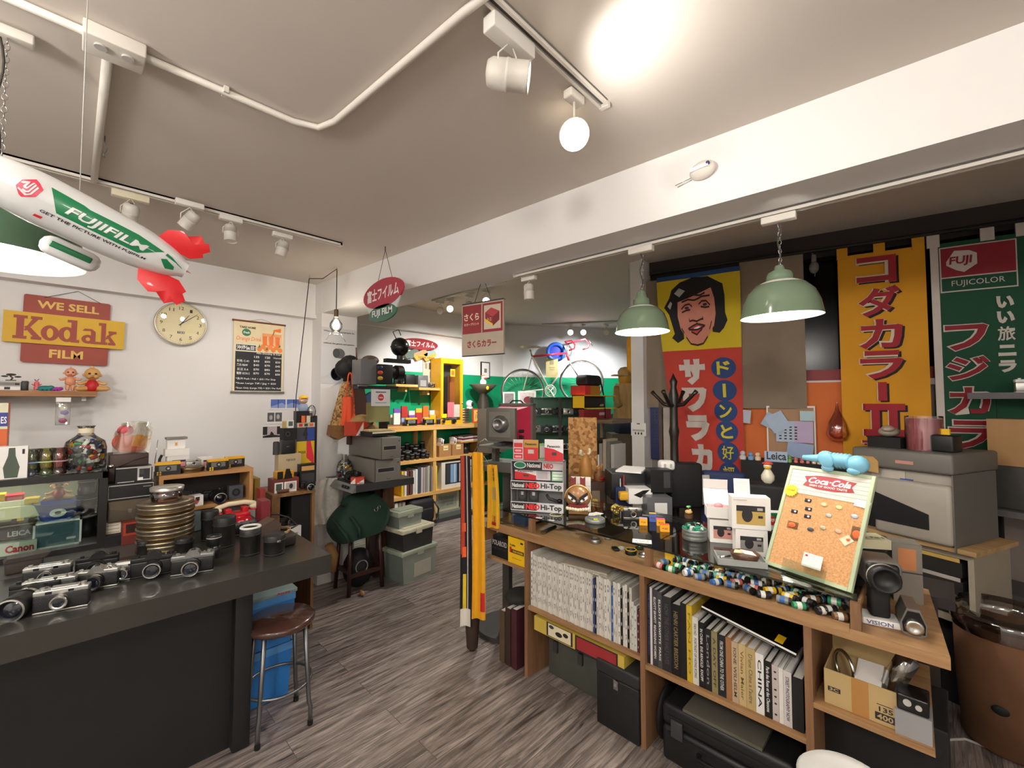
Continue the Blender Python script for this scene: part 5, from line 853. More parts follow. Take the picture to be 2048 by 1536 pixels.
t=thing('backpack','black backpack standing in the lower left bay of the pine bookcase','backpack',(3.06,YB+.02,.0505));part(t,'body',G().box(-.18,-.06,0,.18,.18,.29,BLKM,.05));part(t,'pocket',G().box(-.13,-.09,.02,.13,-.05,.18,BLKM,.02));part(t,'strap',G().tube([(.17,-.05,.24),(.21,-.08,.15),(.18,-.10,.03),(.14,-.12,.01)],.012,BLK,6));part(t,'handle',G().tube([(-.05,.02,.28),(0,.02,.31),(.05,.02,.28)],.008,BLK,6))
bx('picture_frame','pale framed print leaning in the lower right bay of the bookcase','frame',(3.52,YB+.1,.11),0,(.38,.03,.25),mt('#b7b08f',.5),front=[('r',.1,.12,.9,.88,mt('#8f9486',.4,var=.4,scale=9)),('r',.2,.25,.75,.75,mt('#7a8174',.4,var=.5,scale=20))]);bx('storage_tray','grey green tray under the pale framed print','tray',(3.54,YB+.1,.0505),0,(.44,.2,.058),mt('#5d655f',.5));bx('picture_frame','cream picture frame at the far right of the bookcase floor bay','frame',(3.86,YB+.1,.0505),0,(.22,.03,.32),mt('#cfc8ae',.5))
rn=random.Random(8);n_=0
for row,yy in((0,YB+.05),(1,YB+.13),(2,YB+.21)):
 for i in range(8):
  x=2.66+i*.073+rn.uniform(-.008,.008)+row*.01;lens('black camera lens standing among others on the bookcase upper shelf',(x,yy,.8305),.030,(.075,.11,.17)[row]+(.03 if(i+row)%3==0 else 0),1 if(i+row)%2 else 0,'lenses on the bookcase upper shelf')
for i,x in enumerate((3.42,3.63)):
 t=bx('kraft_box',('left','right')[i]+' brown kraft file box of papers on the bookcase upper shelf','box',(x,YB+.10,.8305),0,(.19,.18,.15),mt('#a87a4a',.8),front=[('r',.35,.55,.75,.95,mt('#e3cf9a',.6)),('r',.4,.7,.7,.74,INK)]);part(t,'papers',G().box(-.07,-.06,.15,-.04,.05,.22,PAPER,T=RY(.2)).box(-.02,-.06,.14,.0,.05,.24,WHT,T=RY(-.1)).box(.03,-.05,.14,.05,.05,.21,PAPER,T=RY(-.35)))
lens('black lens lying at the right on the bookcase upper shelf',(3.83,YB+.1,.8305),.05,.16,3);
for i,c in enumerate(('#d5d2cc','#7a2530','#c9c4bb','#3a3130')):solo('magazine',G().b(.32,.22,.02,mt(c,.5)),('white lowest','dark red second','pale third','dark topmost')[i]+' magazine of the flat pile above the right kraft box','magazine',(3.86,4.74,1.01+.0205*i),.05*i)
solo('pile_shelf',G().box(3.69,4.62,.99,4.055,4.86,1.009,PINE),'narrow pine ledge under the flat magazine pile','shelf',(0,0,0))
# on the bookcase top
ZP=1.2505
disposable('black disposable camera box at the left end of the bookcase top',0,0,.0,.16,(2.93,YB+.06,ZP));disposable('black disposable camera box beside the two silver cameras',0,0,.0,.15,(3.19,YB+.06,ZP));solo('serving_tray',G().b(.42,.10,.016,mt('#8a5a36',.5)),'brown tray edge under the left film boxes on the bookcase top','tray',(2.84,YB+.16,ZP))
camera('silver camera with a yellow price tag on the bookcase top',(3.40,YB+.06,ZP),0,'rf',.15);bx('price_tag','bright yellow price tag on the silver camera','tag',(3.41,YB+.022,ZP+.088),0,(.08,.003,.05),mt('#f2e21c',.5));camera('silver camera left of the film can pile on the bookcase top',(3.57,YB+.07,ZP),-.1,'slr',.15)
for i in range(6):can('small brass film can in the pile on the bookcase top',3.80,YB+.12,ZP+i*.034,.088,.033,CANM,'film cans on the bookcase top')
bx('picture_frame','red framed yellow certificate standing on the bookcase top','frame',(3.99,YB+.05,ZP),0,(.155,.02,.20),mt('#d2452a',.45),front=[('r',.12,.1,.88,.9,mt('#e8b860',.5)),('e',.5,.72,.08,.05,RED),('r',.3,.3,.36,.6,mt('#a07a3a',.5)),('r',.47,.3,.54,.62,mt('#a07a3a',.5)),('r',.64,.3,.7,.6,mt('#a07a3a',.5))]);t=thing('toy_figure','white round ornament with a dark eye above the red frame','toy',(3.92,YB+.12,ZP+.2045));part(t,'head',G().sph((0,0,.06),.055,WHT).sph((0,0,.005),(.05,.04,.03),WHT));part(t,'eye',G().sph((.01,-.045,.06),(.025,.02,.03),INK))
for o in range(3):
 for i in range(7):
  c=('#d9d2c8','#7a4fae','#e6e2da','#e8b23a','#b0342e','#8f9ec8','#d96a2a')[(i*3+o)%7];nm=('pale','purple','white','amber','dark red','lavender','orange')[(i*3+o)%7]
  bx('film_box','%s small film box in the crowded row behind the disposable cameras'%nm,'box',(2.78+i*.105+.03*(o%2),4.79+.03*(o==0)-.05*(o==2),ZP+.017+(.001 if o!=1 else .085)),0,(.085,.025 if o<2 else .022,.08+.03*((i+o)%3)if o else .12),mt(c,.45),group='small film boxes on the bookcase top')
YT=mt('#e3a615',.4);a=ony(886,812,YB+.06);b_=ony(926,812,YB+.06);w_=b_.x-a.x;h_=zat((a.x,YB+.06),716)-ZP
t=thing('glass_cabinet','tall yellow wooden cabinet with a glass door on the bookcase top','cabinet',(a.x+w_/2-.02,YB+.14,ZP));x0=-w_/2-.03;x1=w_/2
part(t,'carcass',G().box(x0,-.10,0,x0+.04,.13,h_,YT).box(x1-.04,-.10,0,x1,.13,h_,YT).box(x0+.04,-.10,0,x1-.04,.13,.05,YT).box(x0+.04,-.10,h_-.07,x1-.04,.13,h_,YT).box(x0+.04,.11,.05,x1-.04,.13,h_-.07,mt('#4a4048',.6)));part(t,'door',G().box(x0+.04,-.09,.05,x1-.04,-.085,h_-.07,GLS));part(t,'label',G().b(.075,.002,.10,YEL,.0,-.088-.004,h_-.24).b(.05,.002,.06,ORG,0,-.0945,h_-.22));part(t,'booklet',G().b(.11,.004,.20,mt('#d0707a',.5),-.03,-.094,.09).b(.10,.004,.17,mt('#c9c0b4',.5),.07,-.0945,.09));part(t,'stored_film',G().b(.10,.06,.50,mt('#1d1b22',.4),-.06,.04,.06).b(.08,.06,.6,mt('#b8622a',.5),.08,.05,.06));part(t,'knob',G().sph((x1-.01,-.105,.28),.012,CHR))
# plank shelves on the green wall
def plank(label,x0,x1,y,yy):a,b_=ony(x0,y,yy),ony(x1,y,yy);t=thing('plank_shelf',label,'shelf');part(t,'board',G().box(a.x,yy,a.z-.03,b_.x,4.891,a.z,PINE));part(t,'bracket',G().box((a.x+b_.x)/2,yy+.05,a.z-.09,(a.x+b_.x)/2+.03,4.891,a.z-.03,PINV));return a,b_
a,b_=plank('pine plank shelf above the film boxes, left one',792,836,768,4.66);camera('black camera on the left plank shelf',((a.x+b_.x)/2-.06,4.76,a.z+.0005),.2,'slr',.15,BLK,BLK);bx('black_box','black boxed lens on the left plank shelf','box',(b_.x-.07,4.78,a.z+.0005),0,(.13,.12,.13),BLK,bev=.006)
a,b_=plank('pine plank shelf above the film boxes, right one',838,880,775,4.66);bx('grey_camera','grey square viewer on the right plank shelf','viewer',(a.x+.09,4.76,a.z+.0005),0,(.15,.12,.16),mt('#5a5a5b',.4),bev=.006,front=[('r',.2,.12,.8,.6,mt('#8f8f8c',.3))]);camera('silver camera on the right plank shelf',(b_.x-.08,4.76,a.z+.0005),.1,'rf',.13)
bxw('wall_poster','pale poster of small photographs behind the yellow cabinet','poster',846,884,722,765,(0,4.888,1),0,.003,mt('#b4a894',.6),front=[('r',.3,.6,.6,.9,mt('#4a4038',.5)),('r',.68,.62,.9,.88,mt('#857a6a',.5)),('r',.1,.62,.22,.88,mt('#857a6a',.5)),('r',.35,.2,.55,.5,mt('#8a8070',.5)),('r',.65,.2,.9,.5,mt('#76695a',.5))])
c,W_,H_=frm(803,874,676,722,(0,4.86,1),0);t=thing('film_sign','red oval film sign with yellow cartons on the rear wall','sign',(c.x,4.86,c.z));el=lambda cx_,cz_,rx,rz_,n=28:[(cx_+rx*cos(2*pi*i/n),cz_+rz_*sin(2*pi*i/n))for i in range(n)]
part(t,'board',G().prism(el(0,H_*.73,W_*.52,H_*.24),-.02,0,mt('#96262e',.5)));part(t,'lettering',G().txt('富士フイルム',-W_*.38,H_*.60,W_*.42,H_*.86,-.0205,WHT,.02))
for i,(x,c1,c2)in enumerate(((-.22,'#5a6a62','#8aa098'),(.02,'#d99a38','#c98a6a'),(.28,'#d99a38','#8aa098'))):part(t,'carton',G().prism([(W_*(x-.18),H_*.16),(W_*(x-.10),-.0),(W_*(x+.2),H_*.26),(W_*(x+.2),H_*.42),(W_*(x+.12),H_*.54),(W_*(x-.18),H_*.30)],-.016+.002*i,-.002,mt(c1,.5)).prism([(W_*(x-.18),H_*.30),(W_*(x-.10),H_*.20),(W_*(x+.2),H_*.42),(W_*(x+.12),H_*.54)],-.018+.002*i,-.002,mt(c2,.5)).txt('FUJI FILM',W_*(x-.06),H_*.08,W_*(x+.14),H_*.2,-.0182+.002*i,INK,.0)if i else G().prism([(W_*(x-.18),H_*.16),(W_*(x-.10),-.0),(W_*(x+.2),H_*.26),(W_*(x+.2),H_*.42),(W_*(x+.12),H_*.54),(W_*(x-.18),H_*.30)],-.012,0,mt(c1,.5)))
# speaker, figurine on bowl, framed drawing
a=ony(993,882,4.42);bxw('speaker','grey loudspeaker with round cone standing at the bookcase right end','speaker',977,1012,818,905,(0,4.24,1),0,.22,mt('#5d564d',.6),front=[('e',.62,.55,.40,.2,mt('#8b857a',.5)),('e',.66,.55,.30,.15,BLK),('r',.05,.12,.95,.2,mt('#8a6a50',.5))]);sp_=COL.objects[-1];sp_=sp_.parent or sp_;solo('speaker_stand',G().b(.16,.16,.02,BLKM).b(.06,.06,sp_.location.z-.022,BLKM,z=.02).b(.18,.18,.02,BLKM,z=sp_.location.z-.021),'black floor stand under the grey loudspeaker','stand',(sp_.location.x,sp_.location.y,0))
c=ony(975,778,4.55);t=thing('bowl_figurine','duck figurine with cap sitting on a wide dark bowl stand','ornament',(c.x-.02,4.62,ZP));hb=c.z-ZP;part(t,'stand',G().lathe([(.09,0),(.10,.02),(.07,.10),(.085,hb*.55),(.05,hb*.8),(.06,hb-.06)],mt('#3a332b',.4),18));part(t,'bowl',G().lathe([(.05,hb-.07),(.12,hb-.02),(.20,hb+.06),(.195,hb+.065),(.1,hb)],mt('#5a5142',.4),24));part(t,'duck_body',G().sph((0,0,hb+.09),(.05,.045,.06),WHT).sph((0,-.01,hb+.16),(.035,.035,.035),WHT));part(t,'duck_bill',G().sph((0,-.05,hb+.155),(.03,.025,.010),ORG));part(t,'cap',G().sph((0,0,hb+.185),(.035,.035,.018),mt('#d9822a',.5)));part(t,'duck_foot',G().sph((-.06,-.16,hb+.01),(.025,.015,.03),YEL))
bxw('picture_frame','thin black framed drawing hanging tilted near the duck figurine','frame',962,980,724,757,(0,4.885,1),0,.02,BLK,front=[('r',.1,.06,.9,.94,PAPER),('r',.35,.35,.65,.6,GREY)])
# ---------------------------------------------------------------- bicycle on a low wall in front of the diagonal wall
BD=6.45;bp=lambda x,y:ond(x,y,BD);bo=ond(1085,828,BD);bo.z=0;brz=HEAD-pi/2+rad(14);ux=V((cos(brz),sin(brz),0));un=V((sin(brz),-cos(brz),0))
def bq(x,y):p=onp(x,y,bo,un)-bo;return(p.dot(ux),0,p.z)
t=thing('road_bicycle','red and white racing bicycle displayed high before the rear wall','bicycle',tuple(bo),brz);RW=(1046,783);FW=(1163,764);RR=mt('#c62a38',.3,coat=.4);FRW=mt('#dcd8c4',.3,coat=.4);TY=mt('#4a4238',.6)
def wheel(c,r_,yaw,lb):
 p=V(bq(*c));T=TR(p)@RZ(yaw)@RX(pi/2);w_=part(t,'wheel',G().ring(r_,.013,TY,T=T,n=44).ring(r_*.955,.008,SAT,T=T,n=44),lb);g=G()
 for i in range(24):a=2*pi*i/24;g.tube([(.02*cos(a+.6),.02*sin(a+.6),.01*(-1)**i),(r_*.95*cos(a),r_*.95*sin(a),0)],.0012,SAT,4,T=T)
 part(w_,'spokes',g);part(w_,'hub',G().cyl(.02,-.045,.045,CHR,12,T=T))
wheel(RW,.325,0,'rear wheel');wheel(FW,.325,rad(-22),'front wheel')
def tb(a,b_,r_,m):return G().tube([bq(*a),bq(*b_)],r_,m)
SEATC,HT,HB,BBK=(1064,713),(1133,706),(1138,722),(1098,778)
for nm,a,b_,r_,m in(('top_tube',SEATC,HT,.016,RR),('head_tube',HT,HB,.018,RR),('down_tube',HB,BBK,.017,FRW),('seat_tube',SEATC,BBK,.016,FRW),('seat_stay',SEATC,RW,.009,FRW),('chain_stay',BBK,RW,.010,FRW),('fork',HB,FW,.012,SAT),('seat_post',(1060,699),SEATC,.013,SAT),('stem',HT,(1136,690),.012,SAT)):part(t,nm,tb(a,b_,r_,m))
p=V(bq(1058,695));part(t,'saddle',G().sph((p.x-.05,0,p.z+.005),(.09,.07,.028),mt('#d9d2b6',.5)).sph((p.x+.07,0,p.z+.012),(.12,.028,.02),mt('#d9d2b6',.5)))
h0=V(bq(1136,688));hp=[h0+V((0,-.0,0)),h0+V((.06,-.12,.02)),V(bq(1160,682))+V((0,-.2,0)),V(bq(1167,690))+V((0,-.2,0)),V(bq(1166,698))+V((0,-.2,0)),V(bq(1155,702))+V((0,-.2,0))];part(t,'handlebar',G().tube(hp,.013,RR));part(t,'handlebar',G().tube([h0]+[V((q.x-.06,-q.y,q.z+.03))for q in hp[1:]],.013,RR));part(t,'brake_lever',G().tube([hp[3]+V((0,0,.05)),hp[3]+V((.06,0,-.04))],.005,CHR,6))
p=V(bq(1099,782));part(t,'chainring',G().ring(.085,.007,FRW,T=TR(p+V((0,-.04,0)))@RX(pi/2)).ring(.06,.005,FRW,T=TR(p+V((0,-.04,0)))@RX(pi/2)).tube([p+V((-.05,-.04,.05)),p+V((.05,-.04,-.05))],.008,FRW).tube([p+V((-.05,-.04,-.05)),p+V((.05,-.04,.05))],.008,FRW));part(t,'crank',G().tube([p+V((0,-.05,0)),V(bq(1112,806))+V((0,-.06,0))],.011,FRW).box(-.04,-.06,-.012,.04,-.0,.012,SAT,T=TR(V(bq(1113,808))+V((0,-.06,0)))))
zb=V(bq(*RW)).z-.338;solo('bicycle_plinth',G().box(-.42,-.14,0,1.5,.16,zb,mt('#26322c',.6)),'dark low cabinet that carries the racing bicycle','cabinet',tuple(bo),brz)
c=ond(1112,704,6.75);t=thing('blue_basket','round blue ring tub hanging behind the bicycle top tube','tub',tuple(c),HEAD-pi/2);part(t,'rim',G().ring(.125,.03,mt('#2f66d8',.4),T=RX(pi/2)));part(t,'inside',G().cyl(.12,-.01,.01,mt('#1d2fa0',.5),24,T=TR(0,.03,0)@RX(pi/2)))
c=ond(1104,755,6.62);bx('tan_notice','tan paper notice hanging behind the bicycle frame','notice',(c.x,c.y,c.z),HEAD-pi/2,(.185,.004,.29),mt('#c2b078',.7),front=[('r',.3,.68,.65,.92,mt('#8f8460',.6)),('r',.25,.5,.75,.54,mt('#8f8460',.6)),('r',.3,.4,.7,.43,mt('#8f8460',.6))])
# picture cards leaning under the bicycle
for i,(x0,x1,yt,yb,dd,lb)in enumerate(((1006,1030,784,812,6.15,'black and white portrait print propped under the bicycle rear wheel'),(1036,1072,782,812,6.15,'white print with a dark red shape propped under the bicycle chain'))):
 bxw('photo_print',lb,'photo',x0,x1,yt,yb,ond((x0+x1)/2,yb,dd),HEAD-pi/2,.01,PAPER,front=[('r',.1,.1,.9,.9,mt(('#857a7c','#d0c8c4')[i],.5,var=.5,scale=20))]+([('e',.6,.4,.3,.25,mt('#7a2530',.5))]if i else[]))
# ================================================================ FRONT COUNTER
XF=1.823;OAK=wood('#8a6542','#b58f64','Y',5);OAKV=wood('#745236','#957050','Z',5);ZS1=.80;ZG=.9025;fx=lambda x,y:onx(x,y,XF)
t=thing('shop_counter','long oak counter with glass display top and open bookshelves below','counter')
part(t,'worktop',G().prism([(XF,.0),(2.42,.055),(2.42,2.03),(XF,2.03)],.764,ZS1,OAK,T=SW));part(t,'front_rail',G().box(XF-.004,.235,.785,XF+.008,2.02,.812,OAK))
for y in(1.70,.985,.355):part(t,'divider',G().box(XF+.008,y-.012,0,2.40,y+.012,.764,OAKV))
part(t,'shelf_board',G().box(XF+.01,.997,.378,2.40,1.688,.398,OAK));part(t,'shelf_board',G().box(XF+.01,.367,.352,2.40,.973,.372,OAK));part(t,'shelf_board',G().prism([(XF+.01,.04),(2.40,.06),(2.40,.343),(XF+.01,.343)],.49,.508,OAK,T=SW));part(t,'shelf_board',G().box(XF+.01,1.712,.58,2.40,2.03,.598,OAK))
part(t,'back_panel',G().box(2.40,.03,0,2.415,2.03,.764,mt('#2b211a',.7)));part(t,'end_piece',G().box(XF-.05,2.0,.70,XF+.06,2.05,.764,OAKV))
for y in(1.66,.952,.218):part(t,'post',G().box(XF,y-.014,ZS1,XF+.03,y+.014,.89,OAKV).box(XF+.03,y-.012,.87,2.40,y+.012,.892,OAK).box(2.38,y-.014,ZS1,2.40,y+.014,.89,OAKV))
part(t,'post',G().box(XF+.02,1.985,ZS1,XF+.04,2.01,.89,OAKV).box(2.38,1.985,ZS1,2.40,2.01,.89,OAKV));part(t,'back_rail',G().box(2.385,.22,ZS1,2.40,1.985,.892,mt('#3a2c20',.6)))
part(t,'glass_top',G().box(XF+.002,.955,.8935,2.42,2.02,.9015,GLSM));part(t,'glass_top',G().box(XF+.002,.212,.8935,2.42,.949,.9015,GLSM));part(t,'glass_front',G().box(XF+.034,1.68,.812,XF+.039,1.985,.892,GLS))
CW_=lambda x,y,z:onz(x,y,z)
# ---- magazines (50 alike), books
rn=random.Random(11);y=1.683;g_='white spined magazines in the left counter bay';cols=['#d8d5cc','#cfccc3','#c9c4b8','#dcdad3'];PM={}
def mag(yc,th,h,c,lb,tit=None,tm=None,grp=None,dx=0,lean=0,z=.3985,d=.21):return book(lb,(XF+.03+d/2+dx,yc,z),WEST,th,h,d,mt(c,.55,var=.08,scale=60),tit,tm,grp,lean)
mag(1.676,.014,.298,'#d9dcd6','white binder with a black finger hole at the left end of the magazines','- - - - - - - -',GREY)
proto=[];y=1.666;i=0
while y>1.06:
 th=rn.choice((.0105,.0115,.0125));yc=y-th/2;u=1.666-yc;h=.285-.03*(u/.6)+rn.uniform(-.004,.004)
 sp={33:('#3a4f86','blue spined'),34:('#1f2230','navy black spined'),42:('#2a5d9a','bright blue banded'),46:('#1b1b1d','black spined'),49:('#141416','thick black spined')};k=[sp[i]]if i in sp else[]
 if k:mag(yc,th,h,k[0][0],k[0][1]+' magazine among the white spines of the left counter bay','. . . .',LGREY)
 else:
  if len(proto)<6:proto.append(mag(yc,th,h,cols[i%4],'white spined magazine shelved in the left counter bay',('M 8 O 2 R','II  4  7','- - = -')[i%3],GREY,g_))
  else:clone(proto[i%6],(XF+.135+rn.uniform(-.003,.003),yc,.3985),WEST)
 y-=th+.0006;i+=1
for j,(yc,c,lb)in enumerate(((1.046,'#c9ccc6','grey green paperback near the right end of the magazines'),(1.031,'#cfd2cc','pale paperback with dark dots near the right end of the magazines'),(1.016,'#57282f','maroon paperback against the left bay divider'))):mag(yc,.014,.22-.015*j,c,lb,'. : . : .',INK if j<2 else WHT)
for j in range(2):solo('magazine',G().b(.20,.26,.008,mt(('#c9c4b4','#b8b2a2')[j],.6)),('lower','upper')[j]+' magazine lying flat over the row of white spines','magazine',(XF+.15,1.33+.02*j,.674+.0085*j),.1*j+.05).rotation_euler[0]=0
sb=[(1.2845,.010,.345,'#12141f','slim navy book at the left end of the black book row','THE HISTORY OF PHOTOGRAPHY','#4a5a9a'),(1,.009,.34,'#cfc9cc','thin white book second from left in the black book row',None,None),(1,.020,.335,'#3c3b3d','charcoal book lettered REGARDING WOMEN','ELLIOTT ERWITT  REGARDING WOMEN','#e8e6e2'),(1,.017,.33,'#46474a','charcoal book lettered PARIS','ELLIOTT ERWITTS  PARIS','#e8e6e2'),(1,.036,.32,'#29282b','thickest dark grey book in the right bay','HOW THE OTHER HALF LIVES','#4b4a4d'),(1,.034,.30,'#0e0d0d','black rounded book with a small diamond at its foot','HENRI CARTIER BRESSON','#8a7a50'),(1,.022,.315,'#111216','slim black book leaning by the yellow book',None,None),(1,.020,.315,'#c9aa28','mottled yellow book in the right bay','FAN HO','#8a7a2a'),(1,.021,.275,'#d3d0c9','white book lettered PORTRAIT OF HONG KONG','FAN HO   PORTRAIT OF HONG KONG','#4a4848'),(1,.021,.262,'#0f0f10','black book lettered IN CHINA','IN CHINA  EVE ARNOLD  KNOPF','#d9d7d2'),(1,.022,.245,'#141518','plain black book beside IN CHINA','London','#8a8a8a'),(1,.020,.243,'#8b8058','olive tan book in the right bay','A DAY OFF','#3b3a28'),(1,.026,.24,'#1b1e20','black and slate book lettered in white blocks','FROM ONE CHINA TO THE OTHER','#c9cbc8'),(1,.018,.24,'#9a6c42','brown kraft book in the right bay',None,None),(1,.021,.232,'#b7a184','beige book lettered IONE WILHELM','IONE WILHELM','#5a4a35'),(1,.022,.232,'#c2aa78','sand coloured book with cursive title','Vivian Maier','#7a6840'),(1,.028,.229,'#b59f6e','thick sand coloured book in the right bay','D\'une Chine a l\'autre','#7a6840'),(1,.024,.222,'#e2e1de','white book lettered CHINA','CHINA','#1b1b1b'),(1,.022,.205,'#0e0e0f','black book with cursive white title','Paris des Rues et des Chansons','#e6e4e0'),(1,.018,.20,'#bfb3af','dotted grey pink book in the right bay','. .  . . .  .','#2b2b2b'),(1,.012,.198,'#dcd9d4','slim white book beside the street photography book',None,None),(1,.022,.195,'#c9c4c4','pale book lettered STREET PHOTOGRAPHY NOW','STREET PHOTOGRAPHY NOW','#3a3a3c'),(1,.030,.185,'#121214','black book against the right bay divider',None,None)]
y=.9705;S=.595/(sum(q[1]for q in sb)+.0008*len(sb))
for i,(_,th,h,c,lb,ti,tc_)in enumerate(sb):th*=S;mag(y-th/2,th,h*1.0,c,lb,ti,tc_ and mt(tc_,.5),None,0,rad(0),.3725,.24);y-=th+.0008*S
t=bx('photo_book','large glossy black photo book lying slanted over the right bay row','book',(XF+.16,.565,.655),WEST,(.34,.25,.018),BLKG,front=[('r',0,.55,1,.95,WHT),('r',.3,.15,.8,.4,GREY)],top=[('r',.78,.05,.86,.3,YEL)]);t.rotation_euler=(0,rad(10.5),WEST)
bx('polaroid_box','black camera carton under the left end of the counter','box',(XF+.10,1.94,.5985),WEST,(.145,.14,.125),mt('#17191c',.5),front=[('t','POLAROID',.06,.55,.94,.80,LGREY,.02),('t','ELECTRIC EYE',.1,.36,.9,.46,DGREY)])
bx('film_carton','yellow carton with red and black label under the left end of the counter','box',(XF+.08,1.789,.5985),WEST,(.135,.12,.150),YEL,front=[('t','Kodalite',.12,.66,.45,.74,INK),('r',.1,.40,.22,.62,RED),('r',.22,.40,.95,.54,INK),('t','FLASH HOLDER',.3,.43,.9,.51,YEL),('r',.75,.82,.9,.88,INK),('r',.25,.2,.8,.22,mt('#a8860f',.5))])
bx('game_box','flat yellow boxed game with red label wedged under the magazine shelf','box',(XF+.16,1.36,.285),WEST,(.56,.30,.075),mt('#c9b04a',.5),front=[('r',.16,.05,.47,1,INK),('r',.18,.1,.45,.95,CREAM),('r',.50,.0,.94,1,INK),('r',.515,.1,.925,.92,mt('#9c2f33',.5)),('e',.22,.75,.03,.12,DGREY),('e',.31,.45,.04,.16,INK),('e',.39,.6,.03,.14,INK)])
solo('box_support',G().b(.2,.5,.285-.256,BLKM),'dark flat case under the yellow boxed game','case',(XF+.22,1.36,.2555))
MG=mt('#4b4c44',.6,var=.15)
t=thing('ammo_case','olive grey metal case on the floor of the left counter bay','case',(XF+.26,1.43,0),WEST);part(t,'body',G().b(.42,.26,.20,MG,bev=.01));part(t,'lid',G().b(.43,.27,.05,MG,z=.2,bev=.01));part(t,'latch',G().b(.03,.012,.06,DGREY,.02,-.138,.14));part(t,'latch',G().b(.03,.012,.06,DGREY,-.15,-.138,.14))
t=thing('hard_case','black cube case with a chrome latch in the left counter bay','case',(XF+.13,1.115,0),WEST);part(t,'body',G().b(.225,.26,.245,mt('#191919',.55,bump=.3,bscale=200),bev=.008));part(t,'lid',G().b(.23,.265,.06,mt('#2a2a2a',.55,bump=.3,bscale=200),z=.246,bev=.01));part(t,'latch',G().prism([(-.012,.205),(.012,.205),(.012,.245),(-.012,.25)],-.139,-.13,CHR).b(.014,.006,.01,GREY,0,-.141,.222))
t=thing('equipment_case','large black ribbed equipment case lying under the right book bay','case',(XF+.20,.655,0),WEST);CB_=mt('#17181a',.45);part(t,'body',G().b(.50,.36,.15,CB_,bev=.02));part(t,'lid',G().b(.50,.36,.09,CB_,z=.152,bev=.02).b(.44,.365,.012,CB_,z=.19).b(.44,.365,.012,CB_,z=.12));part(t,'handle',G().tube([(-.09,-.18,.10),(-.08,-.21,.10),(.08,-.21,.10),(.09,-.18,.10)],.010,BLK));part(t,'latch',G().b(.05,.014,.07,DGREY,-.18,-.184,.12,bev=.003));part(t,'latch',G().b(.05,.014,.07,DGREY,.18,-.184,.12,bev=.003))
solo('grey_slab',G().b(.40,.30,.012,mt('#5c5a50',.6)),'thin grey board lying on the large black equipment case','board',(XF+.22,.66,.243));solo('black_bag',G().sph((0,0,.11),(.10,.05,.12),BLKM),'black soft bag squeezed left of the equipment case','bag',(XF+.16,.945,.0)).scale=(1,.5,1)
# ---- goods under the glass
def disc(lb,x,y,r,h,m,rim=None,z=ZS1+.0005,nm='lens_accessory'):  # mostly loose caps and rings, with some filters and a lens mount
 p=at(x,y,z);t=thing(nm,lb,'cap',(p.x,p.y,z));part(t,'body',G().lathe([(r*.97,0),(r,.002),(r,h*.9),(r*.93,h),(r*.8,h),(r*.76,h*.7),(0,h*.7)],m,26))
 if rim:part(t,'rim',G().ring(r*.9,.002,rim,T=TR(0,0,h)))
 return t
disc('large silver metal cap at the front of the left display case',1191,1085,.029,.018,ALU,SAT);disc('flat silver ring behind the large silver cap',1216,1078,.020,.008,ALU,SAT);disc('small grey cap beside the black plastic cover',1243,1099,.016,.012,LGREY);disc('round black filter case with yellow tint at the display front',1262,1108,.028,.022,BLK,YEL);disc('silver lens mount right of the black filter case',1288,1114,.026,.012,SAT,CHR);disc('silver ring lying far back in the left display case',1222,1063,.02,.006,SAT,CHR);disc('dark glass filter leaning behind the black filter case',1279,1098,.02,.010,mt('#3a4a2a',.2))
p=at(1231,1100,ZS1);solo('plastic_cover',G().b(.05,.03,.012,BLK,bev=.006),'black oval plastic cover in the left display case','cover',(p.x,p.y,ZS1+.0005),.9);p=at(1085,1069,ZS1);solo('metal_rod',G().tube([(0,0,.011),(.14,.02,.011)],.010,BLK,10).cyl(.0108,-.004,.014,CHR,12,T=TR(0,0,.011)@RY(pi/2)),'short black rod with chrome tip at the left display post','rod',(p.x,p.y,ZS1+.0005))
solo('crumpled_foil',G().sph((0,0,.02),(.05,.04,.022),mt('#6a6a6c',.25,.5,bump=1,bscale=60)),'grey foil packet deep in the left display case','packet',(2.10,1.58,ZS1));solo('dark_case',G().b(.22,.10,.055,mt('#3b2f28',.6),bev=.006),'dark brown case inside the left end glass box','case',(2.02,1.83,ZS1+.0005))
rn=random.Random(21);FC=[('#e0b21c','yellow labelled'),('#2f9a68','green labelled'),('#e9e7e2','white labelled'),('#26262a','black'),('#3d6fb5','blue labelled'),('#d96a66','pink red labelled'),('#6fc2b8','turquoise labelled'),('#8e8f8c','grey labelled'),('#7c5a38','brown labelled')];FP={}
def canister(x,y,z,ry,rz,c):
 lb=FC[c][1]+' film cassette in the heap under the right glass top';gp_=FC[c][1]+' film cassettes under glass'
 if c in FP:o=clone(FP[c],(x,y,z),rz)
 else:
  o=thing('film_cassette',lb,'film cassette',(x,y,z),rz,gp_);FP[c]=o;m=mt(FC[c][0],.35,var=.05,coat=.3);part(o,'body',G().cyl(.0135,-.023,.023,m,14,e=.001).cyl(.0140,.016,.0245,BLK,14).cyl(.0052,.0245,.030,BLK,10));part(o,'label',G().lathe([(.0138,-.012),(.0138,.004)],mt('#e9e7e2' if c not in(2,7)else '#3a6ab0',.4),14,cap=False));part(o,'film_lip',G().box(.011,-.002,-.018,.021,.002,.014,BLK))
 o.rotation_euler=(pi/2,0,rz);return o
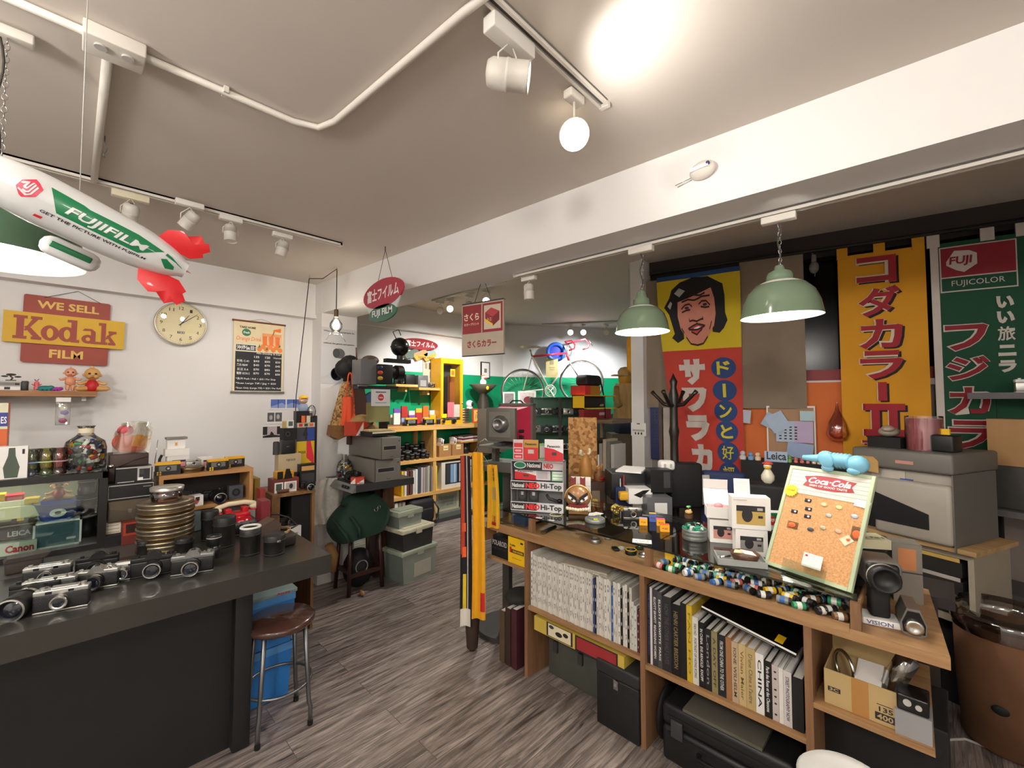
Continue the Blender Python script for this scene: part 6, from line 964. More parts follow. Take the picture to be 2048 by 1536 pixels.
for i in range(118):
 y=.262+.66*(i*.618%1);r_=(i%10)/10;x=XF+.045+.30*r_+rn.uniform(-.01,.01);z=ZS1+.0137+.012*rn.random()*(1 if .05<r_<.6 else .3)+.012*(i%3==0)*(r_>.1)
 canister(x,y,z,0,rad(15)+rn.uniform(-.9,.9),rn.choice((0,1,1,2,2,3,4,5,6,7,8))if y>.5 else rn.choice((0,1,2,3,3,4,7,8,8)))
p=at(1362,1143,ZS1);bx('film_box','yellow film box standing at the left end of the cassette heap','box',(XF+.10,.895,ZS1+.0005),rad(-60),(.04,.03,.062),YEL,top=[('r',.1,.1,.9,.9,mt('#f2d34a',.4))]);bx('film_box','yellow and maroon film box in the middle of the cassette heap','box',(XF+.20,.70,ZS1+.014),rad(-40),(.07,.035,.035),mt('#d9b02a',.4),front=[('r',.4,0,1,1,mt('#6a1f38',.4))])
# ---- battery rack
RK=rad(-62);ACR=mt('#a3a1a3',.3,trans=.2,var=.03);p0=onz(1072,1024,ZG);n=nrm(RK);c,W_,H_=frm(1021,1126,922,1024,p0,RK)
t=thing('battery_rack','grey tiered battery display rack standing on the glass counter','rack',(c.x,c.y,ZG),RK);DP=.10;part(t,'shell',G().box(-W_/2,DP-.004,0,W_/2,DP,H_,ACR).box(-W_/2,.0,0,-W_/2+.004,DP,H_,ACR).box(W_/2-.004,.0,0,W_/2,DP,H_,ACR).box(-W_/2,0,0,W_/2,DP,.004,ACR).box(-W_/2,0,H_*.50,W_/2,DP,H_*.52,ACR).box(-W_/2,0,H_*.98,W_/2,DP,H_,ACR))
def strip(z0,nm):q=part(t,'header_strip',G().box(-W_/2,-.004,z0,W_/2,0,z0+H_*.17,mt('#c9c9cb',.4)));part(q,'lettering',G().box(-W_*.49,-.0046,z0+H_*.015,-W_*.0,-.004,z0+H_*.155,INK).txt('National',-W_*.47,z0+H_*.04,-W_*.24,z0+H_*.125,-.0047,WHT,.02).txt('NEO',-W_*.21,z0+H_*.03,W_*.06,z0+H_*.14,-.0052,mt('#e2302a',.4),.05).txt('Hi-Top',W_*.08,z0+H_*.01,W_*.47,z0+H_*.14,-.0047,INK,.03))
strip(.004,0);strip(H_*.43,0)
q=part(t,'header_strip',G().box(-W_/2,.02,H_*.80,W_/2,.024,H_,INK));part(q,'lettering',G().prism([(-W_*.34+W_*.12*cos(2*pi*i/20),H_*(.90+.07*sin(2*pi*i/20)))for i in range(20)],.0192,.02,WHT).prism([(-W_*.34+W_*.105*cos(2*pi*i/20),H_*(.90+.055*sin(2*pi*i/20)))for i in range(20)],.0186,.0192,mt('#1a7a55',.4)).txt('National',-W_*.20,H_*.86,W_*.06,H_*.95,.0192,WHT,.02).box(W_*.09,.019,H_*.82,W_*.5,.02,H_*.99,mt('#c9c0c0',.4)).txt('NEO',W_*.12,H_*.85,W_*.30,H_*.95,.0186,RED,.04))
def pack(lb,x,z,w_,h,c1,kind,y=.01,par=None):
 x=x*W_;w_*=W_;z*=H_;h*=H_;P=c+V((cos(RK),sin(RK),0))*x-n*y;it={'r':[('r',.0,.0,1,.62,RED),('r',.3,.32,.7,.52,LGREY),('t','Panasonic',.1,.74,.9,.86,INK)],'w':[('p',[(0,0),(1,0),(1,.35),(.5,.55),(0,.62)],RED),('r',.4,.25,.65,.4,DGREY),('t','Panasonic',.15,.62,.85,.74,INK)],'s':[('r',.08,.05,.92,.28,RED),('r',.08,.34,.92,.56,RED),('r',.08,.62,.92,.84,RED),('r',.2,.1,.8,.2,PNK),('r',.2,.4,.8,.5,PNK)],'g':[('r',.1,.1,.9,.2,WHT),('r',.1,.3,.9,.4,WHT),('r',.1,.5,.9,.6,WHT),('e',.55,.85,.08,.06,DGREY)],'p':[('r',.1,.1,.8,.85,mt('#b5adb0',.3))],'b':[('e',.5,.5,.4,.4,DGREY),('r',.35,.5,.65,.8,LGREY)]}[kind]
 bx('battery_pack',lb,'battery pack',(P.x,P.y,ZG+z),RK,(w_,.008,h),mt(c1,.35),front=it)
pack('red strip of coin cells at the left on top of the rack',-.38,1.005,.20,.40,'#c9b8b8','s',.03);pack('gold topped red battery pack in the middle on top of the rack',-.13,1.005,.28,.40,'#b8893a','r',.03);pack('white and red battery pack at the right on top of the rack',.31,1.005,.35,.42,'#dcd8da','w',.03);pack('green battery card between the red packs on top of the rack',.09,1.03,.14,.30,'#7fb06a','p',.05)
pack('white and orange battery pack in the upper rack tier',-.24,.61,.42,.25,'#d9d0cf','w',.03);pack('clear grey blister in the upper rack tier',.10,.61,.28,.30,'#cfc9cb','p',.035);pack('pale green tag strip in the upper rack tier',.38,.61,.22,.30,'#9fd6ac','g',.03)
for x,w_,lb in((-.30,.16,'round black light meter in the lower rack tier'),(-.08,.18,'black finder with pale window in the lower rack tier')):pack(lb,x,.19,w_,.22,'#232324','b',.03)
P=c+V((cos(RK),sin(RK),0))*(W_*.25)-n*.035;solo('flash_bracket',G().tube([(-.03,0,.045),(-.01,0,.02),(.04,0,.008)],.009,DGREY,6).sph((.05,0,.012),(.016,.012,.012),BLK),'dark bent flash bracket in the lower rack tier','bracket',(P.x,P.y,ZG+H_*.18),RK)
# ---- objects on the left glass top
p=at(1150,1030,ZG);k=mpp(p);t=thing('lion_mask','gold and brown fierce lion mask on the glass beside the battery rack','mask',(p.x+.03,p.y,ZG),rad(-55));GM=mt('#a4774e',.3,.15,var=.35,scale=12,coat=.3);GD=mt('#d9b878',.25,.6);w_=27*k;hh=58*k
part(t,'head',G().sph((0,.01,hh*.58),(w_*.95,w_*.55,hh*.42),GM).box(-w_*.72,-.012,0,w_*.72,.02,hh*.3,GM,.006));part(t,'brow',G().prism([(-w_*.75,hh*.72),(-w_*.1,hh*.52),(-w_*.1,hh*.60),(-w_*.7,hh*.80)],-w_*.55,-w_*.4,BLK));part(t,'brow',G().prism([(w_*.75,hh*.72),(w_*.1,hh*.52),(w_*.1,hh*.60),(w_*.7,hh*.80)],-w_*.55,-w_*.4,BLK))
for sg in(-1,1):e_=part(t,'eye',G().prism([(sg*w_*.72,hh*.60),(sg*w_*.70,hh*.70),(sg*w_*.15,hh*.50),(sg*w_*.3,hh*.46)],-w_*.56,-w_*.4,WHT));part(e_,'pupil',G().sph((sg*w_*.42,-w_*.56,hh*.56),w_*.09,INK));part(t,'ear',G().prism([(sg*w_*.35-w_*.2,hh*.95),(sg*w_*.35+w_*.2,hh*.95),(sg*w_*.35+w_*.2,hh*1.28),(sg*w_*.35,hh*1.22),(sg*w_*.35-w_*.2,hh*1.28)],0,.012,mt('#7a2c26',.4)))
part(t,'nose',G().sph((0,-w_*.58,hh*.47),(w_*.16,w_*.12,w_*.16),INK));part(t,'mouth',G().prism([(-w_*.85,hh*.26),(w_*.85,hh*.26),(w_*.6,hh*.40),(0,hh*.36),(-w_*.6,hh*.40)],-w_*.56,-w_*.3,mt('#7a1f28',.4)));g=G()
for i in range(9):g.sph(((i-4)*w_*.19,-w_*.5,hh*.20+abs(i-4)*.002),w_*.14,CREAM)
part(t,'beard',g);part(t,'rim',G().tube([(w_*cos(a),-.004,hh*(.52+.48*sin(a)))for a in[pi*(i/14)for i in range(15)]],.005,GD))
P=p+V((.10,.03,0));t=bx('folded_card','white folded display card with two ear shapes behind the lion mask','card',(P.x,P.y,ZG),rad(-60),(.115,.01,.20),mt('#e4e2e2',.6),front=[('e',.35,.62,.12,.2,mt('#cfcdcd',.5)),('e',.68,.62,.12,.2,mt('#cfcdcd',.5)),('r',.0,.74,1,.75,LGREY)])
disc('grey tin dish of papers with a yellow tag on the left glass top',1190,1043,.054,.020,mt('#8b8f8c',.4,.5),None,ZG,'tin_dish');p=at(1190,1037,ZG)
for i in range(3):solo('receipt',G().b(.05,.035,.002,PAPER),('lowest','middle','topmost')[i]+' folded receipt lying in the grey tin dish','paper',(p.x+.01*i-.01,p.y+.012*(1-i),ZG+.0215+.003*i),.5+.5*i)
bx('price_tag','bright yellow tag hanging over the grey tin dish rim','tag',tuple(at(1194,1046,ZG)-V((.0,-.0,0))+V((-.012,0,0))),rad(-50),(.022,.002,.026),mt('#e8e018',.5))
p=at(1228,1030,ZG);rn=random.Random(5);g=G()
for i in range(46):a,b_=rn.random()*6.28,rn.random()*pi;d=V((sin(b_)*cos(a),sin(b_)*sin(a),cos(b_)));g.sph(tuple(d*.022+V((0,0,.030))),.008,mt('#cdb56a',.12,.8),seg=8)
solo('crystal_ball',g,'knobbly gold glass ball beside the grey tin dish','ornament',(p.x+.02,p.y,ZG));p=at(1264,1038,ZG);camera('silver and black rangefinder displayed on the left glass top',(p.x+.025,p.y+.01,ZG),rad(-50),'rf',.102)
FY=mt('#eda517',.4)
def fbox(lb,x,y,w_,h,m,rz=rad(-58),d=.03,tp=None):p=at(x,y,ZG,rz,d);return bx('film_box',lb,'box',(p.x,p.y,ZG),rz,(w_,d,h),m,front=[('e',.3,.5,.06,.08,INK),('r',.45,.5,.8,.56,DRED),('r',.45,.38,.75,.43,DRED)],top=[('r',0,0,1,1,tp)]if tp else())
fbox('yellow film box with lilac lid nearest the silver rangefinder',1287,1051,.040,.035,FY,tp=mt('#b8a4cf',.5));fbox('blue and white curved film box behind the lilac lidded one',1306,1044,.036,.044,mt('#4a63b0',.4),d=.025,tp=YEL);fbox('yellow film box with magenta lid on the left glass top',1322,1052,.042,.034,FY,tp=mt('#e0559a',.5));fbox('yellow film box with orange red lid nearest the counter divider',1330,1064,.044,.034,FY,tp=mt('#f0623a',.5))
for x,y,w_,d,rz,lb,fr in((1284,1083,.085,.055,rad(-62),'white card with small pictures lying on the left glass front',1),(1078,1036,.035,.02,rad(-70),'small white price card at the left glass end',0),(1103,1041,.03,.018,rad(-75),'small white price card before the battery rack',0)):p=at(x,y,ZG);bx('price_card',lb,'card',(p.x,p.y,ZG+.0003),rz,(w_,d,.001),PAPER,top=[('e',.2+.2*i,.62,.05,.08,LGREY)for i in range(4)]+[('r',.15,.3,.85,.34,LGREY)]if fr else[('r',.2,.45,.8,.55,GREY)])
solo('tape_ring',G().ring(.035,.0015,mt('#d9d59a',.5)),'pale yellow ring lying at the battery rack foot','ring',tuple(at(1112,1030,ZG)+V((0,0,.002))))
# ---- objects on the right glass top
p=at(1389,1084,ZG);t=thing('film_tin','ribbed grey tin heaped with green film cassettes','tin',(p.x+.05,p.y+.02,ZG));tr_=.055;part(t,'tin',G().lathe([(tr_*.97,0),(tr_,.002),(tr_,.016),(tr_*.98,.018),(tr_,.02),(tr_,.033),(tr_*.98,.035),(tr_,.037),(tr_,.05),(tr_*.96,.05),(tr_*.94,.035),(0,.033)],mt('#8e9290',.35,.7),32));q=G();rn=random.Random(2)
for i in range(46):a=rn.random()*6.28;r_=tr_*.8*rn.random()**.5;q.cyl(.0075,-.013,.013,mt(('#1c7a5c','#1c7a5c','#d5d8d4','#22302c')[i%4],.3),10,T=TR(r_*cos(a),r_*sin(a),.042+.018*(1-r_/tr_)+.006*rn.random())@M.Rotation(rn.random()*6,4,(rn.random()-.5,rn.random()-.5,.4)))
part(t,'film_cassettes',q,'heaped green film cassettes','stuff')
p=onz(1384,1040,ZG);t=thing('acorn_toy','small wooden toy with green leaf behind the heaped tin','toy',(p.x+.03,p.y+.03,ZG));part(t,'body',G().cyl(.022,0,.022,mt('#5a3d28',.6),18).sph((0,0,.034),(.02,.02,.012),mt('#d8b26a',.5)).sph((-.005,-.008,.046),.004,WHT).sph((.005,-.008,.046),.004,WHT));part(t,'leaf',G().sph((0,0,.062),(.018,.012,.006),mt('#6fc46a',.4)).cyl(.004,.045,.062,RED,8))
BXR=rad(-62)
def cbox(lb,x0,x1,yt,yb,z,cam_,dp=.075,off=0,**k):
 p0=onz((x0+x1)/2,yb,z);cc_,w_,h_=frm(x0,x1,yt,yb,p0,BXR);cc_=cc_-nrm(BXR)*(dp/2+off);fr=[('r',.14,.18,.86,.72,mt(cam_,.4)),('r',.14,.58,.86,.74,INK),('e',.42,.46,.14,.2,INK),('r',.68,.38,.8,.46,INK),('r',.66,.62,.8,.70,LGREY)]if cam_ else()
 return bx('camera_box',lb,'box',(cc_.x,cc_.y,z),BXR,(w_,dp,h_),WHT,front=fr),h_,cc_,w_
a1,h1,c1,w1=cbox('white box with a pink camera, lower left of the camera box stack',1420,1472,1041,1086,ZG,'#cf8f86');a2,h2,c2,w2=cbox('white box with a dark camera, lower right of the stack behind the bowl',1472,1536,1060,1112,ZG,'#8e8a84')
z2_=ZG+max(h1,h2)+.002;P=c2+V((.0,0,0));d_=V((cos(BXR),sin(BXR),0));hb=62*mpp(P)
bx('camera_box','white box with a gold camera, upper right of the camera box stack','box',(P.x,P.y,z2_),BXR,(w2*1.22,.075,hb),WHT,front=[('r',.12,.14,.86,.70,mt('#c2a45c',.4)),('r',.12,.56,.86,.74,INK),('e',.40,.44,.14,.22,INK),('r',.68,.36,.80,.44,INK),('r',.66,.60,.80,.68,LGREY),('r',.05,.9,.4,.92,LGREY)])
P=c1-d_*.012;z1_=ZG+h1+.0015 if h1>h2 else z2_;t=thing('open_camera_box','open white box holding a pink camera, upper left of the stack','box',(P.x-.0,P.y,z2_),BXR);ww=w1*1.0;part(t,'tray',G().box(-ww/2,-.037,0,ww/2,-.034,.05,WHT).box(-ww/2,.034,0,ww/2,.037,.05,WHT).box(-ww/2,-.034,0,-ww/2+.003,.034,.05,WHT).box(ww/2-.003,-.034,0,ww/2,.034,.05,WHT).box(-ww/2,-.034,0,ww/2,.034,.003,WHT));part(t,'lid',G().prism([(-ww/2,0),(ww/2,0),(ww/2,.075),(-ww/2,.075)],0,.003,WHT,T=TR(0,.038,.05)@RX(rad(-32))).prism([(-ww/2,0),(ww/2,0),(ww/2,.045),(-ww/2,.045)],0,.003,WHT,T=TR(0,.078,.115)@RX(rad(8))));part(t,'pink_camera',G().box(-ww*.40,-.03,.02,ww*.42,.03,.047,mt('#eaa0a6',.4),.008).sph((0,-.01,.052),(.02,.015,.014),mt('#eaa0a6',.4)))
P=c2+d_*.0-nrm(BXR)*.028;t=bx('blank_frame','small white picture frame standing on the gold camera box','frame',(P.x-d_.x*.02,P.y-d_.y*.02,z2_+hb+.0005),BXR,(.062,.008,.066),WHT,front=[('r',.14,.14,.86,.86,mt('#ecd6d8',.5))]);t.rotation_euler=(rad(-8),0,BXR)
p=ond(1541,1012,1.95);pz_=.93;bx('film_brick','green white film box with red hexagon emblem behind the camera boxes','box',(p.x,p.y,.98),rad(-55),(.10,.05,.075),mt('#d9dcd8',.4),front=[('p',[(0,.0),(.3,0),(0,.55)],GRN),('p',[(.25,1),(1,.25),(1,1)],GRN),('p',[(.15,.62),(.32,.86),(.55,.78),(.62,.5),(.48,.26),(.25,.34)],RED),('t','FUJI',.22,.46,.55,.66,WHT)]);solo('stacked_case',G().b(.14,.10,.076,BLK,bev=.006),'black case carrying the green white film box','case',(p.x,p.y,ZG+.0005),rad(-55))
p=at(1470,1132,ZG);t=thing('plastic_tray','clear white plastic tray on the right glass holding a wooden bowl','tray',(p.x+.055,p.y+.0,ZG+.0005),rad(-62));TRM=mt('#c9ccca',.3,trans=.5);part(t,'tray',G().box(-.085,-.05,0,.085,.05,.003,TRM).box(-.088,-.053,0,.088,-.049,.024,TRM).box(-.088,.049,0,.088,.053,.024,TRM).box(-.088,-.05,0,-.084,.05,.024,TRM).box(.084,-.05,0,.088,.05,.024,TRM).tube([(-.07,0,.012),(-.03,.03,.012)],.005,CHR))
q=V(t.location)+d_*.02+V((0,0,.004));t=thing('wooden_bowl','dark wooden bowl of paper slips in the white plastic tray','bowl',tuple(q));part(t,'bowl',G().lathe([(.035,0),(.042,.006),(.053,.034),(.050,.036),(.040,.012),(0,.010)],wood('#3d2417','#67422b','X',9),30));solo('paper_slip',G().b(.05,.045,.0015,PAPER,T=RX(.15)),'folded white slip lying in the wooden bowl','paper',(q.x+.0,q.y-.012,q.z+.038),.6);solo('paper_slip',G().b(.04,.035,.0015,mt('#e6dcae',.6),T=RX(-.1)),'cream card lying in the wooden bowl','paper',(q.x,q.y+.022,q.z+.035),.2)
# ---- cork board
BLp,BRp=onz(1528,1128,ZG),onz(1702,1188,ZG);ev=(BRp-BLp);wB=ev.length;ev.normalize()
def up(x,y,b_):d=ray(x,y);return EY+d*((b_-EY).dot(ev)/d.dot(ev))-b_
uv=(up(1580,930,BLp)+up(1753,957,BRp))/2;hB=uv.length;uv.normalize();nv=ev.cross(uv);nv=nv if nv.dot(BLp-EY)>0 else-nv
MB_=M(((ev.x,nv.x,uv.x,BLp.x),(ev.y,nv.y,uv.y,BLp.y),(ev.z,nv.z,uv.z,BLp.z+.004),(0,0,0,1)))
t=thing('cork_board','pale green framed cork board with pin badges leaning on the right glass','notice board');t.matrix_world=MB_;SAGE=mt('#b4c2a0',.5);f_=.013;MB2=MB_
part(t,'frame',G().box(0,0,0,f_,.016,hB,SAGE,.002).box(wB-f_,0,0,wB,.016,hB,SAGE,.002).box(f_,0,0,wB-f_,.016,f_,SAGE).box(f_,0,hB-f_,wB-f_,.016,hB,SAGE));part(t,'cork',G().box(f_,.005,f_,wB-f_,.012,hB*.74,speckle('#c08a58','#d7a878',160,.9,.5,.2)))
q=part(t,'header',G().box(f_,.003,hB*.735,wB-f_,.012,hB-f_,mt('#dcd6cc',.6)),'white planked header');g=G()
for i in range(1,6):z_=hB*.735+(hB*.265-f_)*i/6;g.box(f_,.0026,z_,wB-f_,.003,z_+.001,GREY)
part(q,'plank_line',g);CR_=mt('#a2343c',.5);zc_=hB*.865;part(q,'emblem',G().prism([(wB*.22,zc_-.018),(wB*.26,zc_),(wB*.22,zc_+.020),(wB*.40,zc_+.029),(wB*.6,zc_+.029),(wB*.82,zc_+.020),(wB*.78,zc_),(wB*.82,zc_-.018),(wB*.6,zc_-.027),(wB*.4,zc_-.027)],.0018,.003,CR_).txt('Coca·Cola',wB*.28,zc_-.006,wB*.77,zc_+.020,.0017,WHT,.03,shear=.35).txt('SIGN OF GOOD TASTE',wB*.30,zc_-.018,wB*.74,zc_-.010,.0017,WHT,.02))
part(t,'easel_lip',G().box(wB*.25,-.016,-.002,wB*.75,-.0145,hB*.10,GLS).box(wB*.25,-.016,-.003,wB*.75,.0,-.0015,GLS));part(t,'easel_leg',G().tube([(wB*.5,.016,hB*.6),(wB*.5,.10,.02)],.004,GREY,6))
def pin(nm,lb,u,v,fn):o=solo(nm,fn,lb,'badge');o.matrix_world=MB2@TR(u*wB,.0045,v*hB);return o
def cpin(c):return G().box(-.012,-.003,-.007,.012,0,.007,mt(c,.3,.3),.001).prism([(.004+.004*cos(2*pi*i/12),.004*sin(2*pi*i/12))for i in range(12)],-.004,-.003,WHT).box(-.011,-.0034,-.002,-.001,-.003,.005,INK)
for lb,u,v in(('dark camera shaped pin badge under the emblem, topmost of the camera badges',.33,.68),('black camera shaped pin badge second from the top',.36,.60),('black camera shaped pin badge left of its neighbours',.20,.55),('black camera shaped pin badge lowest of the column',.37,.53)):pin('pin_badge',lb,u,v,cpin('#2b2b30'))
for lb,u,v,c in(('cream cloud shaped pin badge right of the camera badges',.52,.67,'#e3cfa0'),('cream house shaped pin badge near the cork centre',.69,.67,'#e0c890'),('silver dome pin badge in the middle row',.60,.58,'#b9b5b0'),('grey winged pin badge in the middle of the board',.57,.46,'#b5ab8c'),('salmon dome pin badge right of the winged badge',.74,.46,'#d8a58c'),('dark square camera pin badge in the lower badge row',.44,.42,'#4a4a50'),('pale blue square badge at the right of the cork',.87,.62,'#b9c4d4')):pin('pin_badge',lb,u,v,G().sph((0,-.001,0),(.012,.003,.008),mt(c,.35,.2)))
pin('badge_packet','orange badge in a clear packet at the left of the cork',.22,.42,G().box(-.02,-.002,-.014,.02,0,.014,glassy('#f4f2f0',.1,1)).sph((-.002,-.003,0),(.015,.003,.010),ORG));pin('badge_packet','orange round badge in a clear packet at the right frame',.93,.48,G().box(-.018,-.002,-.026,.018,0,.024,glassy('#f4f2f0',.1,1)).sph((0,-.003,-.004),(.013,.003,.015),ORG));pin('badge_card','cream badge card hanging tilted at the right of the cork',.84,.40,G().prism([(-.022,.0),(0,-.02),(.024,.004),(.004,.022)],-.002,0,CREAM).sph((.006,-.003,.004),(.006,.002,.005),ORG));pin('price_star','yellow starburst price tag on the upper left frame edge',.10,.745,G().prism([((.022 if i%2 else .026)*cos(2*pi*i/32),(.022 if i%2 else .026)*sin(2*pi*i/32))for i in range(32)],-.006,-.0045,mt('#eef022',.5)).txt('$10 each',-.014,-.003,.014,.006,-.0061,ORG));pin('paper_tag','white paper tag taped below the header right corner',.92,.74,G().prism([(-.025,-.012),(.022,-.016),(.026,.008),(-.02,.014)],-.003,-.0015,PAPER));pin('business_card','white card with small red dot in the clear easel lip',.56,.14,G().box(-.033,-.012,-.022,.033,-.011,.028,PAPER).prism([(-.022+.005*cos(2*pi*i/14),.018+.0035*sin(2*pi*i/14))for i in range(14)],-.0125,-.012,RED))
# ---- blue slinky toy on the board's top edge
TL=MB2@V((wB*.30,.008,hB+.001));TR2=MB2@V((wB*.86,.008,hB+.001));e2=(TR2-TL).normalized();rz_=math.atan2(e2.y,e2.x);t=thing('elephant_toy','pale blue stretchy elephant toy lying on the cork board top edge','toy',tuple((TL+TR2)/2),rz_);BL_=mt('#7fc0dc',.35,var=.03);g=G();L2=(TR2-TL).length
t.rotation_euler=(0,-math.atan2(e2.z,(e2.x**2+e2.y**2)**.5),rz_)
pr=[(.006,-L2*.16)]
for i in range(6):pr+=[(.031,-L2*.14+i*L2*.075),(.021,-L2*.14+(i+.5)*L2*.075)]
part(t,'body',G().lathe(pr,BL_,22,T=TR(0,0,.042)@RY(pi/2)).sph((L2*.40,0,.036),(.036,.032,.034),BL_));part(t,'head',G().sph((-L2*.24,0,.046),(.030,.028,.031),BL_).sph((-L2*.15,-.027,.042),(.026,.009,.030),BL_));part(t,'trunk',G().tube([(-L2*.30,0,.046),(-L2*.5,0,.042),(-L2*.74,0,.04)],[.018,.014,.011],BL_,12))
for x in(-L2*.16,L2*.36):part(t,'leg',G().sph((x,-.018,.012),(.022,.014,.014),BL_))
# ================================================================ HANGING SIGNS
h=onz(763,497,ZC);c,W_,H_=frm(727,803,556,643,(h.x,h.y,0),WEST);t=thing('hanging_sign','white oval film sign in red and green hung from the ceiling by wires','sign',(h.x,c.y,c.z),WEST)
part(t,'board',G().prism([(-W_*.5,H_*.62),(-W_*.32,H_*.16),(0,0),(W_*.32,H_*.16),(W_*.5,H_*.62),(W_*.38,H_*.85),(0,H_),(-W_*.38,H_*.85)],-.004,.004,mt('#cfd4d2',.5)));part(t,'red_oval',G().prism(el(0,H_*.64,W_*.52,H_*.33),-.006,.006,mt('#b03a4c',.5)).txt('富士フイルム',-W_*.40,H_*.50,W_*.42,H_*.80,-.0065,WHT,.02));part(t,'green_oval',G().prism(el(0,H_*.19,W_*.36,H_*.19),-.006,.006,mt('#41705c',.5)).txt('FUJI FILM',-W_*.26,H_*.10,W_*.26,H_*.29,-.0065,WHT,.02))
zt=h.z-c.z;g=G().tube([(-W_*.15,0,H_*.88),(h.y-c.y,0,zt-.02)],.0016,INK).tube([(W_*.25,0,H_*.86),(h.y-c.y,0,zt-.02)],.0016,INK).tube([(h.y-c.y,0,zt-.025),(h.y-c.y,0,zt)],.003,INK);g.v=[V((-v.x if 0 else v.x,v.y,v.z))for v in g.v];part(t,'wire',g)
h=onz(976,566,ZBM);SR_=rad(-78);c,W_,H_=frm(924,1007,603,711,(h.x,h.y,0),SR_);t=thing('hanging_sign','square red and cream print sign hung in the middle of the room','sign',(c.x,c.y,c.z),SR_);SRD=mt('#94343a',.55)
part(t,'board',G().box(-W_/2,-.008,0,W_/2,.008,H_,mt('#b7aa98',.55)).box(-W_/2,-.009,H_*.975,W_/2,.009,H_,DGREY).box(-W_/2,-.009,0,W_/2,.009,.005,DGREY));part(t,'panel',G().box(-W_*.48,-.0095,H_*.42,-W_*.02,-.008,H_*.95,SRD).box(W_*.01,-.0095,H_*.42,W_*.48,-.008,H_*.95,SRD).box(W_*.05,-.0105,H_*.47,W_*.44,-.0095,H_*.91,mt('#cdbfa9',.5)),'red panels')
part(t,'lettering',G().txt('さくら',-W_*.44,H_*.66,-W_*.07,H_*.80,-.0098,CREAM,.03).txt('カラープリント',-W_*.44,H_*.57,-W_*.07,H_*.62,-.0098,CREAM,.02).txt('さくらカラー',-W_*.36,H_*.15,W_*.34,H_*.29,-.0085,SRD,.04));X_=lambda u:W_*u
part(t,'film_box_picture',G().prism([(X_(.08),H_*.78),(X_(.22),H_*.86),(X_(.41),H_*.78),(X_(.26),H_*.69)],-.0112,-.0105,mt('#b5444a',.5)).prism([(X_(.08),H_*.78),(X_(.26),H_*.69),(X_(.26),H_*.52),(X_(.08),H_*.62)],-.0112,-.0105,SRD).prism([(X_(.26),H_*.69),(X_(.41),H_*.78),(X_(.41),H_*.62),(X_(.26),H_*.52)],-.0112,-.0105,mt('#7c2a30',.5)).prism([(X_(.08),H_*.62),(X_(.26),H_*.52),(X_(.26),H_*.56),(X_(.08),H_*.67)],-.0116,-.0105,YEL).txt('トニ',X_(.14),H_*.62,X_(.23),H_*.68,-.0117,CREAM,.02))
part(t,'wire',G().tube([(-W_*.2,0,H_),(-.02,0,h.z-c.z)],.0016,INK).tube([(W_*.2,0,H_),(.02,0,h.z-c.z)],.0016,INK))
# ================================================================ BANNERS ON THE WINDOW WALL
class Cloth:
 def __init__(s,name,label,xl,xr,yt,yb,off,folds,amp,left=0,m=None,ds=(0,0)):
  a,b_=wpt(xl,yt,off),wpt(xr,yt,off);zb=wpt((xl+xr)/2,yb,off).z;s.o=V((a.x,a.y,0));s.w=V((b_.x-a.x,b_.y-a.y,0)).length;s.zt=(a.z+b_.z)/2;s.h=s.zt-zb;s.f=folds;s.a=amp;s.l=left;s.ds=ds
  s.t=thing(name,label,'banner' if 'banner' in name else 'curtain',(a.x,a.y,zb));s.zb=zb;s.m=m;part(s.t,'cloth',G().surf(lambda u,v:s.p(u,1-v),40,40,m,.003))
 def p(s,u,v,k=0):
  d=s.l*v**1.5*(1-u);amp=s.a*(.4+.6*v);y=amp*sin(u*s.f*2*pi+1.5*v)+amp*.5*sin(u*s.f*4.3+2)
  q=WU*(s.w*(u*(1-s.ds[1]*v)+d+s.ds[0]*v))+WN*(y+k)+V((0,0,s.h*(1-v)));return q
 def poly(s,ol,m,k=.004,q=None,nm=None,lb=None):
  q0=q or G();bm=bmesh.new();bm.faces.new([bm.verts.new((a,b_,0))for a,b_ in ol])
  for i in range(1,24):bmesh.ops.bisect_plane(bm,geom=bm.verts[:]+bm.edges[:]+bm.faces[:],plane_co=(i/24,0,0),plane_no=(1,0,0))
  for i in range(1,12):bmesh.ops.bisect_plane(bm,geom=bm.verts[:]+bm.edges[:]+bm.faces[:],plane_co=(0,i/12,0),plane_no=(0,1,0))
  bm.verts.index_update();q0.add([s.p(v.co.x,v.co.y,k)for v in bm.verts],[[v.index for v in f.verts]for f in bm.faces],m,None,True);bm.free()
  if nm:part(s.t,nm,q0,lb)
  return q0
 def rect(s,u0,v0,u1,v1,m,k=.004,q=None,nm=None):return s.poly([(u0,v0),(u1,v0),(u1,v1),(u0,v1)],m,k,q,nm)
 def txt(s,q,st,u0,v0,u1,v1,m,k=.008,bold=.05,sh=0):
  vs,fs,bb=glyphs(st,bold,sh);bm=bmesh.new();V_=[bm.verts.new((u0+(u1-u0)*(x-bb[0])/(bb[2]-bb[0]),v1+(v0-v1)*(y-bb[1])/(bb[3]-bb[1]),0))for x,y,z in vs]
  for f,in[(f,)for f in fs if all(vs[i][2]>0 for i in f)]:
   try:bm.faces.new([V_[i]for i in f])
   except Exception:pass
  for i in range(1,24):bmesh.ops.bisect_plane(bm,geom=bm.verts[:]+bm.edges[:]+bm.faces[:],plane_co=(i/24,0,0),plane_no=(1,0,0))
  bm.verts.index_update();q.add([s.p(v.co.x,v.co.y,k)for v in bm.verts],[[v.index for v in f.verts]for f in bm.faces],m);bm.free();return q
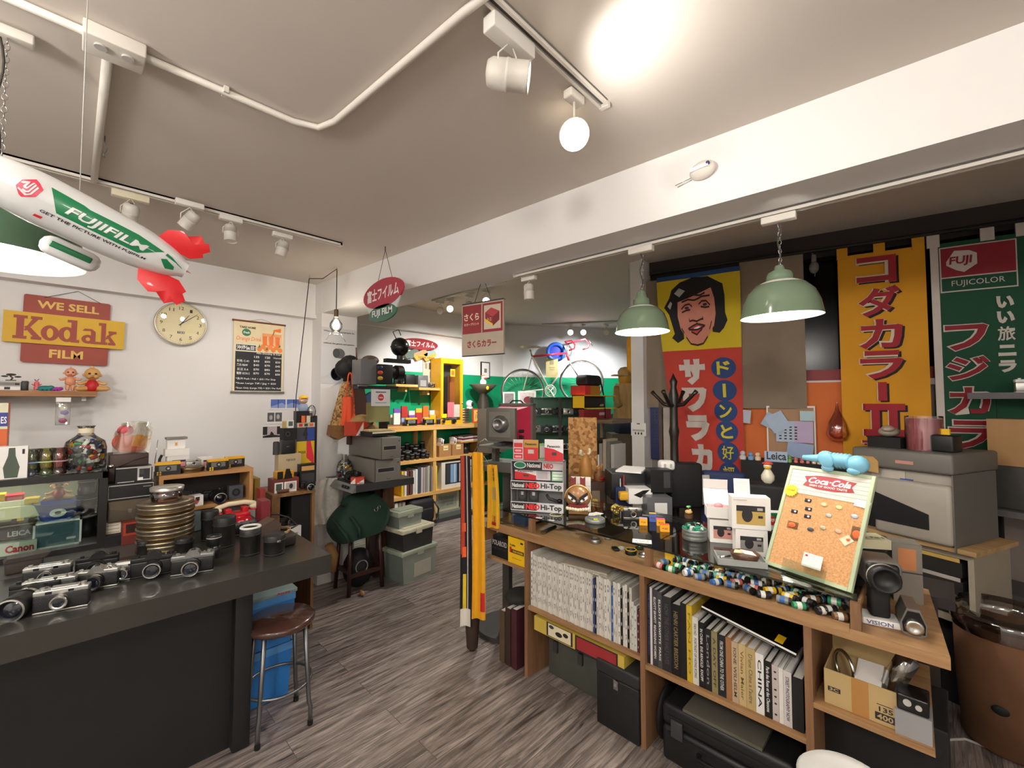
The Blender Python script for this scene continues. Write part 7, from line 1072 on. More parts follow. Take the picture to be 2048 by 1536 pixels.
def stroke(pts,w_):
 n=len(pts);L_=[];R_=[]
 for i,(x,y)in enumerate(pts):a,b_=pts[max(0,i-1)],pts[min(n-1,i+1)];dx,dy=b_[0]-a[0],b_[1]-a[1];l=math.hypot(dx,dy);L_.append((x-dy/l*w_,y+dx/l*w_));R_.append((x+dy/l*w_,y-dx/l*w_))
 return L_+R_[::-1]
rod=G().tube([wpt(1306,546,.10),wpt(1660,497,.10),wpt(2200,418,.10)],.012,BLK);solo('banner_rod',rod,'black rod along the window wall carrying the cloth banners','rod')
BR,BY,BBL=mt('#c23a2a',.7,var=.06),mt('#d6bb18',.7,var=.05),mt('#1f4a80',.7)
B=Cloth('portrait_banner','red and yellow cloth banner with a drawn long haired face',1313,1480,545,1012,.07,1.5,.010,.36,BR);uv_=lambda x,y:((x-668)/962,(480+y/5.907-545)/467)
B.rect(0,0,1,.045,BBL,.003,nm='top_band');B.rect(0,.02,1,.335,BY,.0035,nm='yellow_field')
hair=[(1100,436),(950,480),(850,560),(815,660),(745,770),(800,860),(830,1000),(850,1100),(812,1150),(880,1215),(960,1170),(960,900),(1100,800),(1300,800),(1310,1112),(1390,1130),(1440,1080),(1485,990),(1460,900),(1460,700),(1440,560),(1350,500),(1280,450)]
B.poly([uv_(*p)for p in hair],mt('#0c0d10',.7),.006,nm='hair');SKN=mt('#d58a74',.7);B.poly([uv_(*p)for p in[(915,720),(1080,670),(1310,588),(1345,720),(1355,900),(1330,1040),(1250,1160),(1190,1240),(1120,1255),(1040,1235),(980,1140),(930,1050),(905,900)]],SKN,.010,nm='face')
q=G()
for pl in([(965,725),(1040,700),(1110,715),(1160,700),(1200,680),(1295,680)],[(955,810),(1000,765),(1050,755),(1085,790)],[(960,850),(1010,830),(1060,825)],[(1165,770),(1200,735),(1250,738),(1295,795)],[(1185,800),(1240,815),(1285,812)],[(1040,930),(1045,965),(1080,955),(1130,970),(1180,950),(1210,950),(1200,920)],[(1130,970),(1130,1000)],[(1020,1055),(1080,1020),(1130,1000),(1180,1015),(1225,1030)],[(1030,1065),(1130,1070),(1220,1035)],[(1055,1090),(1120,1130),(1190,1060)],[(940,1040),(970,1100)],[(1305,985),(1275,1080)],[(990,1150),(1040,1235),(1120,1255),(1190,1240),(1250,1160)],[(1060,640),(1180,665),(1240,640)]):B.poly(stroke([uv_(*p)for p in pl],.004),mt('#3a1210',.7),.013,q)
for x,y in((1020,800),(1235,780)):B.poly([(uv_(x+26*cos(2*pi*i/12),y+16*sin(2*pi*i/12)))for i in range(12)],mt('#2a1a18',.6),.0135,q)
part(B.t,'features',q);q=G();B.poly([uv_(*p)for p in[(1035,1058),(1130,1005),(1215,1035),(1180,1090),(1120,1125),(1065,1095)]],mt('#c4473e',.7),.0115,q);B.poly([uv_(*p)for p in[(1090,1050),(1140,1030),(1175,1040),(1130,1070),(1090,1072)]],WHT,.0125,q);part(B.t,'lips',q)
q=G();B.poly([uv_(*p)for p in[(880,610),(940,550),(1010,590),(940,660)]],LGREY,.009,q);B.poly([uv_(*p)for p in[(790,760),(830,700),(850,730),(820,800)]],LGREY,.009,q);part(B.t,'hair_shine',q)
CREAMW=mt('#cfc6bd',.7);q=G()
for ch,y0,y1 in(('サ',720,772),('ワ',777,826),('ラ',832,884),('カ',890,942),('ラ',948,996)):B.txt(q,ch,.20,(y0-545)/467,.54,(y1-545)/467,CREAMW,.008,.07)
part(B.t,'lettering',q,'large white characters');q=G();q2=G()
for ch,y in zip('ドーンと好評',(740,784,824,863,903,942)):v_=(y-545)/467;B.poly([(.775+.155*cos(2*pi*i/22),v_+.044*sin(2*pi*i/22))for i in range(22)],mt('#1c3f78',.7),.006,q);B.txt(q2,ch if ch!='ー' else '｜',.775-(.085 if ch!='ー' else .02),v_-.028,.775+(.085 if ch!='ー' else .02),v_+.028,mt('#d8c42a',.7),.012,.03 if ch in 'ドーンと' else .012)
part(B.t,'blue_discs',q);part(B.t,'lettering',q2,'yellow characters on blue discs')
def tabs(B,us,m):
 for u in us:p=B.p(u,0);part(B.t,'tab',G().box(-.03,-.006,-.02,.03,.006,.075,m,T=TR(p)@RZ(WRZ)))
KYB=mt('#dc9a16',.75,var=.07,scale=5);B=Cloth('film_banner','yellow cloth banner with red three dimensional Japanese lettering',1674,1850,503,965,.05,1.0,.010,0,KYB);tabs(B,(.06,.5,.93),KYB);qs=[G(),G(),G()];KR_=mt('#a31f2c',.7)
for ch,y0,y1,x0,x1 in(('コ',512,567,1713,1795),('ダ',574,634,1715,1800),('カ',640,699,1715,1803),('ラ',703,760,1715,1803),('｜',766,803,1750,1768),('フィルム',880,912,1714,1800)):
 U=lambda x:(x-1674-(.0)*10)/176;Vv=lambda y:(y-503)/462
 for k,(dx,dy,m,bo,kk)in enumerate(((5,3,mt('#15100e',.7),.045,.005),(-2,0,mt('#d8cbb4',.7),.06,.008),(0,0,KR_,.03,.011))):B.txt(qs[k],ch,U(x0+dx),Vv(y0+dy),U(x1+dx),Vv(y1+dy),m,kk,bo)
for k,(dx,dy,m,kk)in enumerate(((5,3,mt('#15100e',.7),.005),(-2,0,mt('#d8cbb4',.7),.008),(0,0,KR_,.011))):
 for x0,y0,x1,y1 in((1718,809,1802,822),(1718,860,1802,873),(1735,822,1752,860),(1770,822,1787,860)):B.rect(U(x0+dx),Vv(y0+dy),U(x1+dx),Vv(y1+dy),m,kk,qs[k])
for k,nm in enumerate(('shadow_lettering','edge_lettering','lettering')):part(B.t,nm,qs[k])
B.poly([(.55,.95),(1,.90),(1,.97)],mt('#c9c2b8',.7),.004,nm='pale_ray')
FGR=mt('#0f4a30',.75,var=.06);B=Cloth('film_banner','dark green cloth banner with red panel and FUJICOLOR lettering',1858,2052,478,960,.04,.7,.012,0,FGR,(0,.0));tabs(B,(.04,.62,.98),CREAMW);B.rect(0,0,.09,1,CREAMW,.0045,nm='white_hem');U=lambda x:(x-1858)/194;Vv=lambda y:(y-478)/482
q=G();B.rect(.10,.02,.91,.215,CREAMW,.005,q);B.rect(.115,.025,.895,.15,mt('#8e1c2a',.7),.0075,q);B.rect(.115,.155,.895,.21,FGR,.0075,q);B.txt(q,'FUJICOLOR',.22,.168,.78,.198,CREAMW,.010,.0);B.poly([(.17,.085),(.26,.04),(.42,.045),(.50,.06),(.50,.105),(.36,.135),(.28,.125),(.17,.10)],CREAMW,.010,q);B.txt(q,'FUJI',.20,.066,.45,.108,mt('#8e1c2a',.7),.0125,.03,.1);part(B.t,'logo_panel',q)
q,q2=G(),G()
for ch,y0,y1 in(('フ',648,704),('ジ',712,764),('カ',774,832),('ラ',840,900)):B.txt(q,ch,.11,Vv(y0),.60,Vv(y1),CREAMW,.007,.065);B.txt(q2,ch,.125,Vv(y0+2),.585,Vv(y1-2),mt('#8a1a28',.7),.011,.03)
for ch,y0,y1 in(('い',598,622),('い',628,652),('旅',658,686),('ニ',694,716),('ラ',724,748)):B.txt(q,ch,.68,Vv(y0),.86,Vv(y1),CREAMW,.008,.02 if ch=='旅' else .06)
part(B.t,'edge_lettering',q);part(B.t,'lettering',q2,'large dark red characters')
BEI=mt('#8f7f6d',.9,var=.06,bump=.3,bscale=300);Cloth('linen_curtain','long beige linen curtain panel between the portrait and yellow banners',1478,1606,512,817,.045,1.6,.010,0,BEI);Cloth('linen_curtain','short beige linen curtain left of the portrait banner beside the column',1289,1345,560,815,.03,1.2,.012,0,BEI)
# orange backdrop, papers and window details
ORB=mt('#d9743a',.8,var=.08,scale=6);Cloth('orange_curtain','orange cloth backdrop hanging below the window sill',1476,1692,766,950,.004,3,.003,0,ORB)
PB_=mt('#b9c9dc',.7)
bxw('paper_board','white framed board layered with notes on the orange backdrop','notice board',1534,1632,812,925,W0+WN*.035,WRZ,.012,mt('#b08a68',.7),front=[('r',0,0,.03,1,WHT),('r',.97,0,1,1,WHT),('r',0,.97,1,1,WHT)])
for i,(x0,x1,yt,yb,m,r_,lb)in enumerate(((1552,1604,842,884,PB_,0,'pale blue contact sheet of tiny rows'),(1589,1627,843,886,mt('#c4b3d4',.7),0,'lilac note sheet'),(1600,1628,822,842,mt('#b9d6de',.7),0,'small pale cyan note at the board top right'),(1518,1566,830,858,mt('#a9bdd6',.7),.5,'blue sheet slanted at the board left'),(1546,1585,824,860,mt('#b4c8e0',.7),-.5,'blue sheet slanted over the board top'),(1572,1624,886,916,mt('#9fb4d8',.7),.12,'blue sheet at the board bottom'),(1482,1500,820,846,mt('#bcc3d2',.7),.1,'grey folded note at the left end of the orange cloth'))):
 o=bxw('note_paper',lb+' pinned on the notice board' if i<6 else lb,'paper',x0,x1,yt,yb,W0+WN*(.05+.002*i),WRZ,.0015,m,front=[('r',.12+.2*j,.12+.14*k_,.22+.2*j,.18+.14*k_,INK)for j in range(4)for k_ in range(5)]if i==0 else());o.rotation_euler=(0,r_,WRZ)
p=wpt(1675,850,.06);solo('plastic_bag',G().lathe([(.004,.16),(.012,.10),(.05,.02),(.07,-.06),(.05,-.10),(0,-.11)],glassy('#efd8dc',.15,1),14),'pink clear plastic bag hung against the orange cloth','plastic bag',tuple(p));p=wpt(1628,535,-.05+.08);t=thing('window_bulb','grey bulb in a wire guard before the dark window','lamp',tuple(p));part(t,'bulb',G().sph((0,0,0),(.03,.03,.045),GREY).cyl(.015,.04,.09,GREY,12));part(t,'guard',G().tube([(-.06,0,.09),(.08,0,.09),(.07,0,.02),(.02,0,-.06)],.003,GREY))
# black shelf with toys
sh=W0+WN*.30;a,b_=onp(1482,930,sh,WN),onp(1725,930,sh,WN);zs=onp(1600,928,sh,WN).z;L_=(V((b_.x,b_.y,0))-V((a.x,a.y,0))).length;solo('toy_shelf',G().box(0,0,0,L_,.24,zs,BLKM),'black cabinet with a row of toys before the orange backdrop','cabinet',(a.x,a.y,0),WRZ)
for i,(x,c,h_,lb)in enumerate(((1486,'#c9c6c8',.06,'pale grey upright toy at the left end of the toy row'),(1502,'#6f9ac8',.055,'blue toy figure second in the toy row'),(1516,'#e6c9a8',.055,'cream toy figure third in the toy row'),(1578,'#7fb86a',.05,'green capped toy right of the blue lettered sign'),(1592,'#e07a70',.035,'coral round toy, left of a pair'),(1604,'#dd7a72',.035,'coral round toy, right of a pair'),(1616,'#d98a80',.03,'small salmon toy right of the coral pair'),(1628,'#e3d2c4',.035,'tiny pale toy near the elephant'),(1641,'#e8d8b4',.055,'cream bear toy behind the elephant'),(1700,'#e4dcc0',.03,'cream toy at the right end of the toy row'))):
 p=onp(x,926,sh-WN*.06,WN);solo('toy_figure',G().lathe([(h_*.34,0),(h_*.38,h_*.3),(h_*.25,h_*.5)],mt(c,.5),14).sph((0,0,h_*.72),h_*.3,mt(c,.5)),lb,'toy',(p.x,p.y,zs+.0005),facing(p))
q_,w_,h_=frm(1529,1575,902,928,sh-WN*.03,WRZ);t=bx('lettered_sign','pale blue standing sign with dark script lettering in the toy row','sign',(q_.x,q_.y,zs+.0005),WRZ,(w_,.01,h_*.8),mt('#a9bcd6',.4),front=[('t','Leica',.1,.2,.95,.95,INK,.02)])
c=ond(1536,970,2.62);zc_=ond(1536,966,2.62).z;solo('black_bag',G().b(.22,.14,zc_-.7615,BLKM,bev=.02),'black camera bag under the white duck toy','bag',(c.x,c.y,.7605),facing(c));t=thing('duck_toy','white duck toy with red cap standing behind the camera boxes','toy',(c.x,c.y,zc_),facing(c));part(t,'body',G().lathe([(.02,0),(.035,.02),(.036,.045),(.02,.075),(.014,.085)],mt('#e4dfc8',.4),18));part(t,'head',G().sph((0,0,.10),(.022,.02,.022),mt('#e4dfc8',.4)));part(t,'bill',G().sph((0,-.02,.095),(.018,.016,.008),YEL));part(t,'cap',G().sph((0,0,.118),(.03,.026,.010),mt('#d9584a',.4)).sph((0,0,.124),(.018,.016,.01),mt('#d9584a',.4)))
# ================================================================ STAFF AREA BEHIND THE COUNTER
DKW=mt('#2a2527',.45,var=.1);solo('work_desk',G().box(2.50,.26,.72,2.86,1.95,.76,DKW).box(2.80,.26,0,2.84,1.95,.72,BLKM).box(2.52,1.90,0,2.82,1.94,.72,BLKM).box(2.47,-.02,.72,2.72,.255,.76,DKW).box(2.52,.27,0,2.82,.31,.72,BLKM),'dark work desk behind the glass counter','desk');ZW=.7605
def dk(nm,lb,cat,x0,x1,yt,yb,dep,m,d=.15,rz=None,zfl=ZW,**k):
 p0=ond((x0+x1)/2,yb,dep);rz=HEAD-pi/2 if rz is None else rz;c_,w_,h_=frm(x0,x1,yt,yb,p0,rz);c_=c_-nrm(rz)*(d/2);zz=max(zfl,c_.z);h_=c_.z+h_-zz;return bx(nm,lb,cat,(c_.x,c_.y,zz),rz,(w_,d,h_),m,**k),zz+h_
o,zt=dk('inkjet_printer','black desktop printer with white sheets on top behind the counter','printer',1222,1330,945,1000,2.9,BLK,.2,bev=.01,front=[('r',.3,.35,.7,.6,DGREY)]);solo('white_paper',G().b(.24,.17,.012,PAPER),'stack of white paper on the black desktop printer','paper',(o.location.x-.02,o.location.y,zt+.001),.3)
o2,zt2=dk('pen_pot','black pen pot holding scissors and pens behind the counter','pot',1232,1262,975,1012,2.86,mt('#22305c',.4),.06);
for i,(c,dx)in enumerate((('#c9c9c6',-.02),('#2a4aa0',0),('#c23a2a',.02),('#26262a',.01))):solo('pen',G().cyl(.004,0,.12,mt(c,.3),8),('grey','blue','red','black')[i]+' pen standing in the dark blue pen pot','pen',(o2.location.x+dx,o2.location.y+.01*(i%2),zt2-.045)).rotation_euler=(.1*(i-1.5),.15*(1.5-i),0)
dk('desk_box','black desk organiser holding coloured pens by the coat tree','organiser',1302,1345,940,985,2.78,BLK,.12,front=[('r',.6,.2,.9,.9,DGREY)]);dk('tape_roll_box','white roll of patterned tape beside the desk organiser','roll',1322,1352,922,942,2.88,WHT,.08,front=[('r',.2,.3,.35,.7,LGREY),('r',.6,.3,.75,.7,LGREY)],bev=.02);dk('clear_box','frosted grey plastic box at the desk end near the red banner','box',1295,1345,995,1050,2.68,mt('#8a8a8e',.3,trans=.5),.12,front=[('r',.3,.4,.8,.8,WHT)])
dk('yellow_cloth','bunched yellow cleaning cloth behind the silver rangefinder','cloth',1240,1262,985,1002,2.80,mt('#dca62e',.8),.06,bev=.012);dk('white_carton','open white carton with black cable behind the silver rangefinder','box',1258,1305,978,1008,2.78,WHT,.12,front=[('p',[(.2,.6),(.6,.9),(.9,.95),(.5,.4)],BLK)]);dk('copy_jar','amber film jar on the small dark box behind the lion mask','jar',1178,1197,1000,1018,2.98,mt('#d8b040',.3),.05,bev=.01)
o,z_=dk('dark_plinth_box','dark box plinth behind the lion mask carrying wooden figures','box',1172,1212,965,1020,3.1,mt('#4a372a',.5),.14,front=[('r',.3,.2,.7,.7,mt('#8a7a68',.5))])
WDF=mt('#b8803c',.45,var=.2);P=o.location;t=thing('horned_figure','tall varnished wooden horned figure behind the folded card','figure',(P.x-.035,P.y+.05,z_));part(t,'body',G().lathe([(.045,0),(.05,.05),(.045,.13),(.03,.16),(.026,.19),(.0,.20)],WDF,18));part(t,'horn',G().tube([(-.02,0,.18),(-.06,0,.20),(-.055,0,.23)],.010,CREAM));part(t,'horn',G().tube([(.02,0,.18),(.06,0,.20),(.055,0,.23)],.010,CREAM));t=thing('warrior_figure','small golden warrior figure with raised arms on the dark box','figure',(P.x+.03,P.y-.02,z_));part(t,'body',G().lathe([(.03,0),(.035,.03),(.03,.06),(.015,.08)],mt('#8a5a38',.5),14));part(t,'head',G().sph((0,0,.09),.02,WDF));part(t,'arm',G().tube([(-.03,0,.06),(-.04,0,.13)],.006,WDF));part(t,'arm',G().tube([(.03,0,.06),(.045,0,.12)],.006,WDF));part(t,'blade',G().b(.012,.004,.12,WHT,0,0,.07));part(t,'sash',G().sph((0,-.03,.02),(.025,.012,.012),RED))
# coat tree
c=ond(1350,985,3.0);t=thing('coat_tree','dark turned wooden coat tree before the red portrait banner','coat rack',(c.x,c.y,0));DT=mt('#1f1814',.35,var=.1);zt=ond(1350,745,3.0).z;part(t,'post',G().lathe([(.05,0),(.045,.06)]+[x for i in range(6)for x in((.028,.1+i*.24),(.036,.14+i*.24),(.028,.18+i*.24),(.026,.30+i*.24))]+[(.034,zt-.16),(.02,zt-.1),(.028,zt-.06),(.012,zt-.03),(0,zt)],DT,18));zh=ond(1350,800,3.0).z
for a in(0,pi/2,pi,3*pi/2):part(t,'hook',G().tube([(0,0,zh-.04),(.07*cos(a),.07*sin(a),zh-.03),(.14*cos(a),.14*sin(a),zh+.04),(.16*cos(a),.16*sin(a),zh+.06)],[.016,.014,.012,.016],DT))
t=thing('hanging_camera_bag','black padded bags with grey panel hung low on the coat tree','bag',(c.x+.0,c.y-.06,ond(1360,1010,3.0).z),HEAD-pi/2);part(t,'body',G().b(.22,.12,.30,BLKM,bev=.02));part(t,'panel',G().b(.07,.02,.20,LGREY,.13,-.03,.02,bev=.006))
bxw('peg_board','narrow dark blue peg board beside the white column','board',1302,1319,815,918,W0+WN*.01,WRZ,.02,mt('#16245c',.4),front=[('e',.3+.4*(i%2),.06+.06*(i//2),.08,.012,INK)for i in range(30)]);bxw('plank','brown plank leaning right of the blue peg board','plank',1319,1326,800,935,W0+WN*.02,WRZ,.02,mt('#5a4638',.6));o=bxw('rolled_paper','white paper rolls standing behind the coat tree','paper roll',1327,1341,815,930,W0+WN*.05,WRZ,.03,mt('#b9b2a8',.7),bev=.008)
p=onx(1275,870,3.398);bxw('small_poster','small white leaflet taped to the white column','leaflet',1262,1292,846,872,(3.396,1.8,1),WEST,.002,PAPER,front=[('r',.1,.35,.9,.5,LGREY),('r',.4,.9,.6,.98,DGREY),('e',.3,.2,.05,.1,DGREY),('e',.5,.2,.05,.1,DGREY),('e',.7,.2,.05,.1,DGREY)])
c=ond(1447,1010,2.92);t=thing('office_chair','dark blue office chair back behind the camera boxes','chair',(c.x,c.y,0),facing(c));part(t,'backrest',G().b(.28,.06,.46,mt('#1d2c55',.7),z=.62,bev=.03));part(t,'seat',G().b(.40,.28,.07,mt('#1d2c55',.7),y=.12,z=.42,bev=.03));part(t,'column',G().cyl(.03,.08,.42,BLK,14,T=TR(0,.12,0)));part(t,'base',G().cyl(.2,.02,.06,BLK,5,T=TR(0,.12,0)));part(t,'armrest',G().b(.07,.22,.04,BLK,-.26,-.15,.66,bev=.015).b(.03,.03,.24,BLK,-.26,-.12,.44));part(t,'spine',G().b(.06,.03,.34,BLK,0,.04,.45))
# view camera on its grey stand
VG=mt('#6a675f',.45,.3,var=.05);zb=onz(0,0,1).z;p=ond(1003,882,2.95);VR=rad(-74);t=thing('view_camera','grey large format camera with bright red bellows','camera',(p.x,p.y,p.z),VR);k=mpp(p);F2=30*k*1.1;HH=66*k
part(t,'front_standard',G().box(-F2,-.02,0,F2,.015,HH,VG,.004).box(-F2*.75,-.024,HH*.12,F2*.75,-.02,HH*.88,mt('#7b786f',.4,.3)));part(t,'lens',G().lathe([(17*k,0),(17*k,.02),(13*k,.03),(12*k,.05),(9*k,.05),(8*k,.03),(0,.03)],mt('#8f8f8c',.3,.8),28,T=TR(F2*.1,-.024,HH*.52)@RX(pi/2)))
BLW=mt('#c0284a',.6,var=.06);dpt=.20;x1_=F2*.95;part(t,'bellows',G().add([(-F2*.7,.015,HH*.1),(F2*.7,.015,HH*.1),(F2*.7,.015,HH*.9),(-F2*.7,.015,HH*.9),(-F2*1.1,dpt,-HH*.05),(F2*1.1,dpt,-HH*.05),(F2*1.1,dpt,HH*1.05),(-F2*1.1,dpt,HH*1.05)],[(0,1,5,4),(1,2,6,5),(2,3,7,6),(3,0,4,7)],BLW),'red bellows');part(t,'rear_standard',G().box(-F2*1.25,dpt,-HH*.08,-F2*1.08,dpt+.05,HH*1.12,VG).box(F2*1.08,dpt,-HH*.08,F2*1.25,dpt+.05,HH*1.12,VG).box(-F2*1.25,dpt,HH*1.05,F2*1.25,dpt+.05,HH*1.14,VG).box(-F2*1.25,dpt,-HH*.08,F2*1.25,dpt+.05,-HH*.02,VG));part(t,'handle',G().tube([(-F2*.5,dpt+.02,HH*1.13),(-F2*.3,dpt+.02,HH*1.22),(F2*.3,dpt+.02,HH*1.22),(F2*.5,dpt+.02,HH*1.13)],.006,BLK,6));part(t,'rail',G().box(-.03,-.05,-.03,.03,dpt+.08,-.01,DGREY));part(t,'knob',G().cyl(.012,0,.03,BLK,12,T=TR(F2,.05,HH*.3)@RY(pi/2)).cyl(.012,0,.03,BLK,12,T=TR(F2,.05,HH*.12)@RY(pi/2)))
za=ond(1000,924,2.85).z;t=thing('camera_stand','grey metal stand with drop tray under the large format camera','stand',(p.x,p.y,0),VR);part(t,'tray',G().box(-.16,-.12,za-.05,.24,.22,za-.02,VG).box(-.16,-.125,za-.06,.24,-.115,za,VG));part(t,'upright',G().box(-.15,.12,za-.02,-.12,.18,p.z-.031,VG).box(.10,.12,za-.02,.13,.18,p.z-.031,VG).box(-.16,-.06,p.z-.045,.16,.2,p.z-.031,VG));part(t,'leg',G().box(-.02,.05,.03,.03,.10,za-.05,VG));part(t,'base',G().cyl(.2,0,.03,DGREY,24,T=TR(0,.07,0)))
solo('glass_plate',G().b(.2,.12,.012,mt('#8c8f8c',.2,.4)),'grey glass plate holder lying in the stand tray','plate',(p.x+.02,p.y,za-.019),VR)
# scarves on a hanger
c=ond(955,925,2.72);t=thing('wire_hanger','wire hanger hooked on the grey stand carrying the film scarves','hanger',tuple(c),VR);part(t,'wire',G().tube([(-.09,0,-.03),(0,0,.10),(.09,0,-.01),(-.09,0,-.03)],.003,CHR,6).tube([(0,0,.10),(.02,0,.13),(.05,.01,.15),(.07,.02,.13)],.003,CHR,6))
def scarf(lb,x0,x1,yt,yb,dep,m,stripes=(),f=2):
 a,b_=ond(x0,yt,dep),ond(x1,yt,dep);zb=ond((x0+x1)/2,yb,dep).z;w_=(b_-a).length;h_=(a.z+b_.z)/2-zb;rz=math.atan2(b_.y-a.y,b_.x-a.x);t=thing('scarf',lb,'scarf',(a.x,a.y,zb),rz)
 fn=lambda u,v,k=0:(w_*(u*(.75+.25*(1-v))+.06*sin(3*v)),.014*sin(u*f*6.28)-k,h_*v)
 part(t,'cloth',G().surf(fn,24,20,m,.008))
 for nm,u0,v0,u1,v1,mm in stripes:part(t,nm,G().surf(lambda u,v:fn(u0+(u1-u0)*u,v0+(v1-v0)*v,.004),6,max(2,int(20*(v1-v0))or 2),mm,.003))
 return t
scarf('black and orange film strip patterned scarf, left of the two',922,944,912,1246,2.66,mt('#17141c',.7),(('red_edge',0,.42,.35,1,mt('#b03a20',.7)),('orange_patch',.1,.40,.5,.46,ORG),('orange_patch',.1,.55,.45,.60,ORG),('white_end',.0,.0,.9,.10,mt('#d8d2c8',.7)),('yellow_panel',.2,.08,.5,.30,mt('#d8bc2a',.7)),('sprocket_row',.60,.1,.68,1,mt('#cfc9c0',.7))),.6)
scarf('long bright yellow scarf with red print, right of the two',946,972,905,1232,2.64,mt('#e0a010',.75,var=.06),(('red_print',.6,.05,.95,.16,RED),),.9);scarf('short folded end of a yellow scarf with a printed camera',976,1000,930,1055,2.62,mt('#d49a14',.75),(('printed_camera',.25,.1,.7,.95,mt('#c9a21a',.6)),('red_print',.3,.05,.65,.2,DRED),('grey_print',.3,.45,.7,.65,GREY),('red_print',.3,.75,.6,.95,DRED)),1)
# under the counter's left end
t=thing('leather_tube','tapered brown leather case standing left of the counter','case',(1.79,2.12,0));part(t,'body',G().lathe([(.035,.02),(.062,.44),(.060,.445)],mt('#3a2a22',.6,var=.3,scale=12),20));part(t,'collar',G().lathe([(.0635,.42),(.0635,.47)],mt('#2a1f1a',.6),20));part(t,'foot',G().cyl(.018,0,.03,BLK,12));
for i,(c,h_)in enumerate((('#5a4a34',.30),('#3a2a22',.33),('#4a1f28',.34))):book(('tan','brown','maroon')[i]+' old album standing under the left end of the counter',(1.96,1.90-.05*i,0),WEST,.042,h_,.25,mt(c,.6,var=.2));
solo('dark_cloth',G().sph((0,0,.02),(.10,.09,.04),mt('#2a2826',.8)),'dark cloth lying over the old albums','cloth',(1.95,1.86,.345))
# ================================================================ REAR MIDDLE: boxes, shelves, cameras
SHD=mt('#6e5a46',.5);C0=ond(1190,940,3.9);t=thing('wooden_rack','brown wooden rack carrying the yellow and red boxes','rack',(C0.x,C0.y,0));zr=ond(1190,838,3.9).z;zm=ond(1230,940,3.9).z
part(t,'top_board',G().box(-.16,-.28,zr-.03,.30,.12,zr,SHD));part(t,'shelf_board',G().box(-.14,-.28,zm-.03,.30,.12,zm,SHD));part(t,'upright',G().box(-.14,.09,0,-.11,.12,zr-.03,SHD));part(t,'upright',G().box(.27,-.27,0,.30,-.24,zr-.03,SHD));part(t,'upright',G().box(.27,.09,0,.30,.12,zr-.03,SHD))
for i in range(6):book(('white','grey','cream','pale','dark','brown')[i]+' book upright on the brown wooden rack',(C0.x+.10,C0.y-.18+.04*i,zm+.0005),WEST,.03,.24+.02*(i%3),.2,mt(('#d8d6d2','#8a8886','#cfc4ae','#b9b4ac','#3a3634','#5a4636')[i],.6))
OSBM=speckle('#9c6a3a','#d9a468',42,.8,.45,.2,True,.3);q_,w_,h_=frm(1137,1194,835,935,ond(1165,935,3.45),HEAD-pi/2-.1);solo('chipboard_panel',G().b(w_,.02,h_+q_.z-.0,OSBM),'tan chipboard panel standing behind the wooden figures','panel',(q_.x,q_.y,0),HEAD-pi/2-.1)
Cc=ond(1168,838,3.8);Cc.z=zr+.001;RB=mt('#8c2028',.45);bxc('red_box','dark red flat box with white label under the yellow framed case','box',1172,838,819,Cc,1158,1222,RB,front=[('r',.55,.35,.75,.65,LGREY)]);zz=zat((Cc.x,Cc.y),818);C1=V((Cc.x,Cc.y,zz));w_=ony(1232,800,C1.y).x-C1.x;d_=onx(1144,800,C1.x).y-C1.y;h_=zat((C1.x,C1.y),790)-zz
t=thing('yellow_case','yellow framed open display case stacked on the dark red box','case',(C1.x,C1.y,zz));part(t,'frame',G().box(0,0,0,.008,d_,h_,YEL).box(0,0,0,w_,d_,.008,YEL).box(0,0,h_-.008,w_,d_,h_,YEL).box(w_-.008,0,0,w_,d_,h_,GLS).box(0,d_-.008,0,w_,d_,h_,mt('#2c2724',.5)));part(t,'glasses',G().sph((w_*.65,d_*.3,.03),(.04,.03,.02),glassy('#e8ecec',.15,1)))
C2=V((C1.x+w_*.12,C1.y+.01,zz+h_+.001));bx('film_carton','red and amber carton on top of the yellow framed case','box',(C2.x+.09,C2.y+.08,C2.z),0,(.24,.16,.085),mt('#d2362a',.4),front=[('r',.35,0,1,1,mt('#b8801e',.4))]);solo('camera_pouch',G().b(.24,.14,.10,BLKM,bev=.03).tube([(.12,-.05,.06),(.14,-.08,-.12),(.13,-.09,-.30)],.008,BLK,6),'black camera pouch with dangling strap topmost on the yellow case','pouch',(C2.x+.14,C2.y+.08,C2.z+.0855))
c=ond(1252,860,4.6);WT_=wood('#a8844a','#cfac70','Z',4);t=thing('wooden_figure','large wooden block figure wearing a cap beside the white column','figure',(c.x,c.y,0),HEAD-pi/2);z0=ond(1252,838,4.6).z;k=mpp(c);hk_=lambda y:ond(1252,y,4.6).z;part(t,'pedestal',G().b(.36,.3,z0-28*k,mt('#6e5f4e',.6)));part(t,'trousers',G().b(40*k,.2,27*k,mt('#1f2f48',.6),z=z0-28*k+.001,bev=.01));part(t,'torso',G().prism([(-22*k,z0),(22*k,z0),(17*k,hk_(767)),(-17*k,hk_(767))],-.10,.10,WT_));part(t,'head',G().lathe([(12*k,hk_(767)),(14*k,hk_(762)),(14*k,hk_(752))],mt('#c4912e',.5),20));part(t,'cap',G().lathe([(15*k,hk_(752)),(15*k,hk_(742)),(10*k,hk_(735)),(0,hk_(733))],WT_,20).box(-28*k,-.10,hk_(752),0,.02,hk_(752)+.012,WT_));part(t,'arm',G().tube([(-20*k,-.05,hk_(775)),(-24*k,-.12,hk_(800)),(-20*k,-.16,hk_(812))],.035,WT_))
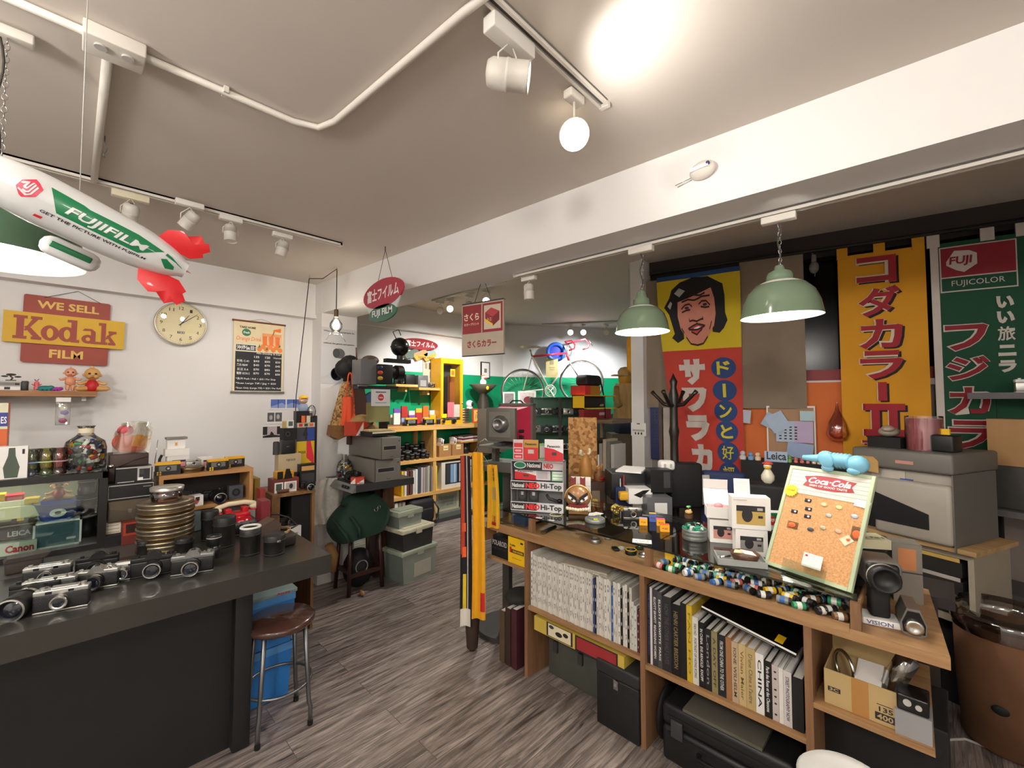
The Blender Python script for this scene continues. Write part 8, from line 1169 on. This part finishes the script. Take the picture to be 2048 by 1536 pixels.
c=ond(1259,700,3.95);solo('yellow_cloth',G().tube([(0,0,.17),(0,0,2.77-c.z-.02)],.002,LGREY,5).prism([(-.02,-.2),(.03,-.24),(.035,.16),(0,.18),(-.02,.05)],-.02,.02,mt('#e8a41c',.7)),'narrow yellow cloth hanging high beside the white column','cloth',(c.x,c.y,c.z),HEAD-pi/2).location.z+=.02
# glass showcase of small cameras behind the view camera
c=ond(1115,905,4.9);z0,z1=ond(1115,935,4.9).z,ond(1115,795,4.9).z;t=thing('glass_showcase','dark glass showcase of small cameras behind the red bellows','showcase',(c.x,c.y,0),HEAD-pi/2);SWD=.62
for x in(-SWD/2,0,SWD/2-.03):part(t,'post',G().box(x,-.15,0,x+.03,-.12,z1,mt('#2c2420',.5)))
part(t,'base',G().box(-SWD/2,-.12,0,SWD/2,.15,z0,mt('#2c2420',.5)));NS=4
for j in range(NS+1):part(t,'glass_shelf',G().box(-SWD/2,-.12,z0+(z1-z0)*j/NS,SWD/2,.15,z0+(z1-z0)*j/NS+.008,GLS))
part(t,'back',G().box(-SWD/2,.15,z0,SWD/2,.16,z1,mt('#35614c',.4)));rn=random.Random(3);e_=V((cos(HEAD-pi/2),sin(HEAD-pi/2),0))
for j in range(NS):
 for i in range(5):
  q=V((c.x,c.y,0))+e_*(-SWD*.40+SWD*.20*i)+V((0,0,z0+(z1-z0)*j/NS+.0085));kk=(i+j)%4;lb=('silver','black','silver topped','black topped')[kk]+' small camera on the glass showcase shelves'
  camera(lb,tuple(q),HEAD-pi/2+rn.uniform(-.2,.2),('rf','slr','compact','slr')[kk],.12,(LTH,BLK,SAT,LTH)[kk],(SAT,BLK,SAT,BLK)[kk],'small cameras in the glass showcase')
# ================================================================ RIGHT SIDE
MB1,MG1=mt('#a9a296',.5,var=.03),mt('#6b6862',.5,var=.03);c=ond(1838,1120,2.30);MR=rad(-112);t=thing('photo_minilab','bulky beige and grey office copier at the right behind the counter','copier',(c.x+.12,c.y+.02,-.186),MR);t.scale=(1.12,)*3;zc0=.90;zl=ond(1870,942,2.05).z;zt=ond(1870,903,2.05).z
part(t,'body',G().box(-.18,-.10,zc0+.26,.20,.28,zl,MB1,.012).box(-.10,-.14,zc0,.20,.28,zc0+.27,MB1,.02).box(-.17,-.06,zc0,-.10,.26,zc0+.10,BLKM));part(t,'paper_slot',G().box(-.17,-.05,zc0+.10,-.095,.2,zc0+.26,BLKG).prism([(-.10,zc0+.20),(.12,zc0+.13),(.12,zc0+.06),(-.10,zc0+.06)],-.144,-.10,BLKM));part(t,'side_cover',G().box(.20,-.13,zc0-.02,.205,.27,zl,MG1));part(t,'lid',G().box(-.19,-.14,zl,.21,.29,zt,MG1,.012));part(t,'sticker',G().box(-.12,-.105,zl-.07,.02,-.1005,zl-.01,mt('#bdb6aa',.5)).box(.0,-.106,zl-.065,.05,-.1005,zl-.045,BLU),'small stickers');part(t,'lid_note',G().prism([(-.16,zl-.02),(-.07,zl-.03),(-.07,zl+.03),(-.09,zl+.05),(-.15,zl+.05)],-.146,-.14,mt('#b8935a',.6)).box(0,-.142,zl+.03,.07,-.14,zl+.045,mt('#c88a80',.5)))
P=V((t.location.x,t.location.y,0));zt=1.55+1.12*(zt-1.55);ex=V((cos(MR),sin(MR),0));t=thing('film_roll_bag','upright roll of pink plastic film on the copier lid','roll',tuple(P+ex*.06+V((.0,.0,zt+.0005))));part(t,'roll',G().cyl(.075,0,.17,mt('#a8606a',.35,var=.25,scale=8),28,e=.004));part(t,'wrap',G().lathe([(.079,.0),(.079,.185)],glassy('#f4e8ea',.12,1),28,cap=False));solo('pale_shape',G().sph((0,0,.03),(.10,.05,.03),mt('#a79e92',.6)).sph((-.07,0,.05),(.06,.03,.02),mt('#b8a394',.6)),'pale folded plastic sheet resting on the dark tray beside the pink roll','sheet',tuple(P-ex*.10+V((0,0,zt+.06))));solo('dark_tray',G().b(.16,.12,.06,BLKM),'dark tray on the copier lid left of the pink roll','tray',tuple(P-ex*.10+V((0,0,zt+.0005))),MR);solo('black_tub',G().b(.10,.10,.09,BLK,bev=.01).b(.04,.012,.03,YEL,z=.09),'black tub with yellow label right of the pink roll','tub',tuple(P+ex*.17+V((0,.02,zt+.0005))),MR)  # soft pale form beside the pink roll, left unidentified
DU=mt('#a39a88',.5);c2=ond(1925,1235,2.0);t=thing('drawer_unit','beige small parts drawer unit under the copier','drawer unit',(P.x+.03,P.y-.02,-.186),MR);t.scale=(1.12,)*3;zb0=.56;part(t,'frame',G().box(-.20,-.12,zb0,.24,.22,zb0+.03,DU).box(-.20,-.12,zb0+.29,.24,.22,zc0-.021,DU).box(-.20,-.12,zb0+.03,-.18,.22,zb0+.29,DU).box(.0,-.12,zb0+.03,.02,.22,zb0+.29,DU).box(.22,-.12,zb0+.03,.24,.22,zb0+.29,DU));part(t,'worktop',G().box(-.22,-.15,zc0-.0205,.26,.25,zc0-.0005,wood('#a8865a','#c9a878','X',4)));part(t,'cabinet_base',G().box(-.2,-.05,.1665,.24,.22,zb0,BLKM))
for j in range(3):
 for i in range(2):x0=-.178+.20*i;d_=part(t,'drawer',G().box(x0,-.115,zb0+.035+.085*j,x0+.176,.2,zb0+.10+.085*j,mt('#3a3735',.3,trans=.2)));part(d_,'label',G().box(x0+.01,-.119,zb0+.10+.085*j,x0+.17,-.115,zb0+.117+.085*j,mt(('#c9a85a','#d98f2a','#b8b0a8')[(i+j)%3],.5)))
SK=mt('#6b4930',.85,var=.35,scale=7,bump=1,bscale=9);c=ond(2018,1440,1.95);t=thing('waste_sack','brown paper waste sack with clear liner at the right edge','sack',(c.x,c.y,0));hs_=ond(1990,1250,1.95).z;part(t,'sack',G().lathe([(.12,0),(.15,.02),(.165,hs_*.5),(.17,hs_),(.165,hs_),(.155,hs_*.6),(0,hs_*.55)],SK,30));part(t,'liner',G().lathe([(.172,hs_*.93),(.185,hs_*1.04),(.17,hs_*1.12),(.155,hs_*1.0),(.14,hs_*.8)],glassy('#e8eaec',.15,1),26,cap=False));part(t,'tear',G().sph((-.155,.03,hs_*.4),(.012,.03,.022),BLKM))
# things standing on the counter's right end
def cnt(x,y,dx=0):p=onz(x,y,ZS1);return V((p.x+dx,p.y,ZS1+.0005))
p=cnt(1755,1255,.05);CM=mt('#7d7b76',.35,.4);bx('white_stand','white moulded stand under the black film camera grip','stand',tuple(p),rad(-75),(.10,.08,.022),WHT,front=[('t','VISION',.1,.2,.8,.8,mt('#5a6a9a',.5))],bev=.004)
t=thing('cine_camera','grey cine camera with a round ribbed lens standing on its grip','cine camera',(p.x,p.y,p.z+.0225),rad(-70));part(t,'grip',G().b(.055,.05,.10,BLKM,bev=.01));part(t,'body',G().box(-.035,-.03,.10,.06,.11,.185,CM,.012).box(-.04,-.045,.10,.05,-.02,.185,BLK,.014));part(t,'lens',G().lathe([(.042,0),(.044,.01),(.044,.03),(.040,.04),(.034,.04),(.03,.02),(0,.02)],BLK,28,T=TR(.0,-.045,.145)@RX(pi/2)).lathe([(.0445,.006),(.0445,.014)],LGREY,28,T=TR(0,-.045,.145)@RX(pi/2),cap=False));part(t,'buttons',G().sph((.061,.0,.15),.006,CHR).sph((.061,.03,.15),.006,CHR).sph((.061,.06,.15),.006,CHR))
p=cnt(1825,1278,.04);t=thing('cine_camera','small teardrop grey cine camera lying at the counter right end','cine camera',tuple(p),rad(-80));part(t,'body',G().prism([(-.03,.01),(-.02,0),(.02,0),(.03,.01),(.032,.04),(.016,.085),(-.016,.085),(-.032,.04)],-.02,.10,CM));part(t,'faceplate',G().prism([(-.026,.012),(.026,.012),(.028,.04),(.014,.078),(-.014,.078),(-.028,.04)],-.024,-.02,BLKG));part(t,'lens',G().lathe([(.023,0),(.024,.008),(.016,.012),(.01,.006),(0,.006)],CHR,24,T=TR(0,-.024,.032)@RX(pi/2)))
t=bx('tall_carton','tall grey and orange camera carton behind the cine camera','box',tuple(cnt(1805,1225,.16)),rad(-75),(.085,.09,.215),mt('#7b756c',.6),front=[('r',.2,.55,.8,.92,mt('#b8784a',.5)),('r',0,.5,1,.52,INK)]);P=V(t.location);bx('support_box','black box carrying the cream camera carton beside the cork board','box',(P.x-.03,P.y+.12,ZS1+.0005),rad(-75),(.12,.10,.185),BLKM);t=bx('cream_carton','cream flat camera carton with brown tape marks right of the cork board','box',(P.x-.06,P.y+.12,ZS1+.188),rad(-58),(.15,.10,.035),mt('#c9c5a4',.6),top=[('r',.15,.1,.3,.9,mt('#9a6a3a',.6)),('r',.42,.2,.55,.9,mt('#9a6a3a',.6)),('t','Pen S',.65,.2,.95,.4,mt('#5a6a50',.5))])
solo('sunglasses_pile',G().ring(.03,.004,BLKG,T=TR(0,0,.01)).ring(.03,.004,BLKG,T=TR(.05,.01,.015)@RX(.4)).tube([(-.06,.02,.01),(.0,.05,.02),(.10,.04,.012)],.004,BLKG,6).ring(.028,.004,DGREY,T=TR(.09,.0,.012)@RY(.3)),'tangle of black spectacle frames on the dark desk','spectacles',tuple(onz(1776,1082,ZW)+V((0,0,.002))));p=onz(1762,1058,ZW);solo('round_mirror',G().cyl(.06,-.004,.004,mt('#55565a',.08,.6),36).ring(.06,.006,WHT,n=36),'round dark mirror with white rim standing on the dark desk','mirror',(p.x,p.y,ZW+.07)).rotation_euler=(rad(65),0,HEAD-pi/2);p=onz(1815,1060,ZW);bx('telephone_base','cream telephone base lying on the dark desk','telephone',(p.x,p.y,ZW),rad(-75),(.14,.10,.03),CREAM,bev=.005)
# lower right shelf
ZL=.5085;KB=mt('#b39a6a',.8,var=.06);p=onx(1685,1400,XF+.03);t=thing('cardboard_box','open cardboard carton printed 400 on the low right shelf','box',(XF+.13,.215,ZL),WEST);bw=.20;bh=.115;part(t,'walls',G().box(-bw/2,-.09,0,bw/2,-.086,bh,KB).box(-bw/2,.086,0,bw/2,.09,bh+.05,KB).box(-bw/2,-.086,0,-bw/2+.004,.086,bh,KB).box(bw/2-.004,-.086,0,bw/2,.086,bh,KB).box(-bw/2,-.086,0,bw/2,.086,.004,KB));part(t,'print',G().box(.035,-.0906,.012,.085,-.09,.035,INK).txt('400',.04,.015,.08,.032,-.0907,KB,.02).txt('135',.045,.04,.08,.055,-.0906,INK,.02).box(.04,-.0906,.06,.08,-.09,.062,INK).box(-.09,-.0906,.045,-.055,-.09,.06,INK).txt('3C',-.085,.048,-.06,.058,-.0908,KB,.02).box(-.025,-.0906,0,.02,-.09,bh,mt('#a9793f',.6)))
solo('paper_stack',G().b(.07,.12,.02,PAPER,T=RX(.2)),'white papers standing in the cardboard carton','paper',(XF+.13,.20,ZL+.09),WEST);solo('film_reel',G().ring(.05,.006,CHR,T=RX(pi/2)),'chrome reel rim standing in the cardboard carton','reel',(XF+.13,.27,ZL+.10),WEST-.9);solo('clear_tube',G().tube([(0,0,0),(.03,-.01,.10),(.06,-.02,.17)],.03,glassy('#dcdfe0',.2,1),4),'clear plastic packaging standing out of the carton','packaging',(XF+.10,.155,ZL+.05),WEST)
bx('grey_carton','plain grey open carton at the right end of the low shelf','box',(XF+.07,.088,ZL),WEST,(.085,.09,.075),mt('#8f9091',.6));solo('black_gadget',G().b(.075,.085,.05,BLKG,bev=.006).cyl(.010,0,.004,LGREY,14,T=TR(-.012,-.043,.03)@RX(pi/2)).cyl(.008,0,.004,LGREY,14,T=TR(.014,-.043,.025)@RX(pi/2)),'black gadget with round silver buttons on the grey carton','gadget',(XF+.07,.088,ZL+.0755),WEST)
c=onz(1700,1545,.44);t=thing('plastic_stool','round white plastic stool at the bottom edge before the counter','stool',(c.x-.05,c.y,0));part(t,'seat',G().lathe([(.115,.40),(.125,.41),(.125,.435),(.115,.445),(.09,.443),(.085,.44),(0,.44)],mt('#c9cac8',.35),36));
for a in range(4):part(t,'leg',G().tube([(.09*cos(a*1.57+.7),.09*sin(a*1.57+.7),.40),(.12*cos(a*1.57+.7),.12*sin(a*1.57+.7),0)],.016,mt('#c9cac8',.35)))
solo('floor_cable',G().tube([onz(1858,1510,.005),onz(1885,1480,.005),onz(1930,1478,.005),onz(1990,1500,.005),onz(2060,1475,.005)],.006,LGREY,8),'pale grey cable running over the floor at the right edge','cable')
solo('storage_box',G().b(.30,.36,.48,BLKM,bev=.006),'dark grey box standing under the low right shelf','box',(XF+.34,.19,0))
# far right rack
c=ond(2045,860,2.4);t=thing('storage_rack','dark storage rack at the far right edge behind the copier','rack',(c.x+.08,c.y-.05,0),rad(-110));zs_=ond(2030,785,2.4).z
for z in(.5,.95,zs_):part(t,'shelf_board',G().box(-.20,-.2,z-.035,.5,.1,z,mt('#5f5c5e',.5)))
for x in(-.19,.46):part(t,'post',G().box(x,.06,0,x+.03,.09,zs_,BLKM))
bx('cardboard_box','tilted brown cardboard carton on the far right rack','box',(c.x+.04,c.y-.06,1.1905),rad(-110),(.34,.2,.26),KRAFT);solo('rack_machine',G().box(-.18,-.14,0,.4,.06,.24,mt('#4a4846',.4),.01),'dark grey machine on the far right rack below the carton','machine',(c.x+.08,c.y-.05,.9505),rad(-110));camera('white edged camera on the top board of the far right rack',(c.x+.05,c.y-.05,zs_+.0005),rad(-80),'slr',.14,SAT,WHT)
